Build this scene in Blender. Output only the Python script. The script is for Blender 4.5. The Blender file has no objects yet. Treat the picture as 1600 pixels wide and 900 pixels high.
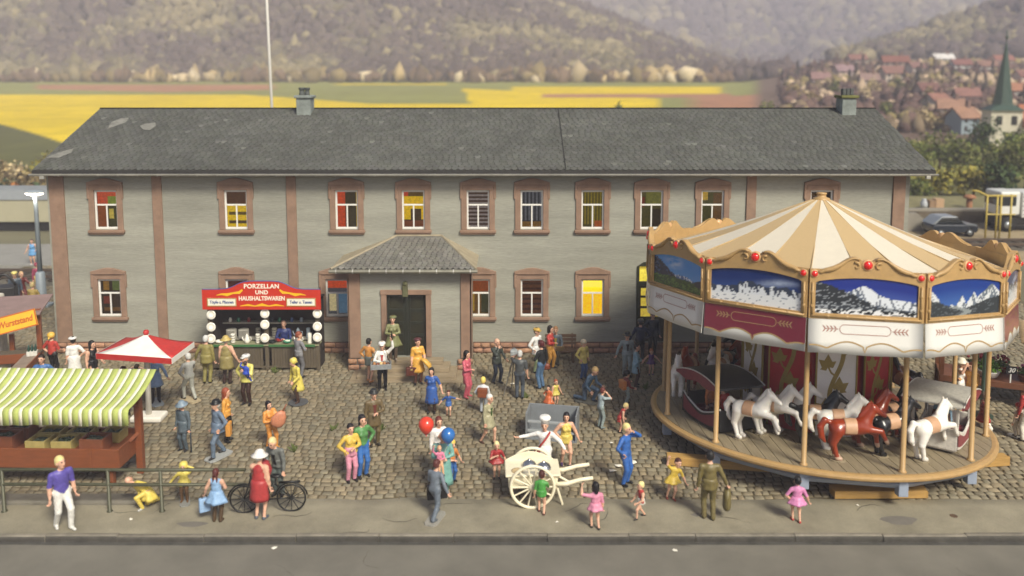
import bpy, bmesh, math, random
import numpy as np
from mathutils import Matrix, Vector
SC = bpy.context.scene
COL = SC.collection
R = math.radians
PI = math.pi

# ---------------------------------------------------------------- camera
CAM_F, CAM_H = 1300.0, 10.6                 # focal length in photo pixels, eye height (m at figure scale)
CAM_P = math.atan(145 / 1300)
cam = bpy.data.cameras.new('camera')
cam.sensor_width = 36; cam.lens = 36 * CAM_F / 1600
cam.shift_y = -190 / 1600
cam.clip_start = 0.5; cam.clip_end = 6000
cam.dof.use_dof = True; cam.dof.focus_distance = 25.5; cam.dof.aperture_fstop = 0.24
camo = bpy.data.objects.new('camera', cam); COL.objects.link(camo)
camo.location = (0, 0, CAM_H); camo.rotation_euler = (PI / 2 - CAM_P, 0, 0)
SC.camera = camo
# ---------------------------------------------------------------- sky and sun
SUN_EL, SUN_AZ = R(44), R(150)            # sun stands in front of the house, over the viewer's right shoulder
world = bpy.data.worlds.new('World'); SC.world = world; world.use_nodes = True
wn = world.node_tree.nodes; wl = world.node_tree.links
bg = wn['Background']; bg.inputs['Strength'].default_value = 0.082
sky = wn.new('ShaderNodeTexSky'); sky.sky_type = 'NISHITA'; sky.sun_disc = False
sky.sun_elevation = SUN_EL; sky.sun_rotation = SUN_AZ
sky.air_density = 0.7; sky.dust_density = 3.0; sky.ozone_density = 0.0; sky.altitude = 200
wl.new(sky.outputs[0], bg.inputs['Color'])
sun = bpy.data.lights.new('sun', 'SUN'); sun.energy = 3.4; sun.angle = R(16); sun.color = (1.0, 0.95, 0.80)
suno = bpy.data.objects.new('sun', sun); COL.objects.link(suno)
sd = Vector((math.cos(SUN_EL) * math.sin(SUN_AZ), math.cos(SUN_EL) * math.cos(SUN_AZ), math.sin(SUN_EL)))
suno.rotation_euler = sd.to_track_quat('Z', 'Y').to_euler(); suno.location = (30, -20, 60)
# ---------------------------------------------------------------- exposure and render
SC.view_settings.view_transform = 'Standard'; SC.view_settings.look = 'None'
SC.view_settings.gamma = 1; SC.view_settings.exposure = 0.45; SC.view_settings.use_curve_mapping = False
SC.render.engine = 'CYCLES'
SC.cycles.use_denoising = True; SC.cycles.use_adaptive_sampling = True; SC.cycles.adaptive_threshold = .02
SC.cycles.max_bounces = 6; SC.cycles.diffuse_bounces = 3; SC.cycles.glossy_bounces = 3
SC.cycles.transmission_bounces = 4; SC.cycles.volume_bounces = 1; SC.cycles.transparent_max_bounces = 8
SC.cycles.caustics_reflective = False; SC.cycles.caustics_refractive = False
SC.cycles.sample_clamp_indirect = 6

# ---------------------------------------------------------------- surveying: photo pixel -> place on the ground / on an upright plane
_c, _s = math.cos(CAM_P), math.sin(CAM_P)
def ray(px, py):
    b = 260 - py
    return (px - 800, CAM_F * _c + b * _s, -CAM_F * _s + b * _c)
def G(px, py, z=0.0):
    d = ray(px, py); t = (z - CAM_H) / d[2]
    return (d[0] * t, d[1] * t)
def W(px, py, Y):
    d = ray(px, py); t = Y / d[1]
    return (d[0] * t, CAM_H + d[2] * t)

# ---------------------------------------------------------------- materials
def lin(h):
    h = h.lstrip('#')
    o = []
    for i in (0, 2, 4):
        c = int(h[i:i + 2], 16) / 255
        o.append(c / 12.92 if c <= .04045 else ((c + .055) / 1.055) ** 2.4)
    return tuple(o)
MATS = {}
def M(name, hexcol=None, rough=.6, var=.0, scale=3., bump=0., bscale=30., metal=0., attr=False, emit=None, es=1., coat=0., stretch=None, alpha=None, speck=0., dist=.02, spec=None, subs=0.):
    if name in MATS: return MATS[name]
    m = bpy.data.materials.new(name); m.use_nodes = True
    nt = m.node_tree; N = nt.nodes; L = nt.links
    b = N['Principled BSDF']
    b.inputs['Roughness'].default_value = rough; b.inputs['Metallic'].default_value = metal
    b.inputs['Coat Weight'].default_value = coat; b.inputs['Coat Roughness'].default_value = .15
    if spec is not None: b.inputs['Specular IOR Level'].default_value = spec
    if subs:
        b.inputs['Subsurface Weight'].default_value = subs; b.inputs['Subsurface Radius'].default_value = (.03, .02, .012)
    col = lin(hexcol) if isinstance(hexcol, str) else (hexcol or (.5, .5, .5))
    tc = N.new('ShaderNodeTexCoord'); src = tc.outputs['Object']
    if stretch:
        mp = N.new('ShaderNodeMapping'); mp.inputs['Scale'].default_value = stretch
        L.new(src, mp.inputs[0]); src = mp.outputs[0]
    out = None
    if var:
        nz = N.new('ShaderNodeTexNoise'); nz.inputs['Scale'].default_value = scale; nz.inputs['Detail'].default_value = 6; nz.inputs['Roughness'].default_value = .62
        L.new(src, nz.inputs['Vector'])
        cr = N.new('ShaderNodeValToRGB')
        cr.color_ramp.elements[0].position = .28; cr.color_ramp.elements[1].position = .72
        cr.color_ramp.elements[0].color = tuple(max(0, c * (1 - var)) for c in col) + (1,)
        cr.color_ramp.elements[1].color = tuple(min(1, c * (1 + var)) for c in col) + (1,)
        L.new(nz.outputs['Fac'], cr.inputs[0]); out = cr.outputs[0]
    if speck:
        ns = N.new('ShaderNodeTexNoise'); ns.inputs['Scale'].default_value = bscale * 1.7; ns.inputs['Detail'].default_value = 3
        L.new(src, ns.inputs['Vector'])
        rs = N.new('ShaderNodeValToRGB'); rs.color_ramp.elements[0].position = .35; rs.color_ramp.elements[1].position = .7
        rs.color_ramp.elements[0].color = (1 - speck,) * 3 + (1,); rs.color_ramp.elements[1].color = (1 + speck,) * 3 + (1,)
        L.new(ns.outputs['Fac'], rs.inputs[0])
        mx = N.new('ShaderNodeMix'); mx.data_type = 'RGBA'; mx.blend_type = 'MULTIPLY'; mx.inputs[0].default_value = 1
        if out: L.new(out, mx.inputs[6])
        else: mx.inputs[6].default_value = col + (1,)
        L.new(rs.outputs[0], mx.inputs[7]); out = mx.outputs[2]
    if attr:
        at = N.new('ShaderNodeAttribute'); at.attribute_name = 'Col'
        mx = N.new('ShaderNodeMix'); mx.data_type = 'RGBA'; mx.blend_type = 'MULTIPLY'; mx.inputs[0].default_value = 1
        if out: L.new(out, mx.inputs[6])
        else: mx.inputs[6].default_value = col + (1,)
        L.new(at.outputs['Color'], mx.inputs[7]); out = mx.outputs[2]
    if out: L.new(out, b.inputs['Base Color'])
    else: b.inputs['Base Color'].default_value = col + (1,)
    if bump:
        nb = N.new('ShaderNodeTexNoise'); nb.inputs['Scale'].default_value = bscale; nb.inputs['Detail'].default_value = 5
        L.new(src, nb.inputs['Vector'])
        bp = N.new('ShaderNodeBump'); bp.inputs['Strength'].default_value = bump; bp.inputs['Distance'].default_value = dist
        L.new(nb.outputs['Fac'], bp.inputs['Height']); L.new(bp.outputs[0], b.inputs['Normal'])
    if emit:
        b.inputs['Emission Color'].default_value = lin(emit) + (1,); b.inputs['Emission Strength'].default_value = es
        if attr and out: L.new(out, b.inputs['Emission Color'])
    m.diffuse_color = col + (1,)
    MATS[name] = m
    return m
def paint(hexcol, rough=.42):
    """brushed model paint on plastic"""
    c = lin(hexcol); l = .3 * c[0] + .6 * c[1] + .1 * c[2]; c = tuple(.93 * (.86 * v + .14 * l) for v in c)
    return M('paint_' + hexcol.lstrip('#') + ('' if rough == .42 else '_%d' % (rough * 100)), c, rough, var=.2, scale=13, bump=.35, bscale=40, dist=.01, spec=.4)

# ---------------------------------------------------------------- mesh building
class MB:
    def __init__(s):
        s.v = []; s.f = []; s.m = []; s.c = []; s.cur = 0; s.col = None; s.T = None; s.sm = []; s.smooth = False
    def add(s, vs, fs):
        o = len(s.v)
        if s.T is not None: vs = [tuple(s.T @ Vector(v)) for v in vs]
        s.v += [tuple(v) for v in vs]
        for f in fs:
            s.f.append(tuple(i + o for i in f)); s.m.append(s.cur); s.c.append(s.col or (1, 1, 1)); s.sm.append(s.smooth)
        return s
    def box(s, x0, x1, y0, y1, z0, z1):
        s.add([(x0, y0, z0), (x1, y0, z0), (x1, y1, z0), (x0, y1, z0), (x0, y0, z1), (x1, y0, z1), (x1, y1, z1), (x0, y1, z1)],
              [(3, 2, 1, 0), (4, 5, 6, 7), (0, 1, 5, 4), (1, 2, 6, 5), (2, 3, 7, 6), (3, 0, 4, 7)]); return s
    def cbox(s, cx, cy, cz, sx, sy, sz): return s.box(cx - sx / 2, cx + sx / 2, cy - sy / 2, cy + sy / 2, cz - sz / 2, cz + sz / 2)
    def prism(s, pts, d0, d1, axis='y'):
        """outline pts (a,b) in x-z (axis y), x-y (axis z) or y-z (axis x), extruded d0..d1"""
        n = len(pts)
        def P(a, b, d): return (a, d, b) if axis == 'y' else ((a, b, d) if axis == 'z' else (d, a, b))
        vs = [P(a, b, d0) for a, b in pts] + [P(a, b, d1) for a, b in pts]
        fs = [tuple(range(n)), tuple(range(2 * n - 1, n - 1, -1))] + [(i, i + n, (i + 1) % n + n, (i + 1) % n) for i in range(n)]
        s.add(vs, fs); return s
    def tube(s, pts, rad, n=8, cap=True, up=None, sq=1.0):
        pts = [Vector(p) for p in pts]; k = len(pts)
        if not hasattr(rad, '__len__'): rad = [rad] * k
        vs = []; pu = None
        for i, p in enumerate(pts):
            t = (pts[min(i + 1, k - 1)] - pts[max(i - 1, 0)])
            t = t.normalized() if t.length > 1e-9 else Vector((0, 0, 1))
            u = pu if pu is not None else (Vector(up) if up else (Vector((0, 0, 1)) if abs(t.z) < .9 else Vector((0, 1, 0))))
            a = u.cross(t)
            if a.length < 1e-6: a = Vector((1, 0, 0)).cross(t)
            a.normalize(); b = t.cross(a).normalized(); pu = b
            for j in range(n):
                th = 2 * PI * j / n
                vs.append(p + a * (rad[i] * math.cos(th)) + b * (rad[i] * sq * math.sin(th)))
        fs = [(i * n + j, i * n + (j + 1) % n, (i + 1) * n + (j + 1) % n, (i + 1) * n + j) for i in range(k - 1) for j in range(n)]
        if cap: fs += [tuple(range(n - 1, -1, -1)), tuple((k - 1) * n + j for j in range(n))]
        s.add(vs, fs); return s
    def cyl(s, x, y, z0, z1, r, n=12, r1=None): return s.tube([(x, y, z0), (x, y, z1)], [r, r if r1 is None else r1], n)
    def lathe(s, prof, n=16, cx=0, cy=0, cz=0, ex=1., ey=1., a0=0):
        k = len(prof); vs = []
        for r, z in prof:
            for j in range(n):
                th = a0 + 2 * PI * j / n
                vs.append((cx + r * ex * math.cos(th), cy + r * ey * math.sin(th), cz + z))
        fs = [(i * n + j, i * n + (j + 1) % n, (i + 1) * n + (j + 1) % n, (i + 1) * n + j) for i in range(k - 1) for j in range(n)]
        fs += [tuple(range(n - 1, -1, -1)), tuple((k - 1) * n + j for j in range(n))]
        s.add(vs, fs); return s
    def ball(s, c, r, n=10, k=7):
        if not hasattr(r, '__len__'): r = (r, r, r)
        vs = [(c[0], c[1], c[2] - r[2])]
        for i in range(1, k):
            ph = -PI / 2 + PI * i / k
            for j in range(n):
                th = 2 * PI * j / n
                vs.append((c[0] + r[0] * math.cos(ph) * math.cos(th), c[1] + r[1] * math.cos(ph) * math.sin(th), c[2] + r[2] * math.sin(ph)))
        vs.append((c[0], c[1], c[2] + r[2])); e = len(vs) - 1
        fs = [(0, 1 + (j + 1) % n, 1 + j) for j in range(n)]
        for i in range(k - 2):
            for j in range(n): fs.append((1 + i * n + j, 1 + i * n + (j + 1) % n, 1 + (i + 1) * n + (j + 1) % n, 1 + (i + 1) * n + j))
        fs += [(1 + (k - 2) * n + j, 1 + (k - 2) * n + (j + 1) % n, e) for j in range(n)]
        s.add(vs, fs); return s
    def mesh(s, name, mats):
        me = bpy.data.meshes.new(name)
        me.from_pydata(s.v, [], s.f)
        for m in (mats if isinstance(mats, (list, tuple)) else [mats]): me.materials.append(m)
        me.polygons.foreach_set('material_index', s.m)
        me.polygons.foreach_set('use_smooth', s.sm)
        if any(c != (1, 1, 1) for c in s.c):
            at = me.color_attributes.new('Col', 'FLOAT_COLOR', 'CORNER')
            arr = []
            for p, c in zip(s.f, s.c): arr += (list(c) + [1]) * len(p)
            at.data.foreach_set('color', arr)
        me.update(); return me
    def build(s, name, mats, parent=None, loc=None, rz=0, bevel=0, **kw):
        o = bpy.data.objects.new(name, s.mesh(name, mats)); COL.objects.link(o)
        if parent is not None: o.parent = parent
        if loc is not None: o.location = loc
        if rz: o.rotation_euler = (0, 0, rz)
        if bevel:
            b = o.modifiers.new('bevel', 'BEVEL'); b.width = bevel; b.segments = 2; b.limit_method = 'ANGLE'; b.angle_limit = R(40)
        if kw: tag(o, **kw)
        return o
def tag(o, label=None, cat=None, group=None, kind=None):
    if label: o['label'] = label
    if cat: o['category'] = cat
    if group: o['group'] = group
    if kind: o['kind'] = kind
    return o
def empty(name, loc, rz=0, label=None, cat=None, group=None, parent=None):
    o = bpy.data.objects.new(name, None); COL.objects.link(o)
    o.empty_display_size = .2; o.location = loc; o.rotation_euler = (0, 0, rz)
    if parent is not None: o.parent = parent
    return tag(o, label, cat, group)
def obj(name, me, parent=None, loc=None, rz=None):
    o = bpy.data.objects.new(name, me); COL.objects.link(o)
    if parent is not None: o.parent = parent
    if loc is not None: o.location = loc
    if rz is not None: o.rotation_euler = (0, 0, rz)
    return o
def copy_tree(o, parent=None):
    c = o.copy(); COL.objects.link(c); c.parent = parent
    for ch in list(o.children): copy_tree(ch, c)
    return c
def npmesh(name, V, Fq, mats, smooth=True, col=None, mi=None):
    me = bpy.data.meshes.new(name)
    V = np.asarray(V, dtype=np.float32); Fq = np.asarray(Fq, dtype=np.int32)
    n, k = Fq.shape
    me.vertices.add(len(V)); me.vertices.foreach_set('co', V.ravel())
    me.loops.add(n * k); me.loops.foreach_set('vertex_index', Fq.ravel())
    me.polygons.add(n); me.polygons.foreach_set('loop_start', np.arange(0, n * k, k, dtype=np.int32))
    me.polygons.foreach_set('loop_total', np.full(n, k, dtype=np.int32))
    me.polygons.foreach_set('use_smooth', np.full(n, smooth))
    for m in (mats if isinstance(mats, (list, tuple)) else [mats]): me.materials.append(m)
    if mi is not None: me.polygons.foreach_set('material_index', np.asarray(mi, dtype=np.int32))
    if col is not None:
        col = np.asarray(col, dtype=np.float32)
        dom = 'POINT' if len(col) == len(V) else 'CORNER'
        if dom == 'CORNER' and len(col) == n: col = np.repeat(col, k, axis=0)
        at = me.color_attributes.new('Col', 'FLOAT_COLOR', dom)
        at.data.foreach_set('color', np.concatenate([col, np.ones((len(col), 1), np.float32)], 1).ravel())
    me.update(calc_edges=True); me.validate()
    return me
_fontcache = {}
def text_mb(mb, body, size, T, depth=.004, shear=0., offset=0., spacing=1.0, sx=1.0):
    """lettering as thin raised geometry, drawn in local x-y, put in place by T"""
    cu = bpy.data.curves.new('lettering', 'FONT'); cu.body = body; cu.size = size; cu.align_x = 'CENTER'; cu.align_y = 'CENTER'
    cu.extrude = depth; cu.shear = shear; cu.offset = offset; cu.space_character = spacing; cu.resolution_u = 3
    o = bpy.data.objects.new('lettering', cu); COL.objects.link(o)
    dg = bpy.context.evaluated_depsgraph_get(); me = o.evaluated_get(dg).to_mesh()
    old = mb.T; mb.T = T @ Matrix.Diagonal((sx, 1, 1, 1))
    mb.add([v.co[:] for v in me.vertices], [tuple(p.vertices) for p in me.polygons])
    mb.T = old
    o.evaluated_get(dg).to_mesh_clear(); bpy.data.objects.remove(o); bpy.data.curves.remove(cu)

# ---------------------------------------------------------------- organic shapes: smooth union of tapered limbs, meshed with surface nets
def surfnets(F, org, vs):
    nx, ny, nz = F.shape
    S = F < 0
    cnt = np.zeros((nx - 1, ny - 1, nz - 1), np.int8)
    offs = [(a, b, c) for a in (0, 1) for b in (0, 1) for c in (0, 1)]
    for a, b, c in offs: cnt += S[a:nx - 1 + a, b:ny - 1 + b, c:nz - 1 + c]
    mask = (cnt > 0) & (cnt < 8)
    ids = np.argwhere(mask); idx = -np.ones(mask.shape, np.int32); idx[mask] = np.arange(len(ids))
    sm = np.zeros((len(ids), 3)); ct = np.zeros(len(ids))
    fv = {o: F[ids[:, 0] + o[0], ids[:, 1] + o[1], ids[:, 2] + o[2]] for o in offs}
    for o in offs:
        for ax in range(3):
            if o[ax] == 0:
                q = list(o); q[ax] = 1; q = tuple(q)
                fa, fb = fv[o], fv[q]; cr = (fa < 0) != (fb < 0)
                t = np.where(cr, fa / np.where(fa - fb == 0, 1, fa - fb), 0)
                p = np.tile(np.array(o, float), (len(ids), 1)); p[:, ax] += t
                sm += p * cr[:, None]; ct += cr
    V = org + vs * (ids + sm / ct[:, None])
    faces = []
    for ax in range(3):
        a, b = (ax + 1) % 3, (ax + 2) % 3
        sl0 = [slice(1, -1)] * 3; sl0[ax] = slice(0, -1)
        sl1 = [slice(1, -1)] * 3; sl1[ax] = slice(1, None)
        s0, s1 = S[tuple(sl0)], S[tuple(sl1)]
        e = np.argwhere(s0 != s1)
        if len(e) == 0: continue
        fl = s0[s0 != s1]
        base = e + np.array([0 if i == ax else 1 for i in range(3)])
        def cell(da, db):
            q = base.copy(); q[:, a] += da; q[:, b] += db
            return idx[q[:, 0], q[:, 1], q[:, 2]]
        q = np.stack([cell(-1, -1), cell(0, -1), cell(0, 0), cell(-1, 0)], 1)
        q[~fl] = q[~fl][:, ::-1]
        faces.append(q)
    Fq = np.concatenate(faces); Fq = Fq[(Fq >= 0).all(1)]
    return V, Fq
class Prim:
    """tapered capsule A-B; optional frame (origin, rotation 3x3 columns = axes, scale) in which A,B live"""
    __slots__ = ('A', 'B', 'ra', 'rb', 'm', 'k', 'fr')
    def __init__(s, A, B, ra, rb, m, k=.03, fr=None):
        s.A = np.array(A, float); s.B = np.array(B, float); s.ra = ra; s.rb = rb; s.m = m; s.k = k; s.fr = fr
    def dist(s, P):
        sc = 1.
        if s.fr is not None:
            o, Rm, scl = s.fr
            P = ((P - o) @ Rm) / scl; sc = float(np.min(scl))
        ab = s.B - s.A; L2 = float(ab @ ab)
        if L2 < 1e-10:
            return (np.sqrt(((P - s.A) ** 2).sum(-1)) - s.ra) * sc
        t = np.clip(((P - s.A) @ ab) / L2, 0, 1)
        d = P - s.A - t[..., None] * ab
        return (np.sqrt((d * d).sum(-1)) - (s.ra + (s.rb - s.ra) * t)) * sc
    def bounds(s):
        r = max(s.ra, s.rb)
        lo = np.minimum(s.A, s.B) - r; hi = np.maximum(s.A, s.B) + r
        if s.fr is None: return lo, hi
        o, Rm, scl = s.fr
        c = np.array([[x, y, z] for x in (lo[0], hi[0]) for y in (lo[1], hi[1]) for z in (lo[2], hi[2])]) * scl @ Rm.T + o
        return c.min(0), c.max(0)
def blob_mesh(prims, vs, clip=None):
    """returns verts, quads, material key per face"""
    lo = np.min([p.bounds()[0] for p in prims], 0) - 2 * vs; hi = np.max([p.bounds()[1] for p in prims], 0) + 2 * vs
    n = np.ceil((hi - lo) / vs).astype(int) + 1
    ax = [lo[i] + vs * np.arange(n[i]) for i in range(3)]
    F = np.full(tuple(n), 9.0)
    for p in prims:                        # each limb only touches its own neighbourhood of the grid
        b0, b1 = p.bounds(); pad = p.k + 2.5 * vs
        i0 = np.maximum(((b0 - pad - lo) / vs).astype(int), 0); i1 = np.minimum(((b1 + pad - lo) / vs).astype(int) + 2, n)
        sl = tuple(slice(a, b) for a, b in zip(i0, i1))
        X, Y, Z = np.meshgrid(ax[0][sl[0]], ax[1][sl[1]], ax[2][sl[2]], indexing='ij')
        d = p.dist(np.stack([X, Y, Z], -1)); f = F[sl]; k = p.k
        h = np.maximum(k - np.abs(d - f), 0) / k
        F[sl] = np.minimum(d, f) - h * h * k / 4
    if clip is not None:
        X, Y, Z = np.meshgrid(*ax, indexing='ij'); F = np.maximum(F, clip(np.stack([X, Y, Z], -1)))
    V, Q = surfnets(F, lo, vs)
    if len(Q) == 0: return V, Q, np.zeros(0, int)
    C = V[Q].mean(1)
    D = np.stack([p.dist(C) for p in prims], 1)
    mk = np.array([p.m for p in prims])[D.argmin(1)]
    return V, Q, mk

# ================================================================ THE SETTING
rnd = random.Random(7)
nrs = np.random.RandomState(5)
YW = 30.8                                    # front face of the house
Y_KERB, Y_PAV = 18.05, 19.62                 # road edge, edge between pavement and cobbles
def sstep(a, b, x):
    t = np.clip((x - a) / (b - a), 0, 1); return t * t * (3 - 2 * t)
def vnoise(x, y, seed=0):
    """smooth value noise on arrays"""
    x = np.asarray(x, float); y = np.asarray(y, float)
    xi = np.floor(x).astype(np.int64); yi = np.floor(y).astype(np.int64); fx = x - xi; fy = y - yi
    def h(a, b):
        n = (a * 374761393 + b * 668265263 + seed * 1442695041) & 0xffffffff
        n = ((n ^ (n >> 13)) * 1274126177) & 0xffffffff
        return ((n ^ (n >> 16)) & 0xffff) / 65535.
    fx = fx * fx * (3 - 2 * fx); fy = fy * fy * (3 - 2 * fy)
    return (h(xi, yi) * (1 - fx) + h(xi + 1, yi) * fx) * (1 - fy) + (h(xi, yi + 1) * (1 - fx) + h(xi + 1, yi + 1) * fx) * fy
def fbm(x, y, seed=0, o=4):
    s = 0; a = .5
    for i in range(o): s = s + a * vnoise(x * 2 ** i, y * 2 ** i, seed + i); a *= .5
    return s
def height(X, Y):
    """lie of the land: level round the square, fields rising behind, three wooded hills"""
    X = np.asarray(X, float); Y = np.asarray(Y, float)
    Ys = np.maximum(Y, 1); u = X / Ys
    z = np.maximum(0, Y - 85) * .0457
    z = np.where(Y > 262, 8.1 + (Y - 262) * .004, z)
    z = z * (1 - .45 * sstep(.28, .36, u) * sstep(100, 250, Y))
    e = np.clip(.366 * (.30 - u), 0, .17) * (1 + .25 * (fbm(u * 6 + 9, Y * 0 + 1, 3) - .5))
    z = z + e * 450 * sstep(255, 470, Y) * (1 - .35 * sstep(520, 760, Y))
    ev = sstep(.27, .385, u)
    z = z + ev * 10.0 * sstep(118, 300, Y)
    er = np.clip(.37 * (u - .385), 0, .12)
    z = z + er * 420 * sstep(318, 430, Y) * (1 - .4 * sstep(460, 620, Y))
    ef = .120 + .012 * np.sin(u * 9 + 1) - .04 * sstep(.42, .52, u)
    z = z + ef * 1000 * sstep(620, 1000, Y) * (1 - .3 * sstep(1050, 1300, Y)) * sstep(-.2, .1, u)
    z = z + (fbm(X * .02, Y * .02, 11) - .5) * 5 * sstep(265, 330, Y)
    return z
# --- one sheet of ground to the horizon
ys = np.concatenate([np.linspace(-40, 16, 6), np.linspace(18, 43.9, 8), np.linspace(45.9, 90, 24), np.geomspace(92, 300, 130), np.geomspace(303, 1400, 90)])
us = np.linspace(-1.25, 1.25, 420)
GX = np.where(ys[:, None] > 40, us[None] * ys[:, None], us[None] * 40); GY = np.repeat(ys[:, None], len(us), 1)
GZ = height(GX, GY) - np.where(GY < 44, .34, .06)
U = GX / np.maximum(GY, 40)
def zone(col, mask, c):
    m = np.clip(mask, 0, 1)[..., None]; return col * (1 - m) + np.array(c) * m
c = np.zeros(GX.shape + (3,)) + np.array(lin('74705a'))
soft = lambda v, w=1.: np.clip(v / w + .5, 0, 1)
wob = (fbm(GX * .05, GY * .05, 21) - .5)
c = zone(c, soft(GY - 60, 4), lin('6d6a45'))
PXa = 800 + 1300 * U
rape, green, dgreen, brown, olive = lin('d4b816'), lin('86874c'), lin('5a5a30'), lin('a5765a'), lin('8c8a55')
c = zone(c, soft(GY - 84 - wob * 4, 2) , dgreen)
c = zone(c, soft(GY - 84) * soft(PXa - 600, 30), green)
yl = soft(GY - np.clip(137 - .25 * PXa, 104, 150), 1) * soft(206 - GY - np.clip(PXa - 380, 0, 200) * .14, 1.5) * soft(1010 - PXa, 6)
c = zone(c, yl, rape)
c = zone(c, soft(GY - 206 + np.clip(PXa - 380, 0, 200) * .14, 1.5), green)
c = zone(c, soft(GY - 214 - np.abs(PXa - 260) * .06, 2) * soft(PXa - 60, 10) * soft(430 - PXa, 20) * soft(246 - GY), brown)
c = zone(c, soft(PXa - 735 - (GY - 180) * -.25, 3) * soft(GY - 150) * soft(228 - GY - (PXa - 735) * .12, 1.5) * soft(1030 - PXa, 10), rape)
c = zone(c, soft(PXa - 850) * soft(GY - 196) * soft(210 - GY) * soft(1140 - PXa, 10), brown)
c = zone(c, soft(PXa - 800, 10) * soft(GY - 208, 2) * soft(238 - GY, 2) * soft(1125 - PXa, 12), rape)
c = zone(c, soft(PXa - 1080, 40) * soft(GY - 150) * soft(202 - GY, 4) * soft(1200 - PXa, 10), brown)
c = zone(c, soft(GY - 168, 2) * soft(178 - GY, 2) * soft(PXa - 520, 5) * soft(735 - PXa, 5), rape)
c = zone(c, soft(GY - 246, 2) * soft(252 - GY, 2) * soft(PXa - 525, 5) * soft(700 - PXa, 5), rape)
c = zone(c, soft(PXa - 1180, 20) * soft(GY - 110, 6), lin('6e5c50'))
c = zone(c, soft(PXa - 1290, 20) * soft(GY - 268, 4) * soft(330 - GY, 6), olive)
c = zone(c, soft(PXa - 1400, 20) * soft(GY - 277, 2) * soft(290 - GY, 2) * soft(1545 - PXa, 10), rape)
c = zone(c, soft(PXa - 1320, 20) * soft(GY - 291, 2) * soft(300 - GY, 2), brown)
c = zone(c, soft(PXa - 1100, 20) * soft(GY - 330, 6) * soft(420 - GY, 6) * soft(1240 - PXa, 12), lin('a3a067'))
forest = soft(GY - 262 - wob * 10, 3) * soft(1185 - PXa, 6)
c = zone(c, forest, lin('51423a'))
c = zone(c, soft(GY - 334, 4) * soft(PXa - 1300, 10), lin('655548'))
c = zone(c, soft(GY - 560, 20), lin('6e5f57'))
c = c * (1 + .35 * (fbm(GX * .35, GY * .35, 31)[..., None] - .5)) * (1 + .3 * (fbm(GX * .04 + GY * .01, GY * .8, 35)[..., None] - .5)) * (1 + .3 * wob[..., None])
nr, nc = GX.shape
ii, jj = np.meshgrid(np.arange(nr - 1), np.arange(nc - 1), indexing='ij')
Q = np.stack([ii * nc + jj, ii * nc + jj + 1, (ii + 1) * nc + jj + 1, (ii + 1) * nc + jj], -1).reshape(-1, 4)
gme = npmesh('ground', np.stack([GX, GY, GZ], -1).reshape(-1, 3), Q, M('terrain', 'ffffff', .95, attr=True, bump=.4, bscale=4, spec=.1), True, np.clip(c.reshape(-1, 3), 0, 1))
tag(obj('ground', gme), kind='structure')

# --- asphalt road, pavement with kerb
m_asph = M('asphalt', '706c62', .82, var=.2, scale=.7, bump=.35, bscale=60, speck=.13, dist=.01)
mb = MB(); nx = 60
mb.box(-24, 24, 8, Y_KERB - .02, -.30, -.10)
tag(mb.build('road', m_asph), kind='structure')
m_pav = M('pavement', '8a8370', .85, var=.26, scale=.9, bump=.4, bscale=25, speck=.1, dist=.015)
mb = MB(); mb.smooth = True; n = 240; vs = []
for i in range(n + 1):
    x = -24 + 48 * i / n; ye_ = Y_PAV + .02 + .3 * float(fbm(x * .8, 1.7, 9, 5))
    vs += [(x, Y_KERB + .13, .012), (x, Y_KERB + .8, .012 + .008 * float(fbm(x * .6, 5., 3))), (x, Y_PAV - .2, .014 + .01 * float(fbm(x * .9, 8., 4))), (x, ye_, .017), (x, ye_ + .06, -.03)]
mb.add(vs, [(5 * i + k, 5 * i + 5 + k, 5 * i + 6 + k, 5 * i + 1 + k) for i in range(n) for k in range(4)])
pav = tag(mb.build('pavement', m_pav), kind='structure')
m_kerb = M('kerb', '7c766a', .75, var=.3, scale=2.2, attr=True, bump=.5, bscale=18, dist=.02)
kx = -24.
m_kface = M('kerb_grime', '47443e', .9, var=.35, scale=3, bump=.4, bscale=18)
kb = None
while kx < 24:
    w = rnd.uniform(1.5, 2.4)
    mb = MB(); h = rnd.uniform(-.006, .008); y = rnd.uniform(-.02, .02)
    prof = [(Y_KERB + y, -.3), (Y_KERB + y, -.02), (Y_KERB + .02 + y, .022 + h), (Y_KERB + .07 + y, .04 + h), (Y_KERB + .15 + y, .034 + h), (Y_KERB + .15 + y, -.3)]
    q = rnd.uniform(.75, 1.15); mb.col = (q, q * .99, q * .97); mb.prism(prof, kx + .004, kx + w - .004, 'x')
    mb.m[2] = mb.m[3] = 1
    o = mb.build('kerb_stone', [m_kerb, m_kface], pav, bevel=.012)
    kx += w
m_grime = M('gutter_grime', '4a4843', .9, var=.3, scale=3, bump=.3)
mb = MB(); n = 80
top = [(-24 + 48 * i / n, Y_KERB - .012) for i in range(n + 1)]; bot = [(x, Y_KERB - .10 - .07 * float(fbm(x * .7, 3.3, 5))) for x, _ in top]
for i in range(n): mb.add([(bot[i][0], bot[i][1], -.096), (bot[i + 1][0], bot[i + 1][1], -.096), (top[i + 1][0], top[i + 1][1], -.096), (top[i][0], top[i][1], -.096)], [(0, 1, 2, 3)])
tag(mb.build('gutter_dirt', m_grime), kind='structure')
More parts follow.
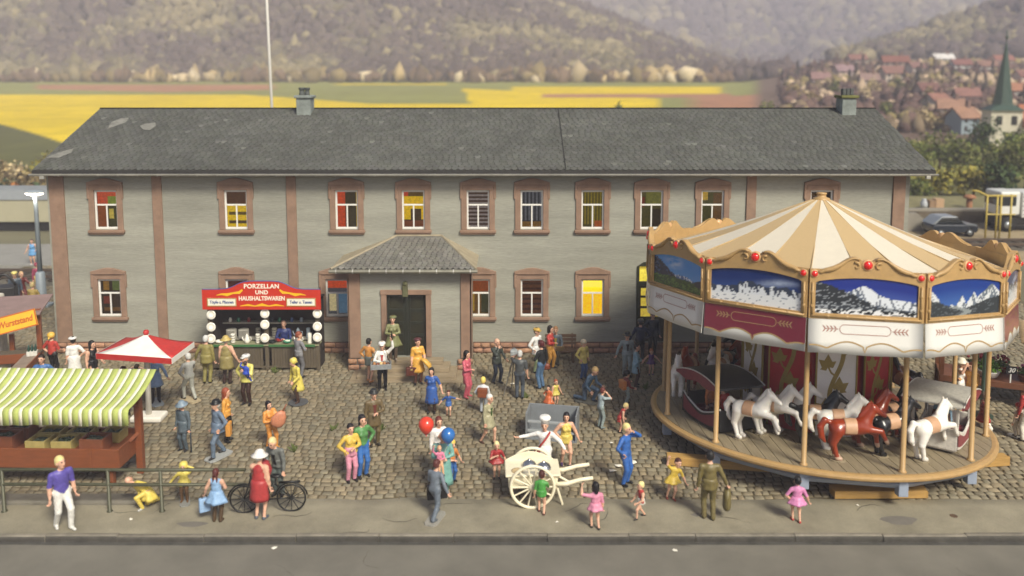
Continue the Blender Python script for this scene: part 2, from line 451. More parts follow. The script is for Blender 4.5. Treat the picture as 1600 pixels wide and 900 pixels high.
# stains and litter on pavement/road
mb = MB()
for (px, py, rx, ry) in ((1030 + 375, 814, .42, .2), (1100, 806, .3, .12), (300, 820, .35, .12)):
    x, y = G(px, py); 
    mb.add([(x + rx * math.cos(a) * (1 + .2 * math.sin(3 * a)), y + ry * math.sin(a), .0165) for a in np.linspace(0, 2 * PI, 22)[:-1]], [tuple(range(21))])
tag(mb.build('pavement_stain', M('stain', '6f6a62', .8, var=.15)), kind='structure')
mb = MB(); x, y = G(1490, 807); mb.lathe([(.09, -.1), (.09, .02), (.075, .026), (.06, .018)], 12, x, y)
mb.build('drain_cap', M('rusty_iron', '5a4636', .7, var=.3), label='small round rusty cap set in the pavement', cat='drain cap')

# hairline cracks in pavement and road
for i in range(16):
    on_road = i % 4 == 3; z = -.0955 if on_road else .0245
    x, y = rnd.uniform(-10.5, 10.5), (rnd.uniform(16.9, 17.8) if on_road else rnd.uniform(18.4, 19.4)); a = rnd.uniform(-.9, .9) + (PI / 2 if i % 3 == 0 else 0); pts = [(x, y)]
    for k in range(9):
        a += rnd.uniform(-.6, .6); x += .12 * math.cos(a); y = min(max(y + .1 * math.sin(a), 18.25 if not on_road else 16.5), 19.55 if not on_road else 17.95); pts.append((x, y))
    mb = MB(); vs = []
    for k, (xx, yy) in enumerate(pts): w = .009 * (1 - abs(k / 4.5 - 1)) + .003; vs += [(xx - w * .6, yy + w, z), (xx + w * .6, yy - w, z)]
    mb.add(vs, [(2 * k, 2 * k + 1, 2 * k + 3, 2 * k + 2) for k in range(len(pts) - 1)])
    tag(mb.build('crack', M('crack_dark', '4c473c', .95)), kind='structure')

# --- cobbled square: rows of single stones
m_cob = M('cobble', '857b66', .85, var=.26, scale=4, attr=True, bump=.5, bscale=22, dist=.02, spec=.3)
m_bed = M('cobble_joint', '5f553f', .95, var=.25, scale=3, bump=.4, bscale=20)
mb = MB(); mb.box(-27, 24, Y_PAV + .085, 46, -.3, -.02)
plaza = tag(mb.build('plaza', m_bed), kind='structure')
stones = []
y = Y_PAV + .1; row = 0
while y < 45.5:
    d = rnd.uniform(.2, .245)
    xl, xr = (-26.5, 23.5)
    lim = (y + d) * .66 + 1.2
    xl, xr = max(xl, -lim), min(xr, lim)
    if y > YW + .3: spans = [(xl, -17.7), (15.2, xr)]
    else: spans = [(xl, xr)]
    for a, b in spans:
        x = a + rnd.uniform(0, .25)
        while x < b:
            w = rnd.choice((.18, .2, .22, .25, .28)) * rnd.uniform(.92, 1.08)
            bow = .10 * math.sin(x * .55 + 1.3) + .05 * math.sin(x * 1.9 + row * .1)
            yy = y + bow
            if yy > Y_PAV + .09 and not (9.1 - 3.8 < x < 9.1 + 3.8 and abs(yy - 24.15) < 2.6): stones.append((x, yy, w, d))
            x += w + .012
    y += d + .008; row += 1
def stone_geo(x, y, w, d, mb):
    j = lambda s=.022: rnd.uniform(-s, s)
    g = .011; h = rnd.uniform(-.01, .014); tx, ty = rnd.uniform(-.012, .012), rnd.uniform(-.012, .012)
    cs = [(x + g + j(.012), y + g + j(.02)), (x + w - g + j(.012), y + g + j(.02)), (x + w - g + j(.012), y + d - g + j(.02)), (x + g + j(.012), y + d - g + j(.02))]
    cx, cy = x + w / 2, y + d / 2
    vs = [(p[0], p[1], -.04) for p in cs]
    vs += [(p[0] + (cx - p[0]) * .05, p[1] + (cy - p[1]) * .05, -.006 + h + (p[0] - cx) * tx * 8 + (p[1] - cy) * ty * 8) for p in cs]
    vs += [(p[0] + (cx - p[0]) * .22, p[1] + (cy - p[1]) * .22, .007 + h + rnd.uniform(-.005, .005) + (p[0] - cx) * tx * 8 + (p[1] - cy) * ty * 8) for p in cs]
    fs = []
    for r in (0, 4): fs += [(r + i, r + (i + 1) % 4, r + 4 + (i + 1) % 4, r + 4 + i) for i in range(4)]
    fs.append((8, 9, 10, 11))
    t = rnd.uniform(.8, 1.15); wv = rnd.uniform(-.05, .05); big = .8 + .4 * float(fbm(x * .5, y * .5, 41))
    mb.col = (t * big * (1 + wv), t * big, t * big * (1 - wv)); mb.smooth = True
    mb.add(vs, fs)
vis = [s for s in stones if abs(s[0]) < s[1] * .61]
stones_near = sorted(vis, key=lambda s: s[1] + abs(s[0]) * .02)[:300]
near_set = set(id(s) for s in stones_near)
rest = MB()
for s in stones:
    if id(s) in near_set:
        mb = MB(); stone_geo(*s, mb); mb.build('cobblestone', m_cob, plaza)
    else: stone_geo(*s, rest)
o = rest.build('cobblestones', m_cob, plaza); o['kind'] = 'stuff'
# raised edge at the far end of the railing
mb = MB(); mb.prism([(Y_PAV - .16, -.1), (Y_PAV - .14, .06), (Y_PAV - .08, .1), (Y_PAV + .3, .085), (Y_PAV + .42, .0), (Y_PAV + .42, -.1)], -24, -8.9, 'x')
tag(mb.build('raised_edging', M('edging', '6f6a5f', .85, var=.3, scale=2, bump=.5, bscale=14, dist=.03)), kind='structure')
# tufts of weeds between the stones
m_weed = M('weed', '55602c', .8, var=.4, scale=30)
for px, py, n, label in ((430, 582, 26, 'green weed tuft at the foot of the porcelain booth'), (596, 672, 30, 'leafy weed behind the old man in brown coat'), (460, 705, 12, 'small weed near the grey coated cyclist'), (1010, 608, 14, 'weed tuft between cobbles by the purple dressed girl'), (822, 622, 14, 'dry weed tuft by the photographer\'s feet'), (520, 672, 10, 'weed sprig behind the two teenage girls')):
    x, y = G(px, py); mb = MB()
    for i in range(n):
        a = rnd.uniform(0, 2 * PI); r = rnd.uniform(.02, .16); h = rnd.uniform(.05, .24); w = .03
        bx, by = x + r * math.cos(a) * .5, y + r * math.sin(a) * .5; tx, ty = x + r * 1.5 * math.cos(a), y + r * 1.5 * math.sin(a)
        mb.add([(bx - w * math.sin(a), by + w * math.cos(a), 0), (bx + w * math.sin(a), by - w * math.cos(a), 0), ((bx + tx) / 2 + w * 1.3, (by + ty) / 2, h * .7), (tx, ty, h)], [(0, 1, 2), (0, 2, 3)])
    mb.build('weed', m_weed, label=label, cat='weed')
# scraps of litter
m_lit = M('litter', 'e8e2d4', .7); 
for i, (px, py, s, label) in enumerate(((957, 736, .1, 'white paper scrap behind the man in blue overalls'), (966, 728, .13, 'yellowish litter scrap left of the man in blue overalls'), (990, 722, .16, 'large white paper scrap right of the man in blue overalls'), (955, 692, .07, 'tiny white scrap near the boy in red'), (800, 697 - 97, .1, 'white scrap by the tripod foot'), (870, 820 - 4, .05, 'white crumb on pavement below the ice cream cart'), (205, 800 + 12, .06, 'white crumb on pavement beneath the railing'), (1370 // 3 - 27, 857, .07, 'pale pebble on the road near the kerb'), (1054, 861, .08, 'white pebble on the road'), (1340, 800 - 10, .05, 'brown crumb beside the wooden beam'))):
    z = .03 if py < 786 else (.018 if py < 838 else -.098)
    x, y = G(px, py, z); mb = MB()
    k = [rnd.uniform(.6, 1.2) for _ in range(5)]
    vs = [(x + s * k[j] * math.cos(j * 1.257 + i), y + s * k[j] * .8 * math.sin(j * 1.257 + i), z + rnd.uniform(0, .03)) for j in range(5)]
    mb.add(vs + [(x, y, z + .035)], [(j, (j + 1) % 5, 5) for j in range(5)])
    mb.build('litter_scrap', m_lit, label=label, cat='litter')

# ================================================================ THE LONG HOUSE
XL, XR = -17.38, 14.86; ZE = 7.0
YR, ZR = 35.6, W(800, 170, 35.6)[1]
m_wall = M('house_render', '969589', .85, var=.22, scale=.5, bump=.42, bscale=8, stretch=(.35, 1, 2.6), dist=.025, speck=.08)
m_trim = M('sandstone_trim', '8c715e', .8, var=.2, scale=2.5, bump=.35, bscale=30, dist=.012)
m_stone = M('rough_sandstone', 'a57f66', .85, var=.28, scale=5, attr=True, bump=.7, bscale=14, dist=.03)
m_white = M('white_sash', 'e6e3dc', .45, var=.05, scale=8)
m_glass = M('window_glass', '1a1a18', .05)
gn = m_glass.node_tree; bs = gn.nodes['Principled BSDF']; bs.inputs['Transmission Weight'].default_value = 1; bs.inputs['Base Color'].default_value = (.95, .95, .92, 1); bs.inputs['IOR'].default_value = 1.2; bs.inputs['Roughness'].default_value = 0
m_dark = M('dark_room', '2b241c', .9)
house = empty('long_house', (0, 0, 0), 0, 'long two storey grey house with slate roof behind the market square', 'house')
# windows: (px centre, upper?, what shows inside)
WINS = [(166, 1, 'redgreen'), (369, 1, 'yellowshop'), (542, 1, 'redcurtain'), (646, 1, 'yellowroom'), (747, 1, 'blind'), (831, 1, 'lace'), (926, 1, 'olivecurtain'), (1018, 1, 'olive'), (1113, 1, 'oliveclock'), (1283, 1, 'dim'),
        (172, 0, 'darkshop'), (371, 0, 'reddim'), (527, 0, 'awning'), (748, 0, 'amber'), (831, 0, 'brownblind'), (926, 0, 'bright')]
ZU0, ZU1 = W(800, 358, YW)[1], W(800, 297, YW)[1]      # sash bottom / top, upper floor
ZL0, ZL1 = W(800, 494, YW)[1], W(800, 436, YW)[1]
SW = .88
opens = []
for px, up, k in WINS:
    z0, z1 = (ZU0, ZU1) if up else (ZL0, ZL1)
    x = W(px, 328 if up else 466, YW)[0]
    opens.append((x - SW / 2, x + SW / 2, z0, z1, k))
dx0, dx1 = W(997, 480, YW)[0], W(997, 480, YW)[0] + 1.15
opens.append((dx0, dx1, .45, W(800, 416, YW)[1], 'door'))
PX0, PX1 = W(547, 500, 28.95)[0], W(735, 500, 28.95)[0]   # porch
opens.append((-4.75, -2.6, .45, 2.9, 'pass'))
# front wall with real openings: split into a grid of cells
xs = sorted(set([XL, XR] + [v for o in opens for v in o[:2]])); zs = sorted(set([0, ZE] + [v for o in opens for v in o[2:4]]))
mb = MB(); TH = .34
def solid(xa, xb, za, zb): return not any(xa >= o[0] - 1e-6 and xb <= o[1] + 1e-6 and za >= o[2] - 1e-6 and zb <= o[3] + 1e-6 for o in opens)
for i in range(len(xs) - 1):
    for j in range(len(zs) - 1):
        if solid(xs[i], xs[i + 1], zs[j], zs[j + 1]):
            a, b, c0, d0 = xs[i], xs[i + 1], zs[j], zs[j + 1]
            mb.add([(a, YW, c0), (b, YW, c0), (b, YW, d0), (a, YW, d0)], [(0, 1, 2, 3)])
for a, b, c0, d0, k in opens:
    mb.add([(a, YW, c0), (b, YW, c0), (b, YW, d0), (a, YW, d0), (a, YW + TH, c0), (b, YW + TH, c0), (b, YW + TH, d0), (a, YW + TH, d0)], [(0, 1, 5, 4), (1, 2, 6, 5), (2, 3, 7, 6), (3, 0, 4, 7)])
YB = 2 * YR - YW
mb.build('front_wall', m_wall, house)
mb = MB(); mb.add([(XL, YW, 0), (XL, YB, 0), (XL, YB, ZE), (XL, YR, ZR - .15), (XL, YW, ZE)], [(4, 3, 2, 1, 0)]); mb.build('gable_wall', m_wall, house)
mb = MB(); mb.add([(XR, YW, 0), (XR, YB, 0), (XR, YB, ZE), (XR, YR, ZR - .15), (XR, YW, ZE)], [(0, 1, 2, 3, 4)]); mb.build('gable_wall', m_wall, house)
mb = MB(); mb.add([(XL, YB, 0), (XR, YB, 0), (XR, YB, ZE), (XL, YB, ZE)], [(0, 1, 2, 3)]); mb.build('rear_wall', m_wall, house)
mb = MB(); mb.box(XL + .1, XR - .1, YW + 2.2, YW + 2.25, 0, ZE - .05); mb.box(XL + .1, XR - .1, YW + TH, YW + 2.2, 3.5, 3.6); mb.build('inner_partition', m_dark, house)
# pilasters + eaves band
for i, (pxa, pxb, py) in enumerate(((75, 98, 280), (237, 252, 300), (447, 462, 300), (1167, 1182, 300), (1397, 1416, 280))):
    x0, x1 = W(pxa, py, YW - .06)[0], W(pxb, py, YW - .06)[0]
    mb = MB(); mb.box(x0, x1, YW - .07, YW + .02, .42, ZE - .17); mb.build('pilaster', m_trim, house, bevel=.012)
mb = MB(); mb.box(XL - .03, XR + .03, YW - .09, YW + .02, ZE - .17, ZE + .05); mb.build('eaves_band', M('eaves_brown', '7d5f4b', .8, var=.2, scale=3), house, bevel=.015)
# plinth: rough blocks, each a stone
def plinth(x0, x1, y, z0, z1, rows, parent, side=None):
    h = (z1 - z0) / rows
    for r in range(rows):
        x = x0 - (rnd.uniform(0, .2) if r else 0)
        while x < x1 - .05:
            w = rnd.uniform(.34, .62); a, b = max(x, x0), min(x + w, x1)
            if b - a > .06:
                mb = MB(); mb.smooth = True
                n = 4; g = .016
                za, zb = z0 + r * h + g, z0 + (r + 1) * h - g
                t = rnd.uniform(.75, 1.2); mb.col = (t, t * rnd.uniform(.94, 1.0), t * rnd.uniform(.88, 1.0))
                vs = []; 
                for jz in range(n + 1):
                    for ix in range(n + 1):
                        fx, fz = ix / n, jz / n; ed = min(fx, 1 - fx, fz, 1 - fz)
                        dp = .02 if ed == 0 else .085 + rnd.uniform(-.035, .04)
                        xx, zz = a + g + (b - a - 2 * g) * fx, za + (zb - za) * fz
                        if side is None: vs.append((xx, y - dp, zz))
                        else: vs.append((side + dp * (1 if side > 0 else -1) * 0 + (dp if y > 0 else -dp), xx, zz))
                fs = [(jz * (n + 1) + ix, jz * (n + 1) + ix + 1, (jz + 1) * (n + 1) + ix + 1, (jz + 1) * (n + 1) + ix) for jz in range(n) for ix in range(n)]
                mb.add(vs, fs); mb.build('plinth_stone', m_stone, parent)
            x += w
pl = MB(); pl.box(XL - .02, PX0 + .1, YW - .03, YW + .02, 0, .44); pl.box(PX1 - .1, dx0, YW - .03, YW + .02, 0, .44); pl.box(dx1, XR + .02, YW - .03, YW + .02, 0, .44)
plo = pl.build('plinth', M('plinth_mortar', '6b5346', .9, var=.2), house)
plinth(XL, PX0, YW - .03, .0, .42, 2, plo); plinth(PX1, dx0 - .1, YW - .03, .0, .42, 2, plo); plinth(dx1 + .05, 11.5, YW - .03, .0, .42, 2, plo)
mb = MB(); mb.box(dx0 - .15, dx1 + .3, YW - .5, YW - .03, 0, .2); mb.box(dx0 - .08, dx1 + .2, YW - .25, YW - .03, .2, .42); mb.build('side_step', m_trim, house, bevel=.02)
# --- windows
INT = {'redgreen': [('c2502c', 0, 1, .62, 1), ('7d8a2e', .45, 1, .62, .82), ('8a4a20', 0, .45, 0, .62), ('3d3a18', .45, 1, 0, .62), ('c9b24a', .5, .7, .25, .5)],
       'yellowshop': [('4a2f1a', 0, 1, .62, 1), ('d8b41e', 0, 1, 0, .6), ('5a4a20', .1, .9, .34, .42), ('4a3a1a', .1, .9, .12, .2)],
       'redcurtain': [('c4491f', 0, .38, 0, 1), ('3a3018', .38, .85, 0, 1), ('c9a818', .85, 1, 0, 1)],
       'yellowroom': [('a83a20', 0, .25, .6, 1), ('d6ae14', 0, 1, .22, .82), ('54401a', .25, 1, .82, 1), ('3a2a16', .35, .8, 0, .5), ('6a3a1c', 0, 1, 0, .2)],
       'blind': [('5c4438', 0, 1, 0, 1)] + [('b9aaa6', 0, 1, .03 + .1 * i, .075 + .1 * i) for i in range(10)],
       'lace': [('46454c', 0, 1, 0, 1)] + [('8a8a92', .04 + .16 * i, .12 + .16 * i, .2, 1) for i in range(6)] + [('a8792c', .05, .9, .02, .18)],
       'olivecurtain': [('4b4312', 0, 1, 0, 1)] + [('857318', .04 + .13 * i, .11 + .13 * i, .1, 1) for i in range(7)] + [('a8541c', .6, .95, 0, .2)],
       'olive': [('57501f', 0, 1, 0, 1), ('7a3420', 0, .25, .55, .8), ('7c7a30', .3, 1, .6, .95), ('3a2c16', .55, .95, .05, .5)],
       'oliveclock': [('4f4a20', 0, 1, 0, 1), ('d0a83c', .04, .36, .72, .95), ('6b4a22', .6, 1, .2, .9)],
       'dim': [('3c2f1c', 0, 1, 0, 1), ('6b4a20', .1, .6, .3, .9)],
       'darkshop': [('40301c', 0, 1, 0, 1), ('a87a2c', .1, .35, .66, .9), ('6d7a3c', .5, .8, .66, .92), ('7a5522', .1, .9, .1, .2), ('8a3a22', .1, .4, .3, .5)],
       'reddim': [('6a3020', 0, 1, 0, 1), ('3c2a1a', .2, .9, .2, .7)],
       'awning': [('46464a', 0, 1, 0, 1), ('c4481c', 0, 1, .72, 1), ('c9b98a', .1, .4, .1, .6), ('46647c', .5, .95, .05, .62)],
       'amber': [('8a4210', 0, 1, .62, 1), ('6a4a14', 0, 1, 0, .62), ('b08a24', .05, .3, .1, .6), ('38381c', .6, .9, .05, .6)],
       'brownblind': [('4a2814', 0, 1, 0, 1)] + [('6e4222', 0, 1, .04 + .14 * i, .12 + .14 * i) for i in range(7)],
       'bright': [('f0d01a', 0, 1, 0, 1), ('dcae10', 0, 1, 0, .58), ('f4dc50', .1, .9, .74, .9), ('c89c10', 0, .08, 0, .58), ('c89c10', .92, 1, 0, .58)], }
GLOW = {'bright': .95, 'yellowshop': .6, 'yellowroom': .6, 'redcurtain': .5, 'redgreen': .5, 'amber': .5, 'olive': .35, 'oliveclock': .4, 'olivecurtain': .45, 'blind': .25, 'lace': .2, 'darkshop': .35, 'awning': .5, 'brownblind': .3, 'dim': .15, 'reddim': .25}
def window(x0, x1, z0, z1, kind, upper):
    xc = (x0 + x1) / 2; w = x1 - x0; h = z1 - z0
    Wn = empty('window', (xc, YW, z0), 0, None, None, None, house)
    # stone surround: jambs with ears, lintel, pediment, sill -- moulded, slightly irregular
    mb = MB(); j = .19; e = .06; d = -.06
    mb.box(-w / 2 - j, -w / 2 + .02, d, .01, -.02, h + .02); mb.box(w / 2 - .02, w / 2 + j, d, .01, -.02, h + .02)
    mb.box(-w / 2 - j - .045, -w / 2 - j + .05, d - .012, .01, h * .78, h + .2); mb.box(w / 2 + j - .05, w / 2 + j + .045, d - .012, .01, h * .78, h + .2)
    mb.box(-w / 2 - j + .052, w / 2 + j - .052, d - .004, .01, h, h + .2)
    mb.build('surround', m_trim, Wn, bevel=.014)
    mb = MB(); W2 = w / 2 + j + .03; pk = rnd.uniform(.0, .03)
    pts = [(-W2, h + .2), (W2, h + .2), (W2 + .01, h + .3), (W2 * .62, h + .37 + pk * .5), (W2 * .3, h + .425 + pk), (0, h + .445 + pk), (-W2 * .3, h + .425 + pk), (-W2 * .62, h + .37 + pk * .5), (-W2 - .01, h + .3)]
    mb.prism(pts, d - .035, .01); mb.build('pediment', m_trim, Wn, bevel=.016)
    mb = MB()
    pts2 = [(-W2 * .8, h + .225)] + [(W2 * .8 * t, h + .235 + .02 * math.sin(abs(t) * PI)) for t in (-.5, 0, .5)] + [(W2 * .8, h + .225), (W2 * .8, h + .205), (-W2 * .8, h + .205)]
    mb.prism(pts2, d - .055, d - .03); mb.build('moulding', m_trim, Wn, bevel=.006)
    mb = MB(); mb.box(-w / 2 - j - .05, w / 2 + j + .05, d - .07, .01, -.13, -.02); mb.box(-w / 2 - j - .02, w / 2 + j + .02, d - .03, .01, -.19, -.13); mb.build('sill', m_trim, Wn, bevel=.02)
    # white sash, set back
    t = .075; y0, y1 = .04, .1; zt = h * .62
    mb = MB(); mb.box(-w / 2 + .002, -w / 2 + t, y0, y1, 0.002, h - .002); mb.box(w / 2 - t, w / 2 - .002, y0, y1, .002, h - .002)
    mb.box(-w / 2 + t, w / 2 - t, y0 + .002, y1, .002, t); mb.box(-w / 2 + t, w / 2 - t, y0 + .002, y1, h - t, h - .002)
    mb.box(-w / 2 + t, w / 2 - t, y0 - .012, y1, zt - .03, zt + .03); mb.box(-.026, .026, y0 - .004, y1, t, zt - .03)
    mb.build('sash', m_white, Wn, bevel=.006)
    for a, b, c0, d0 in ((-w / 2 + t, -.026, t, zt - .03), (.026, w / 2 - t, t, zt - .03), (-w / 2 + t, w / 2 - t, zt + .03, h - t)):
        mb = MB(); mb.box(a, b, y0 + .028, y0 + .034, c0, d0); mb.build('pane', m_glass, Wn)
    # the lit room behind: printed curtain/room card of the model, a few pieces in depth
    mb = MB(); cols = []; g = GLOW[kind]
    for i, (hx, a, b, c0, d0) in enumerate(INT[kind]):
        m = M('room_%s_%d' % (hx, g * 100), hx, .8, var=.55, scale=11, emit=hx, es=g * .9)
        if m not in cols: cols.append(m)
        mb.cur = cols.index(m); y = .26 - .012 * i
        mb.add([(-w / 2 + w * a, y, h * c0), (-w / 2 + w * b, y, h * c0), (-w / 2 + w * b, y, h * d0), (-w / 2 + w * a, y, h * d0)], [(0, 1, 2, 3)])
    mb.build('room_view', cols, Wn)
    return Wn
for (px, up, k), o in zip(WINS, opens): window(*o, up)
# side door, dark green with lit panes
dz = opens[len(WINS)][3]; dw = dx1 - dx0
m_dgreen = M('door_green', '2e3022', .5, var=.25, scale=4, bump=.2)
m_lit = M('door_light', 'e4cf4a', .6, emit='d8b83c', es=.4, var=.5, scale=9)
D = empty('side_door', (dx0, YW, .45), 0, None, None, None, house); dh = dz - .45
mb = MB(); mb.box(-.07, .0, -.05, .1, 0, dh); mb.box(dw, dw + .07, -.05, .1, 0, dh)
mb.prism([(-.07, dh), (dw + .07, dh), (dw * .85, dh + .16), (dw * .5, dh + .22), (dw * .15, dh + .16)], -.05, .1); mb.box(0, dw, -.03, .1, dh * .74, dh * .8); mb.build('door_frame', m_dgreen, D, bevel=.01)
for s in (0, 1):
    a, b = s * dw / 2 + .01, s * dw / 2 + dw / 2 - .01
    mb = MB(); mb.box(a, b, .02, .07, .0, dh * .3); mb.box(a, a + .09, .02, .07, dh * .3, dh * .74); mb.box(b - .09, b, .02, .07, dh * .3, dh * .74)
    for q in (.3, .44, .58, .71): mb.box(a + .09, b - .09, .022, .07, dh * q, dh * (q + .03))
    mb.build('door_leaf', m_dgreen, D, bevel=.008)
    mb = MB(); mb.box(a + .09, b - .09, .045, .055, dh * .33, dh * .71); mb.build('lit_pane', m_lit, D)
mb = MB(); mb.box(.04, dw - .04, .05, .06, dh * .8, dh - .01); mb.build('fanlight', m_lit, D)
mb = MB()
for q in (.3, .62): mb.tube([(dw * q, .045, dh * .81), (dw * (q + .06), .045, dh * .9), (dw * q, .045, dh * .99)], .018, 5)
mb.build('fanlight_scroll', m_dgreen, D)
# --- roof: slates laid in courses over a deck
m_slate = M('slate', '5b5c57', .75, var=.18, scale=1.2, attr=True, bump=.3, bscale=30, dist=.01, spec=.35)
m_deck = M('roof_deck', '3c3a36', .9)
roof = empty('roof', (0, 0, 0), 0, None, None, None, house)
EX0, EX1 = W(50, 262, YW - .5)[0], W(1462, 262, YW - .5)[0]
ye, ze = YW - .5, ZE + .08
mb = MB(); th = .1
for y0, z0 in ((ye, ze), (2 * YR - ye, ze)):
    vs = [(EX0, y0, z0), (EX1, y0, z0), (EX1, YR, ZR - .02), (EX0, YR, ZR - .02)]; vs += [(v[0], v[1], v[2] - th) for v in vs]
    mb.add(vs, [(0, 1, 2, 3), (7, 6, 5, 4), (0, 4, 5, 1), (1, 5, 6, 2), (2, 6, 7, 3), (3, 7, 4, 0)])
mb.build('roof_deck', m_deck, roof)
def slates(x0f, x1f, P0, P1, nrow, wmean, mb, seed=0, skip=None):
    """courses of small slates between eave line P0=(y,z) and ridge P1; x0f/x1f give the ends at fraction t"""
    L = math.hypot(P1[0] - P0[0], P1[1] - P0[1]); ny, nz = -(P1[1] - P0[1]) / L, (P1[0] - P0[0]) / L
    for r in range(nrow):
        t0, t1 = r / nrow, min(1, (r + 1.35) / nrow); tm = (r + .5) / nrow
        xa, xb = x0f(tm), x1f(tm); x = xa - (r % 2) * wmean * .5
        while x < xb:
            w = wmean * rnd.uniform(.94, 1.06); a, b = max(x, xa), min(x + w - .012, xb)
            x += w
            if b - a < .05 or (skip and skip(a, b)): continue
            lf = .02 + rnd.uniform(0, .01); lo = .008
            y0, z0 = P0[0] + (P1[0] - P0[0]) * t0, P0[1] + (P1[1] - P0[1]) * t0
            y1, z1 = P0[0] + (P1[0] - P0[0]) * t1, P0[1] + (P1[1] - P0[1]) * t1
            yq, zq = y0 + (y1 - y0) * .3, z0 + (z1 - z0) * .3
            A = lambda xx, yy, zz, l: (xx, yy + ny * l, zz + nz * l)
            c_ = (b - a) * .28
            k = rnd.uniform(.86, 1.12) * (.82 + .36 * float(fbm(a * .35, t0 * 3, 77 + seed))); 
            if rnd.random() < .012: k *= 1.5
            mb.col = (k, k * rnd.uniform(.97, 1.02), k * rnd.uniform(.95, 1.03))
            vs = [A(a, yq, zq, lf), A(a + c_, y0, z0, lf), A(b - c_, y0, z0, lf), A(b, yq, zq, lf), A(b, y1, z1, lo), A(a, y1, z1, lo), A(a + c_, y0, z0, 0), A(b - c_, y0, z0, 0)]
            mb.add(vs, [(0, 1, 2, 3, 4, 5), (1, 6, 7, 2)])
seam = W(872, 170, 35.6)[0]
mb = MB(); slates(lambda t: EX0, lambda t: EX1, (ye - .02, ze), (YR, ZR), 30, .24, mb, 0)
o = mb.build('slates', m_slate, roof); o['kind'] = 'stuff'
mb = MB(); mb.add([(EX0, 2 * YR - ye, ze + .01), (EX1, 2 * YR - ye, ze + .01), (EX1, YR, ZR), (EX0, YR, ZR)], [(3, 2, 1, 0)]); mb.build('rear_slope', m_slate, roof)
mb = MB(); mb.tube([(EX0, YR, ZR + .005), (EX1, YR, ZR + .005)], .05, 8); mb.build('ridge_cap', m_slate, roof)
# seam across the roof (two pieces of the model meet)
L = math.hypot(YR - ye, ZR - ze); ny, nz = -(ZR - ze) / L, (YR - ye) / L
mb = MB(); mb.add([(seam - .02, ye + ny * .045, ze + nz * .045), (seam + .02, ye + ny * .045, ze + nz * .045), (seam + .02 - .0, YR + ny * .045, ZR + nz * .045), (seam - .02, YR + ny * .045, ZR + nz * .045)], [(0, 1, 2, 3)]); mb.build('roof_seam', M('seam_black', '22211f', .9), roof)
m_scuff = M('roof_scuff', '7c7b74', .8, var=.3, scale=5)
def roofpt(px, py):
    # point on the front slope seen at this pixel
    d = ray(px, py); a = (ZR - ze) / (YR - ye)
    t = (ze - a * ye - CAM_H) / (d[2] - a * d[1]); p = (d[0] * t, d[1] * t, CAM_H + d[2] * t)
    return (p[0], p[1] + ny * .045, p[2] + nz * .045)
for pts in (((168, 203), (175, 192), (190, 186), (202, 186), (197, 193), (182, 198)), ((219, 198), (226, 195), (243, 193), (244, 198), (234, 205), (224, 204)), ((72, 248), (92, 240), (116, 233), (112, 240), (92, 248))):
    mb = MB(); mb.add([roofpt(*p) for p in pts], [tuple(range(len(pts)))]); mb.build('bare_patch', m_scuff, roof)
mb = MB(); mb.box(EX0 - .01, EX1 + .01, ye - .03, ye + .06, ze - .13, ze - .025); mb.build('fascia', M('fascia_black', '2c2a28', .6), roof)
# gutter with brackets
m_gut = M('gutter_zinc', 'b4b2aa', .42, var=.25, scale=1.5, metal=.35)
mb = MB(); prof = [(ye - .12 + .075 * math.cos(a), ze - .13 + .075 * math.sin(a)) for a in np.linspace(PI, 2 * PI, 7)] + [(ye - .045 - .01, ze - .13), (ye - .185, ze - .13)]
mb.smooth = False; mb.prism(prof[:7], EX0 - .05, EX1 + .05, 'x'); go = mb.build('gutter', m_gut, roof)
n = 46
for i in range(n):
    x = EX0 + .3 + (EX1 - EX0 - .6) * i / (n - 1); mb = MB()
    mb.prism([(ye - .12 + .088 * math.cos(a), ze - .13 + .088 * math.sin(a)) for a in np.linspace(PI * .93, 2 * PI, 7)], x - .022, x + .022, 'x'); mb.build('gutter_bracket', m_gut, go)
for x in (EX0 + .42, EX1 - .32):
    mb = MB(); mb.cbox(x, ye - .12, ze - .25, .16, .12, .12); mb.build('downpipe_outlet', m_gut, go, bevel=.01)
# chimneys
m_chim = M('chimney_stone', '7f8682', .85, var=.3, scale=3, bump=.6, bscale=12, dist=.03)
m_pot = M('chimney_pot', '4b4f4d', .7, var=.35, scale=6)
for px, s in ((477, 1), (1322, -1)):
    x = W(px, 160, YR - .3)[0]; C = empty('chimney', (x, YR - .45, ZR - .25), 0, None, None, None, roof)
    mb = MB(); mb.box(-.3, .3, -.22, .5, -.05, .72); mb.build('chimney_stack', m_chim, C, bevel=.03)
    mb = MB(); mb.box(-.37, .37, -.3, .56, .72, .84); mb.build('chimney_cap', m_chim if s > 0 else M('moss_cap', '6a6a3a', .9, var=.35, scale=6), C, bevel=.03)
    if s > 0:
        for dx, r in ((-.1, .13), (.12, .11)): mb = MB(); mb.lathe([(r, .84), (r * .8, 1.05), (r * 1.1, 1.08), (r * 1.1, 1.16), (r * .7, 1.16), (r * .6, .9)], 12, dx, .05); mb.build('chimney_pot', m_pot, C)
    else:
        for dx in (-.16, .0, .16): mb = MB(); mb.box(dx - .07, dx + .07, -.05, .2, .84, 1.12); mb.build('chimney_pot', m_pot, C, bevel=.02)
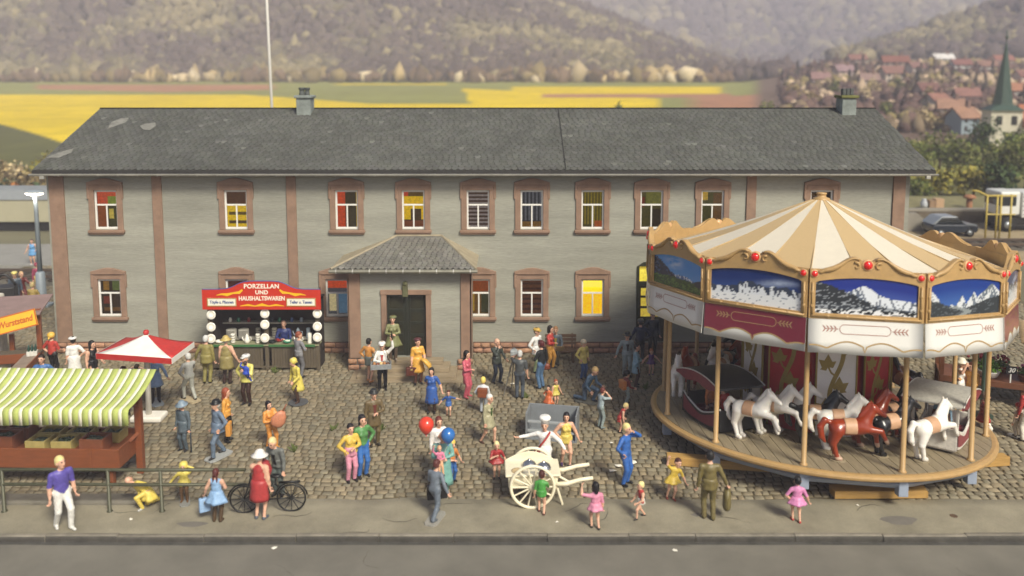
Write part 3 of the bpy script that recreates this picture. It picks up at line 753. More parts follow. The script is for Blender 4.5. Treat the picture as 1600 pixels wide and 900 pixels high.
# --- porch
YP = 28.95; ZP = W(640, 418, YP)[1]
mp = empty('porch', (0, 0, 0), 0, None, None, None, house)
DX0, DX1 = W(603, 500, YP)[0], W(667, 500, YP)[0]; DZ = W(640, 460, YP)[1]; SZ = .5
mb = MB()
for a, b, c0, d0 in ((PX0, DX0, 0, ZP), (DX1, PX1, 0, ZP), (DX0, DX1, DZ, ZP), (DX0, DX1, 0, SZ - .01)): mb.box(a, b, YP, YP + .3, c0, d0)
mb.box(PX0, PX0 + .3, YP + .3, YW, 0, ZP); mb.box(PX1 - .3, PX1, YP + .3, YW, 0, ZP); mb.build('porch_wall', m_wall, mp)
for a, b in ((PX0 - .05, PX0 + .38), (PX1 - .34, PX1 + .05)):
    mb = MB(); mb.box(a, b, YP - .07, YP + .0, .46, ZP - .02); mb.build('porch_pilaster', m_trim, mp, bevel=.012)
mb = MB(); mb.box(PX1 - .02, PX1 + .06, YP - .07, YP + .4, .46, ZP - .02); mb.build('porch_pilaster', m_trim, mp, bevel=.012)
mb = MB(); mb.box(PX0 - .06, PX0 - .0, YP - .07, YP + .4, .46, ZP - .02); mb.build('porch_pilaster', m_trim, mp, bevel=.012)
plinth(PX0 - .1, PX0 + .52, YP - .03, 0, .44, 2, mp); plinth(PX1 - .48, PX1 + .1, YP - .03, 0, .44, 2, mp)
# roof of the porch, hipped
rx0, rx1 = W(517, 416, YP - .35)[0], W(744, 416, YP - .35)[0]; ry = YP - .42; rz = ZP + .02
tx0, tx1 = W(620, 369, YW)[0], W(690, 369, YW)[0]; tz = W(655, 369, YW)[1]
mb = MB(); mb.add([(rx0, ry, rz), (rx1, ry, rz), (rx1, YW, rz), (rx0, YW, rz), (tx0, YW - .02, tz), (tx1, YW - .02, tz)], [(0, 1, 5, 4), (1, 2, 5), (3, 0, 4), (3, 2, 1, 0)]); pr = mb.build('porch_roof', m_deck, mp)
mb = MB(); slates(lambda t: rx0 + (tx0 - rx0) * t, lambda t: rx1 + (tx1 - rx1) * t, (ry - .01, rz + .01), (YW - .02, tz + .01), 15, .2, mb, 3)
o = mb.build('porch_slates', M('porch_slate', '78766f', .7, var=.2, scale=3, attr=True, bump=.4, bscale=40, dist=.01), mp); o['kind'] = 'stuff'
m_hip = M('hip_plaster', '9a8f78', .8, var=.2, scale=4)
mb = MB(); mb.add([(rx1 + .01, ry + .02, rz + .02), (rx1 + .01, YW, rz + .02), (tx1 + .02, YW, tz + .02)], [(0, 1, 2)]); mb.build('porch_hip', m_hip, mp); mb = MB(); mb.add([(rx0 - .01, ry + .02, rz + .02), (rx0 - .01, YW, rz + .02), (tx0 - .02, YW, tz + .02)], [(2, 1, 0)]); mb.build('porch_hip', m_hip, mp)
mb = MB(); mb.tube([(rx1, ry, rz + .03), (tx1, YW - .03, tz + .03)], .05, 6); mb.tube([(rx0, ry, rz + .03), (tx0, YW - .03, tz + .03)], .05, 6); mb.tube([(tx0, YW - .04, tz + .03), (tx1, YW - .04, tz + .03)], .05, 6); mb.build('hip_ridge', m_hip, mp)
mb = MB(); mb.tube([(rx0 - .05, ry - .05, rz - .05), (rx1 + .05, ry - .05, rz - .05)], .07, 8); pg = mb.build('porch_gutter', M('gutter_dark', '807d70', .5, var=.2, metal=.3), mp)
for i in range(9):
    x = rx0 + .2 + (rx1 - rx0 - .4) * i / 8; mb = MB(); mb.tube([(x - .02, ry - .05, rz - .05), (x + .02, ry - .05, rz - .05)], .082, 8); mb.build('gutter_bracket', m_gut, pg)
mb = MB(); mb.box(rx0 + .1, rx1 - .1, ry + .05, YP - .072, rz - .12, rz - .01); mb.build('porch_soffit', m_trim, mp)
# portal
mb = MB(); f = .16
mb.box(DX0 - f, DX0 + .03, YP - .06, YP + .12, SZ, DZ + .02); mb.box(DX1 - .03, DX1 + f, YP - .06, YP + .12, SZ, DZ + .02); mb.box(DX0 - f - .02, DX1 + f + .02, YP - .08, YP + .12, DZ, DZ + .17); mb.build('door_surround', m_trim, mp, bevel=.015)
m_drk = M('portal_green', '26291f', .4, var=.3, scale=4, bump=.2)
dm = (DX0 + DX1) / 2; mb = MB(); mb.box(dm - .05, dm + .05, YP + .1, YP + .2, SZ, DZ); mb.build('mullion', m_drk, mp, bevel=.01)
for a, b in ((DX0 + .03, dm - .05), (dm + .05, DX1 - .03)):
    D = empty('door', (0, 0, 0), 0, None, None, None, mp)
    D.parent = mp
    hh = DZ - SZ; mb = MB(); st = .08
    mb.box(a, a + st, YP + .13, YP + .19, SZ, DZ); mb.box(b - st, b, YP + .13, YP + .19, SZ, DZ)
    for q in (0, .3, .5, .7, .95): mb.box(a + st, b - st, YP + .132, YP + .19, SZ + hh * q, SZ + hh * min(1, q + .05))
    mb.build('door_leaf', m_drk, D, bevel=.008)
    for q0, q1 in ((.05, .3), (.35, .5), (.55, .7), (.75, .95)):
        mb = MB(); mb.box(a + st, b - st, YP + .16, YP + .17, SZ + hh * q0, SZ + hh * q1); mb.build('door_panel', M('portal_panel', '2b2a1c', .35, var=.35, scale=3), D)
mb = MB(); mb.cbox(dm - .02, YP - .09, DZ + .15, .2, .08, .44); mb.ball((dm - .02, YP - .1, DZ + .42), (.1, .08, .09), 8, 6); mb.build('keystone', M('keystone_green', '5c5c40', .7, var=.35, scale=9), mp, bevel=.03)
# steps
sx0, sx1 = W(585, 560, YP - .3)[0], W(692, 560, YP - .3)[0]
m_step = M('step_stone', '8f8068', .85, var=.2, scale=2.5, bump=.4, bscale=16)
st = empty('front_steps', (0, 0, 0), 0, None, None, None, mp)
for i in range(3):
    e = .22 * (2 - i); mb = MB(); mb.box(sx0 - e * 1.15, sx1 + e * 1.15, YP - .35 - .34 * (2 - i), YP + .1, .16 * i + .002, .16 * (i + 1) + .002); mb.build('step', m_step, st, bevel=.02)
mb = MB(); mb.box(sx0 - .75, sx1 + .75, YP - 1.25, YP, -.02, .03); mb.build('step_base', m_step, st, bevel=.01)

# ================================================================ FIGURES
SKIN = 'e0a988'
def rotm(rz=0, rx=0, ry=0):
    return np.array((Matrix.Rotation(rz, 3, 'Z') @ Matrix.Rotation(ry, 3, 'Y') @ Matrix.Rotation(rx, 3, 'X')))
def ik(S, T, l1, l2, pole):
    S, T, pole = Vector(S), Vector(T), Vector(pole)
    d = T - S; L = d.length
    mx = (l1 + l2) * .999
    if L > mx: d = d * (mx / L); T = S + d; L = mx
    if L < abs(l1 - l2) + .02: L = abs(l1 - l2) + .02; d = d.normalized() * L; T = S + d
    a = (l1 * l1 - l2 * l2 + L * L) / (2 * L); h = math.sqrt(max(0, l1 * l1 - a * a))
    n = d.normalized(); q = pole - n * pole.dot(n)
    if q.length < 1e-5: q = Vector((0, 1, 0)) - n * n.y
    return S + n * a + q.normalized() * h, T
_hand = {}
def hand_geo(curl):
    """palm and five bent fingers; +z along the hand, palm faces -y, thumb on +x"""
    key = round(curl, 2)
    if key in _hand: return _hand[key]
    mb = MB(); mb.smooth = True
    mb.tube([(0, 0, -.02), (0, 0, .0), (.0, -.002, .04), (0, -.004, .082), (0, -.005, .09)], [.026, .03, .041, .04, .03], 8, sq=.42, up=(0, 1, 0))
    for i, (x, l) in enumerate(((.03, .066), (.0105, .076), (-.0095, .07), (-.0285, .054))):
        p = Vector((x, -.004, .08)); a = .15; pts = [p.copy()]
        for q in (.42, .33, .25):
            a += curl * (1.0 + .1 * i); p = p + Vector((x * .02, -math.sin(a), math.cos(a))) * l * q; pts.append(p.copy())
        mb.tube(pts, [.0105, .0105, .0098, .007], 5)
    p = Vector((.034, -.004, .022)); d = Vector((.75, -.28, .6)).normalized(); d2 = Vector((.3, -.35 - curl * .3, .85)).normalized()
    mb.tube([p, p + d * .032, p + d * .032 + d2 * .03, p + d * .034 + d2 * .052], [.014, .0125, .011, .008], 5)
    _hand[key] = (mb.v, mb.f); return _hand[key]
ARM = {'down': ((.07, -.04, -.53), (.3, .9, 0)), 'fwd': ((-.02, -.44, -.16), (.3, .2, -1)), 'fwdlow': ((.0, -.30, -.38), (.4, .7, -.3)), 'akimbo': ((.015, -.02, -.40), (1, .25, .1)),
       'up': ((.16, -.12, .46), (1, -.1, -.3)), 'out': ((.50, -.08, -.10), (.2, .8, -.5)), 'outlow': ((.36, -.06, -.38), (.4, .8, 0)), 'chin': ((-.13, -.21, .06), (.5, -.3, -1)),
       'face': ((-.09, -.19, .17), (.8, -.4, -.6)), 'belly': ((-.15, -.21, -.27), (.9, .3, -.3)), 'chest': ((-.14, -.22, -.1), (.8, .1, -.6)), 'pocket': ((.03, -.05, -.43), (.8, .7, 0)), 'back': ((-.02, .2, -.42), (.8, .6, 0)), 'wave': ((.24, -.16, .28), (1, .1, -.5)),
       'swingf': ((.06, -.25, -.47), (.2, .9, 0)), 'swingb': ((.08, .22, -.47), (.2, .9, 0)), 'head': ((-.05, -.02, .30), (1, -.2, -.2)), 'side': ((.22, -.05, -.48), (.3, .9, 0))}
NPEOPLE = [0]
def person(px, py, label, h=1.72, face=0, top='777777', legs='444444', shoes='1c1a18', skin=SKIN, hair='3a2418', hairstyle='short', hat=None, hatcol='333333', arms=('down', 'down'), walk=0., lean=0., side=0., skirt=None, skirtcol=None, hem=.5, flare=.2, sleeves='long', fem=False, fat=1., child=False, yaw=0., nod=0., coat=None, apron=None, bare=False, base=None, seat=None, kneel=False, z=0., X=None, Y=None, bust=None, straps=False, group=None, tie=None, knee=None):
    """one painted figure; faces -y at face=0 (degrees, + turns to the viewer's right). Returns (root, {hand positions})"""
    k = h / 1.75
    if X is None: X, Y = G(px, py, z)
    cm = []                                           # materials in slot order
    def mi(hx):
        if hx not in cm: cm.append(hx)
        return cm.index(hx)
    HS = 1.10 * (1.22 if child else 1.0)              # small figures carry slightly large heads
    legL = .92 if child else 1.0
    pel = .93 * legL - (.0)
    P = []
    lf = mi(legs); tp = mi(top); sk = mi(skin); sh = mi(shoes)
    bl = mi(skin) if bare else lf
    if seat is not None: pelz = seat / k + .09
    elif kneel: pelz = .56
    else: pelz = pel - .012 - abs(walk) * .05
    pv = Vector((0, 0, pelz))
    TR = rotm(0, -lean, side)                          # lean>0 tips forward (towards -y)
    TR = np.array(Matrix.Rotation(side, 3, 'Y') @ Matrix.Rotation(lean, 3, 'X'))
    tv = lambda a: Vector(pv) + Vector(TR @ np.array(a, float))
    wsc = np.array((1.08, .80, 1.))
    fr = (np.array(pv), TR, wsc)
    sw = .145 if not fem else .125
    tl = .50 - (.06 if child else 0)
    P.append(Prim((-.075, 0, .0), (.075, 0, .0), .118 * (1.06 if fem else 1) * fat ** .5, .118 * (1.06 if fem else 1) * fat ** .5, lf if skirt is None else tp, .05, fr))
    P.append(Prim((0, -.02 * (fat - 1), .06), (0, -.03 * (fat - 1), .2), .135 * fat, .132 * fat, tp, .05, fr))
    P.append(Prim((0, 0, .2), (0, 0, .36), .13 * fat ** .7, .155 * (1 if not fem else .92), tp, .05, fr))
    P.append(Prim((-sw, 0, tl - .06), (sw, 0, tl - .06), .07, .07, tp if not straps else sk, .06, fr))
    if fem:
        for s in (-1, 1): P.append(Prim((s * .065, -.13, .31), (s * .06, -.12, .31), .062, .062, tp, .03, fr))
    P.append(Prim((0, .0, tl - .03), (0, -.03, tl + .09), .052, .05, sk, .03, fr))
    # head
    hc = tv((0, -.035, tl + .17 * HS))
    HR = TR @ np.array(Matrix.Rotation(R(yaw), 3, 'Z') @ Matrix.Rotation(nod, 3, 'X'))
    hs = np.array((.84, 1.0, 1.0)) * HS
    hf = (np.array(hc), HR, hs)
    P.append(Prim((0, .012, .03), (0, .0, .02), .1, .098, sk, .02, hf))
    P.append(Prim((0, -.022, -.03), (0, -.035, -.075), .078, .055, sk, .03, hf))
    P.append(Prim((0, -.098, .012), (0, -.112, -.026), .013, .018, sk, .012, hf))
    for s in (-1, 1): P.append(Prim((s * .105, .012, .012), (s * .108, .014, -.022), .018, .014, sk, .008, hf))
    # arms
    hands = {}
    for s, pose, nm in ((-1, arms[0], 'R'), (1, arms[1], 'L')):
        tgt, pole = ARM[pose] if isinstance(pose, str) else pose
        S = tv((s * (sw + .055), 0, tl - .06))
        t = Vector((s * tgt[0], tgt[1], tgt[2])); pl_ = Vector((s * pole[0], pole[1], pole[2]))
        if not isinstance(pose, str) or lean: t2 = t if (pose == 'down' or not isinstance(pose, str)) else Vector(TR @ np.array(t))
        else: t2 = t
        E_, H_ = ik(S, S + t2, .285, .255, Vector(TR @ np.array(pl_)))
        slv = tp
        P.append(Prim(S, S.lerp(E_, .9), .066 * (fat ** .5), .055, slv if sleeves != 'none' else sk, .035))
        P.append(Prim(E_, E_.lerp(H_, .5), .053, .047 if sleeves == 'long' else .042, slv if sleeves == 'long' else sk, .02))
        P.append(Prim(E_.lerp(H_, .5), E_.lerp(H_, .93), .045 if sleeves == 'long' else .042, .032 if sleeves != 'long' else .041, slv if sleeves == 'long' else sk, .02))
        P.append(Prim(H_.lerp(E_, .06), H_, .027, .026, sk, .01))
        hands[nm] = (H_, (H_ - E_).normalized(), s)
    # legs
    for s in (-1, 1):
        hip = tv((s * .082, 0, -.02))
        if seat is not None: ft = Vector((s * .1, -.42, .085)); pole = Vector((0, -1, .5))
        elif kneel: ft = Vector((s * .1, -.22, .085)) if s > 0 else Vector((s * .1, .42, .1)); pole = Vector((0, -1, -.2 if s < 0 else .3))
        else: ft = Vector((s * (.085 + .015), -walk * .3 * s, .085)); pole = Vector((s * .12, -1, 0)); ft.x += side * -.25
        if knee and s == knee[0]: ft = Vector(knee[1])
        K_, A_ = ik(hip, ft, .425 * legL, .415 * legL, pole)
        shk = bl if knee is None else bl
        lw = 1.0 if legs != skin and not bare else .88
        P.append(Prim(hip, K_, .1 * lw * fat ** .4, .074 * lw, lf if not bare or skirt is None else sk, .03))
        P.append(Prim(K_, A_, (.072 if lw == 1 else .06) * lw, (.06 if lw == 1 else .044) * lw, bl, .02))
        toe = -.135
        P.append(Prim(A_ + Vector((0, .02, -.035)), A_ + Vector((s * .03, toe, -.048)), .046, .036, sh, .02))
    vs = .0235 * (1.0 if h > 1.4 else .85)
    V, Qd, mk = blob_mesh(P, vs)
    lo = V[:, 2].min()
    # folds and creases of moulded clothing
    zc = float(hc.z) - .13 * HS; amp = .0075 * np.clip((zc - V[:, 2]) / .1, 0, 1) * np.clip((V[:, 2] - .1) / .1, 0, 1)
    sd_ = X * 3.7 + Y * 1.9; f1 = np.sin(V[:, 2] * 46 + V[:, 0] * 38 + sd_) * np.sin(V[:, 0] * 31 - V[:, 1] * 42 + V[:, 2] * 14 + sd_ * 2)
    cen = V - np.array([0, 0, 1]) * V[:, 2:3]; nr_ = cen / (np.linalg.norm(cen, axis=1, keepdims=True) + 1e-4)
    V = V + nr_ * (amp * f1)[:, None]
    mbd = MB()
    # hands, eyes, brows and mouth are part of the same body mesh
    for nm, (hp, dr, s) in hands.items():
        vsx, fsx = hand_geo(.55 if arms[0 if s < 0 else 1] not in ('belly', 'out') else .25)
        zax = dr; xax = Vector((-s * .3, -1, 0)); xax = (xax - zax * xax.dot(zax))
        xax = xax.normalized() if xax.length > .05 else Vector((1, 0, 0)); yax = zax.cross(xax)
        T = Matrix((xax, yax, zax)).transposed().to_4x4(); T.translation = hp
        mbd.T = T @ Matrix.Scale(1.12, 4) @ Matrix.Diagonal((1, s, 1, 1)); mbd.cur = sk; mbd.smooth = True
        mbd.add(vsx, fsx if s > 0 else [f[::-1] for f in fsx])
    T = Matrix(HR.tolist()).to_4x4() @ Matrix.Diagonal((hs[0], hs[1], hs[2], 1)); T.translation = hc; mbd.T = T
    ey = mi('2a211c'); mo = mi('a8584c')
    mbd.cur = ey
    for s in (-1, 1): mbd.ball((s * .04, -.09, .018), (.016, .013, .011), 6, 4); mbd.box(s * .04 - .02, s * .04 + .02, -.1, -.085, .038, .044)
    mbd.cur = mo; mbd.ball((0, -.088, -.062), (.027, .014, .009), 8, 4)
    mbd.T = None
    n0 = len(V)
    faces = [tuple(q) for q in Qd] ; mats_i = list(mk)
    allv = [tuple(v) for v in V] + mbd.v
    faces += [tuple(i + n0 for i in f) for f in mbd.f]; mats_i += mbd.m
    me = bpy.data.meshes.new('body'); me.from_pydata(allv, [], faces)
    for hx in cm: me.materials.append(paint(hx, .5 if hx == skin else .42))
    me.polygons.foreach_set('material_index', [int(i) for i in mats_i]); me.polygons.foreach_set('use_smooth', [True] * len(faces)); me.update()
    bz = .035 if base else 0
    root = empty('person', (X, Y, z + bz + .012 - (0 if seat is not None else 0)), R(face), label, 'person', group)
    root.scale = (k, k, k)
    bo = obj('body', me, root, (0, 0, -lo if seat is None else 0))
    dz = bo.location.z
    def sub(name, mb, hx, rough=.42): 
        o = mb.build(name, paint(hx, rough), root, (0, 0, dz)); return o
    # hair
    if hairstyle and hair:
        H = []; hm = mi(hair)
        H.append(Prim((0, .025, .045), (0, .03, .01), .108, .104, 0, .02, hf))
        if hairstyle in ('long', 'bob'): 
            l = .22 if hairstyle == 'long' else .1
            H.append(Prim((0, .05, 0), (0, .085, -l), .085, .06, 0, .03, hf))
            for s in (-1, 1): H.append(Prim((s * .085, .01, .02), (s * .085, .03, -.09), .035, .03, 0, .02, hf))
        if hairstyle == 'bun': H.append(Prim((0, .12, .05), (0, .125, .05), .045, .045, 0, .02, hf))
        if hairstyle == 'braids':
            for s in (-1, 1): H.append(Prim((s * .06, .08, -.05), (s * .07, .1, -.3), .035, .022, 0, .02, hf))
        if hairstyle == 'curly':
            for i in range(9): a = i * 2.4; H.append(Prim((.08 * math.cos(a), .05 + .05 * math.sin(a * 1.7), .05 + .05 * math.sin(a)), (.08 * math.cos(a), .05 + .05 * math.sin(a * 1.7), .05 + .05 * math.sin(a)), .045, .045, 0, .02, hf))
        o_, Rm, scl = hf
        def clip(Pp):
            q = ((Pp - o_) @ Rm) / scl          # keep hair off the face
            face_ = np.minimum(-.05 - q[..., 1], .062 - q[..., 2]) if hairstyle != 'bald' else np.maximum(-.02 - q[..., 1], q[..., 2] - .02)
            low = -.06 - q[..., 2] if hairstyle == 'short' else np.full(q.shape[:-1], -1.)
            return np.maximum(face_, low) * .9
        Vh, Qh, _ = blob_mesh(H, .017 * HS / 1.1, clip)
        if len(Qh):
            obj('hair', npmesh('hair', Vh, Qh, paint(hair, .55)), root, (0, 0, dz))
    if hat:
        mb = MB(); mb.smooth = True; mb.T = Matrix(HR.tolist()).to_4x4(); mb.T.translation = hc; mb.T = mb.T @ Matrix.Scale(HS, 4)
        c_ = (0, .02, .06)
        if hat == 'fedora': mb.lathe([(.175, .045), (.18, .055), (.105, .06), (.1, .13), (.085, .165), (.03, .155), (.0, .15)], 14, 0, .012, 0, .92, 1.05)
        elif hat == 'sunhat': mb.lathe([(.19, .03), (.195, .04), (.12, .075), (.1, .13), (.06, .17), (0, .18)], 14, 0, .012)
        elif hat == 'bowler': mb.lathe([(.14, .05), (.145, .06), (.108, .065), (.105, .11), (.075, .155), (.0, .17)], 14, 0, .012, 0, .95, 1.1)
        elif hat == 'cap': mb.lathe([(.1, .04), (.122, .07), (.13, .1), (.1, .135), (.0, .145)], 14, 0, .02, 0, .95, 1.08); mb.prism([(-.08, -.08), (-.06, -.15), (0, -.17), (.06, -.15), (.08, -.08)], .055, .068, 'z')
        elif hat == 'beret': mb.lathe([(.09, .05), (.13, .075), (.13, .105), (.08, .135), (0, .14)], 14, .015, .025)
        elif hat == 'chef': mb.lathe([(.098, .05), (.1, .13), (.14, .16), (.15, .21), (.12, .25), (.05, .26), (0, .25)], 14, 0, .015)
        elif hat == 'scarf': mb.lathe([(.09, -.05), (.118, .0), (.125, .06), (.1, .12), (.05, .145), (0, .15)], 14, 0, .035); mb.tube([(0, .13, -.02), (0, .17, -.08)], [.035, .02], 6)
        elif hat == 'hood': mb.lathe([(.115, -.09), (.13, .0), (.13, .07), (.1, .13), (.05, .155), (0, .16)], 14, 0, .045)
        elif hat == 'helmet': mb.lathe([(.122, .02), (.125, .06), (.1, .125), (.05, .15), (0, .155)], 14, 0, .015)
        sub({'cap': 'cap', 'helmet': 'cap', 'scarf': 'headscarf', 'hood': 'hood', 'beret': 'beret'}.get(hat, 'hat'), mb, hatcol)
    # skirt / coat tails
    if skirt:
        mb = MB(); mb.smooth = True
        z0 = pelz + (.14 if skirt != 'coat' else .16); z1 = hem / k if seat is None else pelz - .05
        n = 36; vsk = []; rows = 7
        for r_ in range(rows):
            t = r_ / (rows - 1); zz = z0 + (z1 - z0) * t
            q = np.array(pv) + TR @ np.array((0, 0, zz - pelz)) if zz > pelz else np.array((pv[0], pv[1] + (pelz - zz) * lean * .2, zz))
            rw = (.158 * fat + .0) + (flare * 1.15 * t ** 1.1) + .02 * math.sin(min(1, t * 2.2) * PI) ; 
            for j in range(n):
                a = 2 * PI * j / n; w_ = 1 + (.09 * t * math.sin(a * 5 + X) + .045 * t * math.sin(a * 9 + Y)) * (1 if flare > .1 else .4)
                vsk.append((q[0] + rw * w_ * math.cos(a), q[1] + rw * w_ * .80 * math.sin(a) * (1 + abs(walk) * .35 * t), q[2]))
        fsk = [(r_ * n + j, (r_ + 1) * n + j, (r_ + 1) * n + (j + 1) % n, r_ * n + (j + 1) % n) for r_ in range(rows - 1) for j in range(n)] + [tuple((rows - 1) * n + j for j in range(n - 1, -1, -1)), tuple(range(n))]
        mb.add(vsk, fsk); sub('coat_skirt' if skirt == 'coat' else 'skirt', mb, skirtcol or top)
    if apron:
        mb = MB(); mb.smooth = True; vs_ = []; n = 9
        for r_ in range(6):
            zz = pelz + .15 - r_ * .1; rw = .17 + .012 * r_
            for j in range(n): a = -PI / 2 + (j / (n - 1) - .5) * 2.6; vs_.append((rw * math.cos(a), rw * .85 * math.sin(a), zz))
        mb.add(vs_, [(r_ * n + j, (r_ + 1) * n + j, (r_ + 1) * n + j + 1, r_ * n + j + 1) for r_ in range(5) for j in range(n - 1)]); sub('apron', mb, apron)
    if tie or coat:
        # shirt front / open coat showing another colour
        mb = MB(); mb.smooth = True; hx = tie or coat; w_ = .045 if tie else .055
        pts = [tv((x_ * w_ * (1.2 if z_ > .3 else .7), -.134 * (1 if z_ > .25 else 1.0 * fat) - .004, z_)) for z_ in (.06, .2, .3, .4) for x_ in (-1, 0, 1)]
        pts = [p + Vector(TR @ np.array((0, -.012 if i % 3 == 1 else 0.0, 0))) for i, p in enumerate(pts)]
        mb.add([tuple(p) for p in pts], [(r_ * 3 + j, r_ * 3 + j + 1, r_ * 3 + j + 4, r_ * 3 + j + 3) for r_ in range(3) for j in range(2)]); sub('shirt_front', mb, hx)
    if base:
        mb = MB(); mb.smooth = False
        if base == 'disc': mb.lathe([(.36, -.035), (.37, -.005), (.35, .008), (0, .01)], 20, 0, .0)
        else: mb.prism([(-.13, -.42), (.13, -.42), (.2, -.3), (.2, .3), (.13, .42), (-.13, .42), (-.2, .3), (-.2, -.3)], -.04, .002, 'z')
        bo_ = mb.build('base_plate', paint({'disc': '55585c'}.get(base, base), .5), root, (0, 0, 0)); 
        if base != 'disc' : bo_.rotation_euler = (0, 0, .2)
    Mw = Matrix.Translation(root.location) @ Matrix.Rotation(R(face), 4, 'Z') @ Matrix.Scale(k, 4)
    out = {nm: Mw @ (hp + dr * .075 + Vector((0, 0, dz))) for nm, (hp, dr, s) in hands.items()}
    out['head'] = Mw @ (hc + Vector((0, 0, dz))); out['root'] = root; out['back'] = Mw @ (tv((0, .14, .3)) + Vector((0, 0, dz))); out['belly'] = Mw @ (tv((0, -.16, .08)) + Vector((0, 0, dz)))
    NPEOPLE[0] += 1
    return out
# ---- carried things
def case(name, p, label, col, w=.42, h=.3, d=.14, rz=0, cat='suitcase', soft=False, trim=None):
    E_ = empty(name, (p.x, p.y, p.z - h - .05), R(rz), label, cat)
    mb = MB()
    if soft: mb.smooth = True; mb.tube([(0, 0, 0), (0, 0, h * .15), (0, 0, h * .6), (0, 0, h)], [w * .4, w * .52, w * .5, w * .36], 12, sq=d / w, up=(0, 1, 0))
    else: mb.cbox(0, 0, h / 2, w, d, h)
    mb.build('case_body' if not soft else 'bag_body', paint(col), E_, bevel=0 if soft else .025)
    mb = MB(); mb.smooth = True; mb.tube([(-w * .22, 0, h - .01), (-w * .2, 0, h + .05), (w * .2, 0, h + .05), (w * .22, 0, h - .01)], .013, 6); mb.build('handle', paint(trim or '3a2a1e'), E_)
    if not soft: mb = MB(); mb.cbox(0, -d / 2 - .004, h * .75, w * .2, .012, .05); mb.build('clasp', paint('b09a5a', .3), E_)
    return E_
def balloon(p, col, label, r=.2, to=None):
    E_ = empty('balloon', p, 0, label, 'balloon')
    mb = MB(); mb.smooth = True; mb.lathe([(.01, -1.3 * r), (r * .35, -1.1 * r), (r * .75, -.6 * r), (r * .98, 0), (r * .9, .45 * r), (r * .6, .82 * r), (r * .25, 1.0 * r), (0, 1.03 * r)], 18)
    mb.build('balloon_skin', M('balloon_' + col, col, .22, coat=.4), E_)
    mb = MB(); mb.lathe([(.025, -1.42 * r), (.01, -1.3 * r)], 8); mb.build('knot', M('balloon_' + col, col, .22), E_)
    if to: q = Vector(to) - Vector(p); mb = MB(); mb.tube([(0, 0, -1.4 * r), tuple(q * .6 + Vector((.02, 0, 0))), tuple(q)], .006, 5); mb.build('string', paint('d8d2c0'), E_)
    return E_

# ================================================================ THE CROWD ON THE SQUARE
p_ = person
p_(100, 826, 'blond man in purple shirt and white trousers on the pavement by the railing', 1.8, 48, top='5b4ea8', legs='dedcd4', shoes='d8d6ce', hair='e3cf7c', arms=('down', 'down'), walk=.55, sleeves='short', yaw=18, nod=-.08)
p_(84, 590, 'woman in red top and yellow headscarf at the sausage stand', 1.62, 168, top='c33a2c', legs='1e1c1c', hat='scarf', hatcol='e6b51c', apron='dedad0', arms=('fwdlow', 'akimbo'), hairstyle=None, fem=True, sleeves='short')
p_(118, 598, 'woman in white dress and white cap with hand on hip', 1.62, 200, top='e8e6e0', legs=SKIN, bare=True, skirt='dress', hem=.42, flare=.08, hair='1a1614', hat='beret', hatcol='e8e6e0', arms=('akimbo', 'down'), sleeves='short', fem=True)
p_(147, 606, 'black haired woman in black swimsuit beside the red umbrella', 1.64, 62, top='17161a', legs=SKIN, bare=True, skirt='suit', skirtcol='17161a', hem=.70, flare=.02, hair='131012', hairstyle='long', arms=('down', 'fwdlow'), sleeves='none', fem=True, yaw=10)
p_(70, 637, 'stallholder in blue jacket and yellow shirt behind the striped awning', 1.74, 8, top='3a6ba8', legs='3c3a38', coat='d6b828', hair='2c1d14', arms=('akimbo', 'akimbo'))
p_(196, 648, 'brown haired person mostly hidden behind the striped awning', 1.55, 30, top='7b5a3a', legs='44382c', hair='5a2d1c', hairstyle='curly')
p_(216, 618, 'child in dark blue shirt lifting arms under the red umbrella', 1.1, 165, top='24599b', legs='24599b', hair='3a2a1c', arms=('head', 'head'), sleeves='short', child=True)
p_(244, 630, 'woman in pale blue dress and black boots under the red umbrella', 1.6, 25, top='7f9fc8', legs='1c1a1a', skirt='dress', hem=.55, flare=.1, hair='c08a4a', hairstyle='bob', arms=('fwdlow', 'side'), fem=True, base='8a949c')
p_(297, 626, 'grey haired man in pale grey clothes with braces, walking', 1.58, -128, top='a9aaa4', legs='a2a398', hair='c9c9c4', arms=('chest', 'akimbo'), walk=.65, base='b9a680')
p_(324, 599, 'broad man in khaki suit seen from behind at the porcelain booth', 1.68, 178, top='8f8440', legs='8c8240', skirt='coat', hem=.74, flare=.03, hair='cfd0cc', arms=('down', 'side'), fat=1.22, shoes='2a241c')
p_(355, 600, 'stout woman in khaki dress and straw hat seen from behind', 1.66, 178, top='93854a', legs='3a2620', skirt='dress', hem=.56, flare=.05, hair='d6d8d8', hat='sunhat', hatcol='c0a852', arms=('side', 'down'), sleeves='none', fat=1.3, fem=True, straps=True)
d = p_(387, 632, 'man in yellow shirt and white cap carrying a child', 1.66, -14, top='d8cf58', legs='3a231c', skirt='coat', hem=.78, flare=.05, hair='8a8a88', hat='cap', hatcol='e2e2de', arms=('akimbo', 'chest'), shoes='141211', yaw=-20, fat=1.1)
p_(0, 0, 'small child in bright blue carried on the arm of a man', .80, 160, X=d['L'].x + .12, Y=d['L'].y - .06, z=d['L'].z - .44, top='2a4ec4', legs='2a4ec4', skirt='dress', hem=.3, flare=.06, hair='3c3030', arms=('down', 'wave'), child=True, shoes='e8e4dc', seat=.30)
p_(468, 590, 'red haired man in grey suit facing the porcelain counter', 1.64, 140, top='86868a', legs='6c6c70', hair='8a4020', skirt='coat', hem=.8, flare=.02, arms=('belly', 'belly'), yaw=-30)
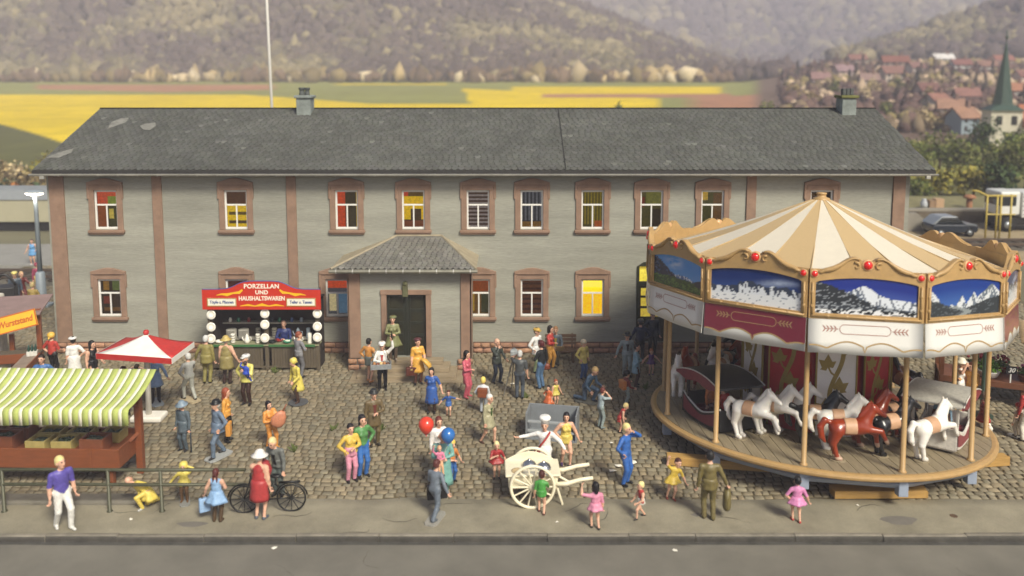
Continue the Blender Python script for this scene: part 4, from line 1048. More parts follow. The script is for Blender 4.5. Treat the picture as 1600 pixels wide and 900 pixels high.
p_(466, 630, 'old man in yellow raincoat and rain hat on a round grey base', 1.52, -42, top='dcc93e', legs='4a3226', skirt='coat', hem=.42, flare=.1, hat='scarf', hatcol='e0cc44', hair='cfcac0', arms=('down', 'fwdlow'), lean=.22, base='disc', walk=.2, shoes='4a3226')
p_(577, 597, 'barefoot boy in orange shirt and grey shorts by the front steps', 1.55, 152, top='d08a2c', legs='5d6460', bare=True, hair='17120f', arms=('akimbo', 'akimbo'), shoes='d88a3a', skirt='shorts', skirtcol='5d6460', hem=.62, flare=.02, walk=.2)
v = p_(598, 609, 'white capped street vendor holding up a bottle over his tray', 1.66, 6, top='e9e7e1', legs='15141a', hair='c8b49a', hat='cap', hatcol='ecebe6', arms=('belly', 'up'), tie='b83a34', fat=1.12)
# doorway
p_(615, 549, 'woman in olive green dress and hat standing in the doorway', 1.62, 8, Y=28.6, X=W(614, 540, 28.6)[0], z=.48, top='7d7f4c', legs='5c4a38', skirt='dress', hem=.55, flare=.16, hair='6a5a3a', hat='beret', hatcol='74784a', arms=('belly', 'belly'), fem=True, shoes='8a7a68')
y = p_(653, 600, 'woman in bright yellow dress with brown suitcase at the steps', 1.62, 24, top='e0a414', legs='5a3426', skirt='dress', hem=.45, flare=.1, hair='5a2a26', hat='beret', hatcol='5c2a30', arms=('down', 'fwdlow'), sleeves='short', fem=True, yaw=25)
b = p_(690, 578, 'woman in pale blue suit seen from behind on the steps', 1.62, 200, Y=G(690, 570)[1] + .35, X=G(688, 570)[0], z=.02, top='8fb8cf', legs='3c2622', skirt='dress', hem=.62, flare=.04, hair='5a2320', hairstyle='bun', arms=('down', 'fwd'), fem=True)
p_(729, 621, 'slim black haired woman in long pink red dress', 1.58, 62, top='cc5468', legs='c44e62', skirt='dress', hem=.48, flare=-.02, hair='15100f', hairstyle='long', arms=('belly', 'down'), fem=True, shoes='b84a56')
p_(675, 645, 'black haired woman in dark blue dress leading a small boy', 1.46, -6, top='2c5aa8', legs='4a3428', skirt='dress', hem=.34, flare=.1, hair='141012', hairstyle='long', arms=('back', 'side'), sleeves='short', fem=True)
p_(701, 650, 'small boy in dark blue shorts and shirt with arms spread', .86, 4, top='24519a', legs='3a6cb4', bare=True, skirt='shorts', skirtcol='3a6cb4', hem=.33, flare=.04, hair='5a2a1c', arms=('outlow', 'out'), sleeves='short', child=True, shoes='6a4430', walk=.4)
p_(776, 599, 'bald man in dark jacket and navy trousers with hand at his chin', 1.6, 40, top='3c423c', legs='27303f', skirt='coat', hem=.72, flare=.03, hair='c8bdb0', hairstyle='bald', arms=('chin', 'fwdlow'), walk=.25)
f = p_(812, 623, 'photographer in dark grey seen from behind at a tripod', 1.62, 176, top='4a4e50', legs='464e58', hair='c4c4c0', arms=('down', 'face'), sleeves='short', skin='dba583')
p_(838, 582, 'man in white jacket and yellow cap standing by the bench', 1.62, 48, top='e6e4e0', legs='8a9a70', hat='cap', hatcol='cfa52c', hair='2a1c14', arms=('akimbo', 'down'), coat='241c1a', skirt='coat', hem=.7, flare=.04)
bj = p_(846, 607, 'man in black jacket and blue jeans with brown shoulder bag', 1.66, -128, top='26282a', legs='5479a0', hair='5a1f22', arms=('down', 'belly'), fat=1.08, yaw=-10)
p_(859, 576, 'woman in red top and orange yellow trousers beside the bench', 1.6, 64, top='cc3a30', legs='d8971e', hair='1c1614', hairstyle='bob', arms=('belly', 'down'), fem=True, walk=.3)
p_(911, 592, 'short man in yellow coat with black hair band, looking right', 1.4, 38, top='d5c05a', legs='3f5f94', skirt='coat', hem=.58, flare=.04, hair='c8b89a', hat='helmet', hatcol='d8c8a8', arms=('pocket', 'pocket'), yaw=22)
p_(916, 628, 'kneeling blond man in slate blue suit reaching forward', 1.62, 52, top='47607a', legs='4a6078', hair='d8b06a', coat='d6b048', arms=('fwdlow', 'fwd'), lean=.5, kneel=True, shoes='22242a', base='6a6a64')
p_(938, 669, 'slim boy in grey shirt and trousers holding hands to face', 1.24, 118, top='9fb0b4', legs='8d9c9a', hair='6a2a22', arms=('face', 'face'), sleeves='short', child=False, shoes='7a8886', lean=.12)
p_(968, 676, 'blond child in red romper leaning forward near the carousel', .98, 88, top='b83028', legs='b83028', bare=True, skirt='shorts', skirtcol='b83028', hem=.34, flare=.02, hair='e0c87c', arms=('down', 'fwdlow'), sleeves='none', child=True, lean=.45)
p_(977, 757, 'blond man in blue overalls with phone at his ear', 1.64, 52, top='2a66b8', legs='2a66b8', hair='e6d27e', arms=('akimbo', 'face'), shoes='1a1a1e', fat=1.05)
p_(979, 588, 'man in pale grey suit and dark felt hat', 1.6, 4, top='9ba7a6', legs='93a09e', hat='fedora', hatcol='2e3436', hair='2a2420', coat='20242a', arms=('side', 'down'), walk=.2, skirt='coat', hem=.8, flare=.03)
p_(1000, 566, 'man in navy jacket and grey cap seen from behind', 1.62, 176, top='22304e', legs='1d2330', hat='cap', hatcol='55585c', hair='4a4440', arms=('akimbo', 'side'), fat=1.12)
p_(1019, 548, 'officer in dark blue uniform and peaked cap by the green door', 1.66, 6, Y=29.9, X=W(1019, 535, 29.9)[0], z=.21, top='2c3648', legs='1a1c24', hat='cap', hatcol='1c2028', hair='2a201a', arms=('akimbo', 'down'), fat=1.1, skirt='coat', hem=.75, flare=.03)
p_(993, 604, 'dark haired woman in light blue coat facing the carousel', 1.5, 80, top='8db4c4', legs='4a2e26', skirt='dress', hem=.5, flare=.05, hair='1c1818', arms=('belly', 'belly'), fem=True)
p_(1017, 586, 'small red haired girl in purple dress with arms out', .98, 4, top='6a3f82', legs=SKIN, bare=True, skirt='dress', hem=.42, flare=.12, hair='b05a24', arms=('outlow', 'outlow'), sleeves='none', child=True, shoes='4a2f62')
bp = p_(978, 633, 'boy in maroon jacket and black cap wearing an orange satchel', 1.2, 112, top='8a3430', legs='8f9c98', hair='1c1818', hat='helmet', hatcol='1a1a1c', arms=('fwdlow', 'chest'), child=True, walk=.4)
sb = p_(755, 646, 'blond boy in white shirt with brown satchel on his back', 1.22, 172, top='d6d8dc', legs='9ea4ac', hair='e8cc4c', arms=('fwdlow', 'pocket'), child=True, shoes='2a2624', walk=.2)
p_(762, 693, 'white haired woman in beige coat over green dress, walking', 1.52, 54, top='a8a27e', legs=SKIN, bare=True, skirt='coat', hem=.52, flare=.09, coat='3f5a22', hair='dcdad4', arms=('down', 'swingb'), walk=.7, shoes='5a3a2e', fem=True, lean=.1, fat=1.1)
p_(857, 640, 'small black haired girl in orange dress behind the grey box', .82, -30, top='d8641c', legs=SKIN, bare=True, skirt='dress', hem=.22, flare=.2, hair='151010', arms=('akimbo', 'down'), sleeves='short', child=True)
p_(868, 634, 'small red haired girl in yellow dress behind the grey box', .90, 30, top='d2c03a', legs=SKIN, bare=True, skirt='dress', hem=.38, flare=.14, hair='a04a1c', arms=('down', 'side'), sleeves='none', child=True)
ch = p_(851, 752, 'ice cream seller in white with tall chef hat and red sash', 1.66, -8, top='e8e6e2', legs='e4e2de', hat='chef', hatcol='eeece8', hair='c8a888', arms=('out', 'outlow'), skirt='apron', hem=.25, flare=.02)
p_(884, 728, 'dark haired woman in yellow minidress with bare legs', 1.52, 12, top='dcc244', legs=SKIN, bare=True, skirt='dress', hem=.66, flare=.0, hair='17121a', hairstyle='long', arms=('akimbo', 'side'), sleeves='none', fem=True, straps=True, shoes='4a3462', walk=.35, yaw=-15)
p_(846, 803, 'small boy in green shirt leaning on the ice cream cart', 1.12, 172, top='3f9a34', legs=SKIN, bare=True, skirt='shorts', skirtcol='3c9432', hem=.46, flare=.02, hair='4a1c14', arms=('fwd', 'down'), sleeves='short', child=True, shoes='5a1e18', walk=.4, lean=.08)
p_(930, 827, 'black haired girl in pink dress waving on the pavement', 1.2, 192, top='dc86a4', legs=SKIN, bare=True, skirt='dress', hem=.5, flare=.11, hair='151216', hairstyle='bob', arms=('down', 'wave'), sleeves='short', child=True, shoes='2a2826', walk=.3)
p_(1001, 810, 'tiny blond boy in red vest and white shorts', .97, -72, top='b83430', legs=SKIN, bare=True, skirt='shorts', skirtcol='d4d0c0', hem=.38, flare=.03, hair='ead98a', arms=('swingf', 'fwdlow'), sleeves='none', child=True, walk=.8, shoes='2c2824')
p_(1050, 780, 'girl in yellow dress dancing by the wooden beam', 1.12, 10, top='dcb814', legs=SKIN, bare=True, skirt='dress', hem=.46, flare=.16, hair='4a2018', arms=('up', 'side'), sleeves='short', child=True, side=.32, walk=.3, shoes='8a3222', yaw=20)
bm = p_(1107, 812, 'man in olive brown suit seen from behind with soft bag', 1.72, 178, top='716434', legs='6e6234', skirt='coat', hem=.78, flare=.02, hair='1c1a1a', arms=('side', 'down'), shoes='6a5e3a', fat=1.05, walk=.15)
p_(1244, 816, 'dark haired girl in pink dress and red shoes before the carousel', 1.18, 176, top='d880b4', legs=SKIN, bare=True, skirt='dress', hem=.48, flare=.15, hair='17171a', arms=('side', 'akimbo'), sleeves='short', child=True, shoes='c23a34', walk=.3)
p_(776, 748, 'blond girl in red dress with raised hand beside the ice cream cart', 1.05, 8, top='a82426', legs=SKIN, bare=True, skirt='dress', hem=.46, flare=.17, hair='e8d690', hairstyle='bob', arms=('chest', 'side'), sleeves='short', child=True, shoes='1c1614')
# balloon family
t1 = p_(692, 770, 'stout person in teal coat carrying a child with balloons', 1.62, 14, top='6faaa0', legs='5c9a90', skirt='coat', hem=.26, flare=.1, hair='d8b08a', hairstyle='bald', arms=('belly', 'belly'), fat=1.2, shoes='c89a80')
p_(0, 0, 'small child in pink held up beside the red balloon', .78, 20, X=t1['R'].x - .12, Y=t1['R'].y - .1, z=t1['R'].z - .32, top='dc7a9c', legs='d8a070', hair='d8a070', arms=('up', 'belly'), child=True, seat=.28)
p_(686, 742, 'brown haired woman in white top behind the balloons', 1.6, 24, top='e6e0dc', legs='8a7a6a', hair='6a2c22', hairstyle='bob', fem=True, arms=('down', 'chest'))
p_(706, 753, 'boy in orange vest, jeans and yellow cap by the blue balloon', 1.18, 40, top='d8822c', legs='2c62a8', hat='scarf', hatcol='e2bc2c', hair='c89a5a', arms=('belly', 'side'), child=True, sleeves='short')
w = p_(680, 812, 'stooped man in blue grey suit walking with black briefcase', 1.46, 150, top='6e7884', legs='66717e', hair='5a2620', arms=('side', 'fwdlow'), walk=.8, lean=.12, base='9a968c', shoes='5c646c')
p_(549, 752, 'girl in yellow jumper and pink trousers beside a taller girl', 1.56, 34, top='d9b420', legs='dc8ca4', skirt='coat', skirtcol='dc8ca4', hem=.72, flare=.02, hair='1c1418', arms=('akimbo', 'belly'), shoes='1a1614', fem=True)
p_(567, 745, 'taller girl in green jumper and blue trousers beside a shorter one', 1.7, 36, top='4c8a44', legs='2c6cb8', hair='191418', hairstyle='bob', arms=('down', 'akimbo'), shoes='2a2624', fem=True)
p_(585, 696, 'old bearded man in long brown coat and dark hat', 1.66, 26, top='6c5a38', legs='695a34', coat='6a2c22', skirt='coat', hem=.6, flare=.05, hat='bowler', hatcol='2c2c2c', hair='d6d2c8', arms=('down', 'belly'), shoes='2a241c', fat=1.08)
lu = p_(424, 700, 'dark haired woman in orange jumpsuit playing a lute', 1.42, 48, top='e08e14', legs='e08e14', hair='15101a', hairstyle='long', arms=('belly', 'fwd'), fem=True, shoes='c8861c', side=-.1, walk=.4)
p_(437, 774, 'blond man in grey jacket bending over the bicycle', 1.66, -18, top='70736f', legs='56605c', coat='141214', hair='e4cf8c', arms=('fwdlow', 'down'), lean=.34, skirt='coat', hem=.78, flare=.03)
rd = p_(407, 812, 'woman in red dress and white hat seen from behind by the bicycle', 1.68, 168, top='b02c2c', legs='e4b48c', bare=True, skirt='dress', hem=.52, flare=.06, hair='e2dccc', hat='sunhat', hatcol='e9e4de', arms=('down', 'chest'), sleeves='none', straps=True, fem=True, fat=1.18, shoes='56606c', lean=.06)
g1 = p_(340, 816, 'girl with brown braids in pale blue dress beside the railing', 1.32, 176, top='86aed8', legs='4f3a20', skirt='dress', hem=.52, flare=.17, hair='5c2622', hairstyle='braids', arms=('belly', 'side'), sleeves='none', fem=True, shoes='4f3a20')
p_(232, 792, 'person in yellow raincoat crouching and bending behind the railing', 1.3, -48, top='e0c638', legs='d9bf36', skirt='coat', hem=.22, flare=.16, hair='c89070', hairstyle='bald', arms=('fwdlow', 'akimbo'), lean=.75, side=-.55, kneel=True, shoes='b9b8b2')
p_(289, 786, 'child in yellow rain hood shading the eyes behind the railing', 1.05, 10, top='e2cc44', legs='6a4a28', skirt='coat', hem=.46, flare=.12, hat='hood', hatcol='e2cc44', hair='4a3018', arms=('outlow', 'head'), base='8c8c86', child=True, shoes='6a4a28')
ca = p_(288, 704, 'old man in slate blue suit and hat leaning on a walking stick', 1.44, -18, top='56646e', legs='4c5a64', hat='sunhat', hatcol='7d92a4', hair='5a4a40', arms=('down', 'down'), skirt='coat', hem=.55, flare=.04, nod=.2, fat=1.1)
p_(342, 714, 'man in blue grey suit and bowler hat striding on a grey base', 1.64, -42, top='6a7d94', legs='627488', hat='bowler', hatcol='17171a', hair='d8d2c8', arms=('down', 'pocket'), walk=.75, base='a5a8a6', skirt='coat', hem=.7, flare=.04)
og = p_(355, 690, 'red haired woman in orange jacket behind the bowler hatted man', 1.6, 92, top='e09a18', legs='1d1a18', hair='9a4420', hairstyle='long', arms=('down', 'down'), fem=True, skirt='coat', hem=.8, flare=.03)
# behind, by the road at the far left
p_(52, 414, 'woman in light blue dress with blue bag on the far path', 1.45, 10, top='5a9cd4', legs=SKIN, bare=True, skirt='dress', hem=.55, flare=.1, hair='5a4a48', arms=('side', 'akimbo'), sleeves='none', fem=True, shoes='dadada')
p_(36, 478, 'musician in dark red suit with outstretched arm by the barrel organ', 1.62, 60, top='6a2622', legs='6a2622', hair='c8a070', arms=('down', 'fwd'), walk=.4)
p_(26, 482, 'person in slate coat and pale hat behind the barrel organ', 1.7, 30, top='4a5664', legs='3a444e', hair='d8c070', hat='cap', hatcol='e0d070')
p_(54, 500, 'woman in mustard jacket and grey skirt by the street lamp', 1.66, 176, top='b09440', legs='8a866c', skirt='dress', skirtcol='8a866c', hem=.35, flare=.06, hair='c8b070', arms=('belly', 'belly'), fem=True)
p_(60, 458, 'person in pink top and yellow trousers behind the street lamp', 1.5, 60, top='a84060', legs='d6b85a', hair='8a3040', hat='scarf', hatcol='a84058', arms=('down', 'fwdlow'))
p_(17, 490, 'person in tan clothes sitting on the ground by the barrel organ', 1.5, 40, top='8a6a34', legs='9a7a48', hair='6a4a2c', arms=('fwdlow', 'belly'), seat=.12)
# right edge
p_(1497, 640, 'woman in white dress and wide white hat dancing by the flower stall', 1.66, 60, top='e8e4dc', legs='e0dcd2', skirt='dress', hem=.4, flare=.1, hair='e0d8c0', hat='sunhat', hatcol='e8e0c8', arms=('wave', 'fwd'), fem=True, sleeves='none')
p_(1516, 642, 'man in golden orange shirt dancing with a woman in white', 1.6, -60, top='d8961c', legs='c88a1c', hair='6a3418', arms=('fwd', 'fwdlow'), lean=.1)
p_(1534, 694, 'man in red jacket and white trousers walking past the carousel edge', 1.58, 70, top='a82a2a', legs='e4dfd2', hair='6a5a4a', walk=.8, shoes='e0dbc8', skirt='coat', hem=.7, flare=.05)
p_(1589, 684, 'child in red cap and beige clothes at the cobbled edge', 1.05, 200, top='c8b49a', legs='bfae94', hat='helmet', hatcol='b83030', hair='6a4030', child=True, skin='d89a78', base='b9b4a8')
p_(1603, 690, 'person in red jacket and pale trousers beside the red capped child', 1.7, 185, top='b02c28', legs='ddd6c4', hair='4a3a30')
# ---- what they carry
case('suitcase', y['R'], 'brown suitcase held by the woman in bright yellow', '5c2a1c', .38, .30, .13, 10)
mb = MB(); mb.smooth = True; q = y['L']
mb.tube([(q.x - .12, q.y, q.z + .1), (q.x, q.y - .02, q.z + .04), (q.x + .14, q.y, q.z - .12), (q.x + .2, q.y, q.z - .34)], [.07, .12, .14, .06], 10, sq=.6); mb.build('draped_coat', paint('e0a81c'), label='yellow coat draped over the arm of the yellow dressed woman', cat='coat')
case('handbag', b['R'], 'tan handbag held by the woman in pale blue suit', 'a2611f', .3, .26, .14, 20, 'bag', True)
case('briefcase', w['L'], 'black briefcase held by the stooped man in blue grey', '1c1c1e', .5, .36, .13, 14, 'briefcase')
case('soft_bag', bm['R'], 'olive brown soft bag held by the man in olive suit', '6f6334', .34, .5, .2, 80, 'bag', True)
case('shopping_bag', g1['L'], 'pale blue bag held by the girl with braids', '8fb4de', .26, .34, .12, 30, 'bag')
case('shoulder_bag', bj['R'] + Vector((.05, -.1, .15)), 'reddish brown shoulder bag of the man in black jacket', '8a3f22', .26, .2, .12, 0, 'bag', True)
case('travel_bag', og['R'] + Vector((.1, -.05, .08)), 'orange bag carried by the red haired woman', 'e0961a', .2, .42, .14, 90, 'bag')
for dct, col, label, rz in ((bp, 'd07a24', 'orange leather satchel on the back of the boy in black cap', 112), (sb, '8f4a22', 'brown leather satchel on the back of the blond boy', 172)):
    q = dct['back']; E_ = empty('satchel', (q.x, q.y, q.z - .14), R(rz), label, 'satchel')
    mb = MB(); mb.box(-.15, .15, -.03, .1, -.08, .2); mb.build('satchel_body', paint(col), E_, bevel=.02)
    mb = MB(); mb.box(-.155, .155, -.035, .112, .08, .21); mb.build('flap', paint(col), E_, bevel=.02)
    mb = MB(); mb.smooth = True
    for s in (-1, 1): mb.tube([(s * .1, -.03, .18), (s * .11, -.18, .2), (s * .1, -.22, .02), (s * .1, -.03, -.05)], .012, 5)
    mb.build('shoulder_strap', paint('5a341c'), E_)
balloon(Vector(W(665, 664, t1['R'].y - .1) + (0,)).xzy if False else Vector((W(666, 664, t1['R'].y - .1)[0], t1['R'].y - .1, W(666, 664, t1['R'].y - .1)[1])), 'd8402c', 'red balloon above the child in pink', .2, (t1['R'].x - .1, t1['R'].y - .15, t1['R'].z + .45))
balloon(Vector((W(700, 680, t1['L'].y - .1)[0], t1['L'].y - .1, W(700, 680, t1['L'].y - .1)[1])), '2f6ab0', 'blue balloon beside the person in teal coat', .185, (t1['L'].x, t1['L'].y - .05, t1['L'].z + .05))
# vendor's tray + bottle
q = v['belly']; E_ = empty('vendor_tray', (q.x, q.y - .2, q.z - .06), R(8), 'grey vendor tray with snacks hung before the white capped man', 'tray')
mb = MB(); mb.box(-.34, .34, -.2, .2, 0, .03); mb.box(-.34, .34, -.2, -.17, .03, .17); mb.box(-.34, .34, .17, .2, .03, .17); mb.box(-.34, -.31, -.17, .17, .03, .17); mb.box(.31, .34, -.17, .17, .03, .17); mb.build('tray_box', paint('8c8f90'), E_, bevel=.008)
for i in range(5): mb = MB(); mb.smooth = True; mb.ball((-.22 + .11 * i, rnd.uniform(-.06, .06), .12), (.06, .1, .07), 8, 5); mb.build('snack', paint(('b0763a', '8a4a2c', 'd8b878', 'b0763a', '6a4a3a')[i]), E_)
mb = MB(); mb.smooth = True
for s in (-1, 1): mb.tube([(s * .3, .15, .15), (s * .2, .12, .45), (s * .1, .2, .62)], .014, 5)
mb.build('strap', paint('9a8a6a'), E_)
q = v['L']; mb = MB(); mb.smooth = True; mb.lathe([(.035, -.08), (.037, .08), (.015, .14), (.014, .2), (0, .2)], 10, q.x, q.y, q.z + .05); mb.build('bottle', M('bottle_glass', '201a14', .15), label='dark bottle held up by the street vendor', cat='bottle')
mb = MB(); mb.smooth = True; q = ca['L']; mb.tube([(q.x - .03, q.y - .06, q.z + .03), (q.x, q.y, q.z + .05), (q.x + .03, q.y + .02, q.z), (q.x + .06, q.y - .05, .03)], .022, 6); mb.build('walking_stick', paint('3c4650'), label='grey walking stick of the old man in slate blue', cat='stick')
# lute
q = lu['L']; E_ = empty('lute', (q.x - .02, q.y - .1, q.z + .02), R(20), 'pinkish brown lute held by the woman in orange jumpsuit', 'lute')
mb = MB(); mb.smooth = True; mb.T = Matrix.Rotation(R(28), 4, 'Y'); mb.tube([(0, 0, -.26), (0, 0, -.2), (0, 0, -.05), (0, 0, .12), (0, 0, .24)], [.05, .17, .21, .16, .06], 14, sq=.4, up=(0, 1, 0)); mb.build('sound_box', paint('c87a52'), E_)
mb = MB(); mb.smooth = True; mb.T = Matrix.Rotation(R(28), 4, 'Y'); mb.tube([(0, 0, .2), (0, 0, .45)], [.03, .02], 6); mb.build('neck', paint('8a5030'), E_)
# red sash and purse of the ice cream seller
q = ch['belly']; E_ = empty('purse', (q.x - .18, q.y - .06, q.z - .02), 0, 'red purse and sash worn by the ice cream seller', 'purse')
mb = MB(); mb.smooth = True; mb.ball((0, 0, 0), (.09, .05, .1), 10, 6); mb.build('purse_body', paint('b83028'), E_)
mb = MB(); mb.smooth = True; mb.tube([(.02, .0, .06), (.14, -.02, .22), (.26, .0, .38), (.33, .09, .46)], .028, 6); mb.build('sash', paint('b83028'), E_)
# red jacket over the arm of the red dressed woman
q = rd['L']; mb = MB(); mb.smooth = True; mb.tube([(q.x - .08, q.y + .02, q.z + .12), (q.x, q.y - .03, q.z + .06), (q.x + .07, q.y - .05, q.z - .1), (q.x + .03, q.y - .05, q.z - .4)], [.09, .14, .14, .05], 10, sq=.7); mb.build('draped_jacket', paint('a82a2c'), label='red jacket over the arm of the woman in red dress', cat='jacket')
# camera on tripod
x, yy = G(799, 616); yy = f['root'].location.y + .45; x = W(803, 550, yy)[0]; zc = W(803, 546, yy)[1] - .1
E_ = empty('tripod_camera', (x, yy, 0), 0, 'pale grey camera on a tripod in front of the photographer', 'camera')
for a in (100, 215, 330):
    mb = MB(); mb.tube([(0, 0, zc - .1), (.42 * math.cos(R(a)), .42 * math.sin(R(a)), .02)], [.022, .018], 6); mb.build('tripod_leg', paint('6a665e'), E_)
mb = MB(); mb.cbox(0, 0, zc, .24, .2, .18); mb.build('camera_body', paint('9ea4a6'), E_, bevel=.03)
mb = MB(); mb.smooth = True; mb.tube([(0, .1, zc), (0, .26, zc)], [.07, .08], 12); mb.build('lens', paint('7d8284'), E_)

# ================================================================ THE CAROUSEL
CX, CY = 8.98, 23.82
TAX, TAY = -.0245, -.077              # it stands slightly out of level, levelled with beams
PR, ZT = 4.78, .58                    # platform radius, top of the floor
RR = 5.09                             # rim
m_tan = M('carousel_tan', 'b1905f', .42, var=.1, scale=5, bump=.2, bscale=30, spec=.5, subs=.05, dist=.01)
m_tand = M('carousel_wood', '8d8068', .6, var=.22, scale=3, bump=.25, bscale=18, stretch=(6, .6, 1))
m_cream = M('roof_cream', 'd6cdba', .5, var=.04, scale=4)
m_gold = M('gore_tan', 'bfa477', .5, var=.06, scale=20, bump=.15, bscale=60, dist=.008)
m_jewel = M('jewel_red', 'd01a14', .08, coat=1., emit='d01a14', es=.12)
m_vwhite = M('valance_white', 'dedcd6', .35, var=.03)
m_vred = M('valance_red', '702636', .3, var=.1, scale=3)
m_gline = M('print_gold', 'a58a5e', .5); m_rline = M('print_redbrown', '9a5a48', .5); m_vine = M('vine_gold', '96803c', .5, var=.15, scale=6)
m_dred = M('drum_red', 'a81a20', .4, var=.15, scale=4); m_dwhite = M('drum_white', 'e6e2de', .4, var=.05)
m_steel = M('base_steel', '8d97a8', .45, var=.12, scale=3)
car = empty('carousel', (CX, CY, 0), 0, 'cream and tan carousel with mountain pictures and red jewels', 'carousel')
car.rotation_euler = (math.atan(TAY), -math.atan(TAX), 0)
def strip(mb, xs, lo, hi, y0, y1):
    n = len(xs); vs = []
    for x, a, b in zip(xs, lo, hi): vs += [(x, y0, a), (x, y0, b), (x, y1, a), (x, y1, b)]
    fs = []
    for i in range(n - 1):
        a, b = 4 * i, 4 * i + 4
        fs += [(a, b, b + 1, a + 1), (a + 3, b + 3, b + 2, a + 2), (a + 1, b + 1, b + 3, a + 3), (a + 2, b + 2, b, a)]
    fs += [(0, 1, 3, 2), (4 * n - 2, 4 * n - 1, 4 * n - 3, 4 * n - 4)]
    mb.add(vs, fs)
def ribbon(mb, pts, w, y=-.008):
    """flat printed/applied line in the x-z plane"""
    pts = [Vector((p[0], 0, p[1])) for p in pts]; vs = []
    for i, p in enumerate(pts):
        t = (pts[min(i + 1, len(pts) - 1)] - pts[max(i - 1, 0)]).normalized(); nrm = Vector((-t.z, 0, t.x))
        ww = w[i] if hasattr(w, '__len__') else w
        vs += [tuple(p + nrm * ww + Vector((0, y, 0))), tuple(p - nrm * ww + Vector((0, y, 0)))]
    mb.add(vs, [(2 * i, 2 * i + 1, 2 * i + 3, 2 * i + 2) for i in range(len(pts) - 1)])
def leaf(mb, x, z, a, l, w, y=-.008):
    ca_, sa_ = math.cos(a), math.sin(a)
    P = lambda u, v: (x + u * ca_ - v * sa_, y, z + u * sa_ + v * ca_)
    mb.add([P(0, 0), P(l * .35, -w), P(l, 0), P(l * .35, w)], [(0, 1, 2, 3)])
# floor: planks clipped to the circle, over a disc with a rounded lip
mb = MB(); mb.smooth = True
pf = MB(); pf.lathe([(PR - .3, .40), (PR - .06, .41), (PR, .45), (PR + .015, .50), (PR, .55), (PR - .07, .577), (PR - .16, .572), (PR - .16, .50), (1, .50)], 96); pf.smooth = True
plat = pf.build('platform', m_tan, car)
w = .29; x = -PR + .17
while x < PR - .17:
    a, b = x + .008, min(x + w - .008, PR - .17); r = PR - .165; n = 4
    xs_ = [a + (b - a) * i / n for i in range(n + 1)]; hs_ = [math.sqrt(max(.0001, r * r - q * q)) for q in xs_]
    mb = MB(); mb.prism([(q, -h_) for q, h_ in zip(xs_, hs_)] + [(q, h_) for q, h_ in zip(xs_[::-1], hs_[::-1])], .52, ZT + rnd.uniform(-.004, .003), 'z'); mb.build('floor_plank', m_tand, plat)
    x += w
# steel under-frame
mb = MB(); mb.lathe([(3.2, -.3), (3.2, .42)], 24); mb.build('pedestal', M('pedestal_dark', '3a3632', .8), car)
for i in (0, 1, 2, 3, 9, 10, 11):
    th = R(-23 + 30 * i); a0, a1 = th, th + R(30); r = 4.5
    p0 = Vector((r * math.sin(a0), -r * math.cos(a0), .3)); p1 = Vector((r * math.sin(a1), -r * math.cos(a1), .3))
    mb = MB(); mb.tube([p0, p1], [.13, .13], 4, up=(0, 0, 1)); mb.build('base_rail', m_steel, car)
    mb = MB(); mb.cbox(p0.x, p0.y, .2, .24, .24, .4); mb.build('base_foot', m_steel, car, bevel=.02)
# poles
for i in range(12):
    th = R(-23 + 30 * i); x, y = 4.5 * math.sin(th), -4.5 * math.cos(th)
    mb = MB(); mb.smooth = True; mb.lathe([(.1, ZT - .02), (.1, ZT + .03), (.066, ZT + .06), (.062, 3.0), (.066, 4.9), (0, 4.9)], 12, x, y); mb.build('pole', m_tan, car)
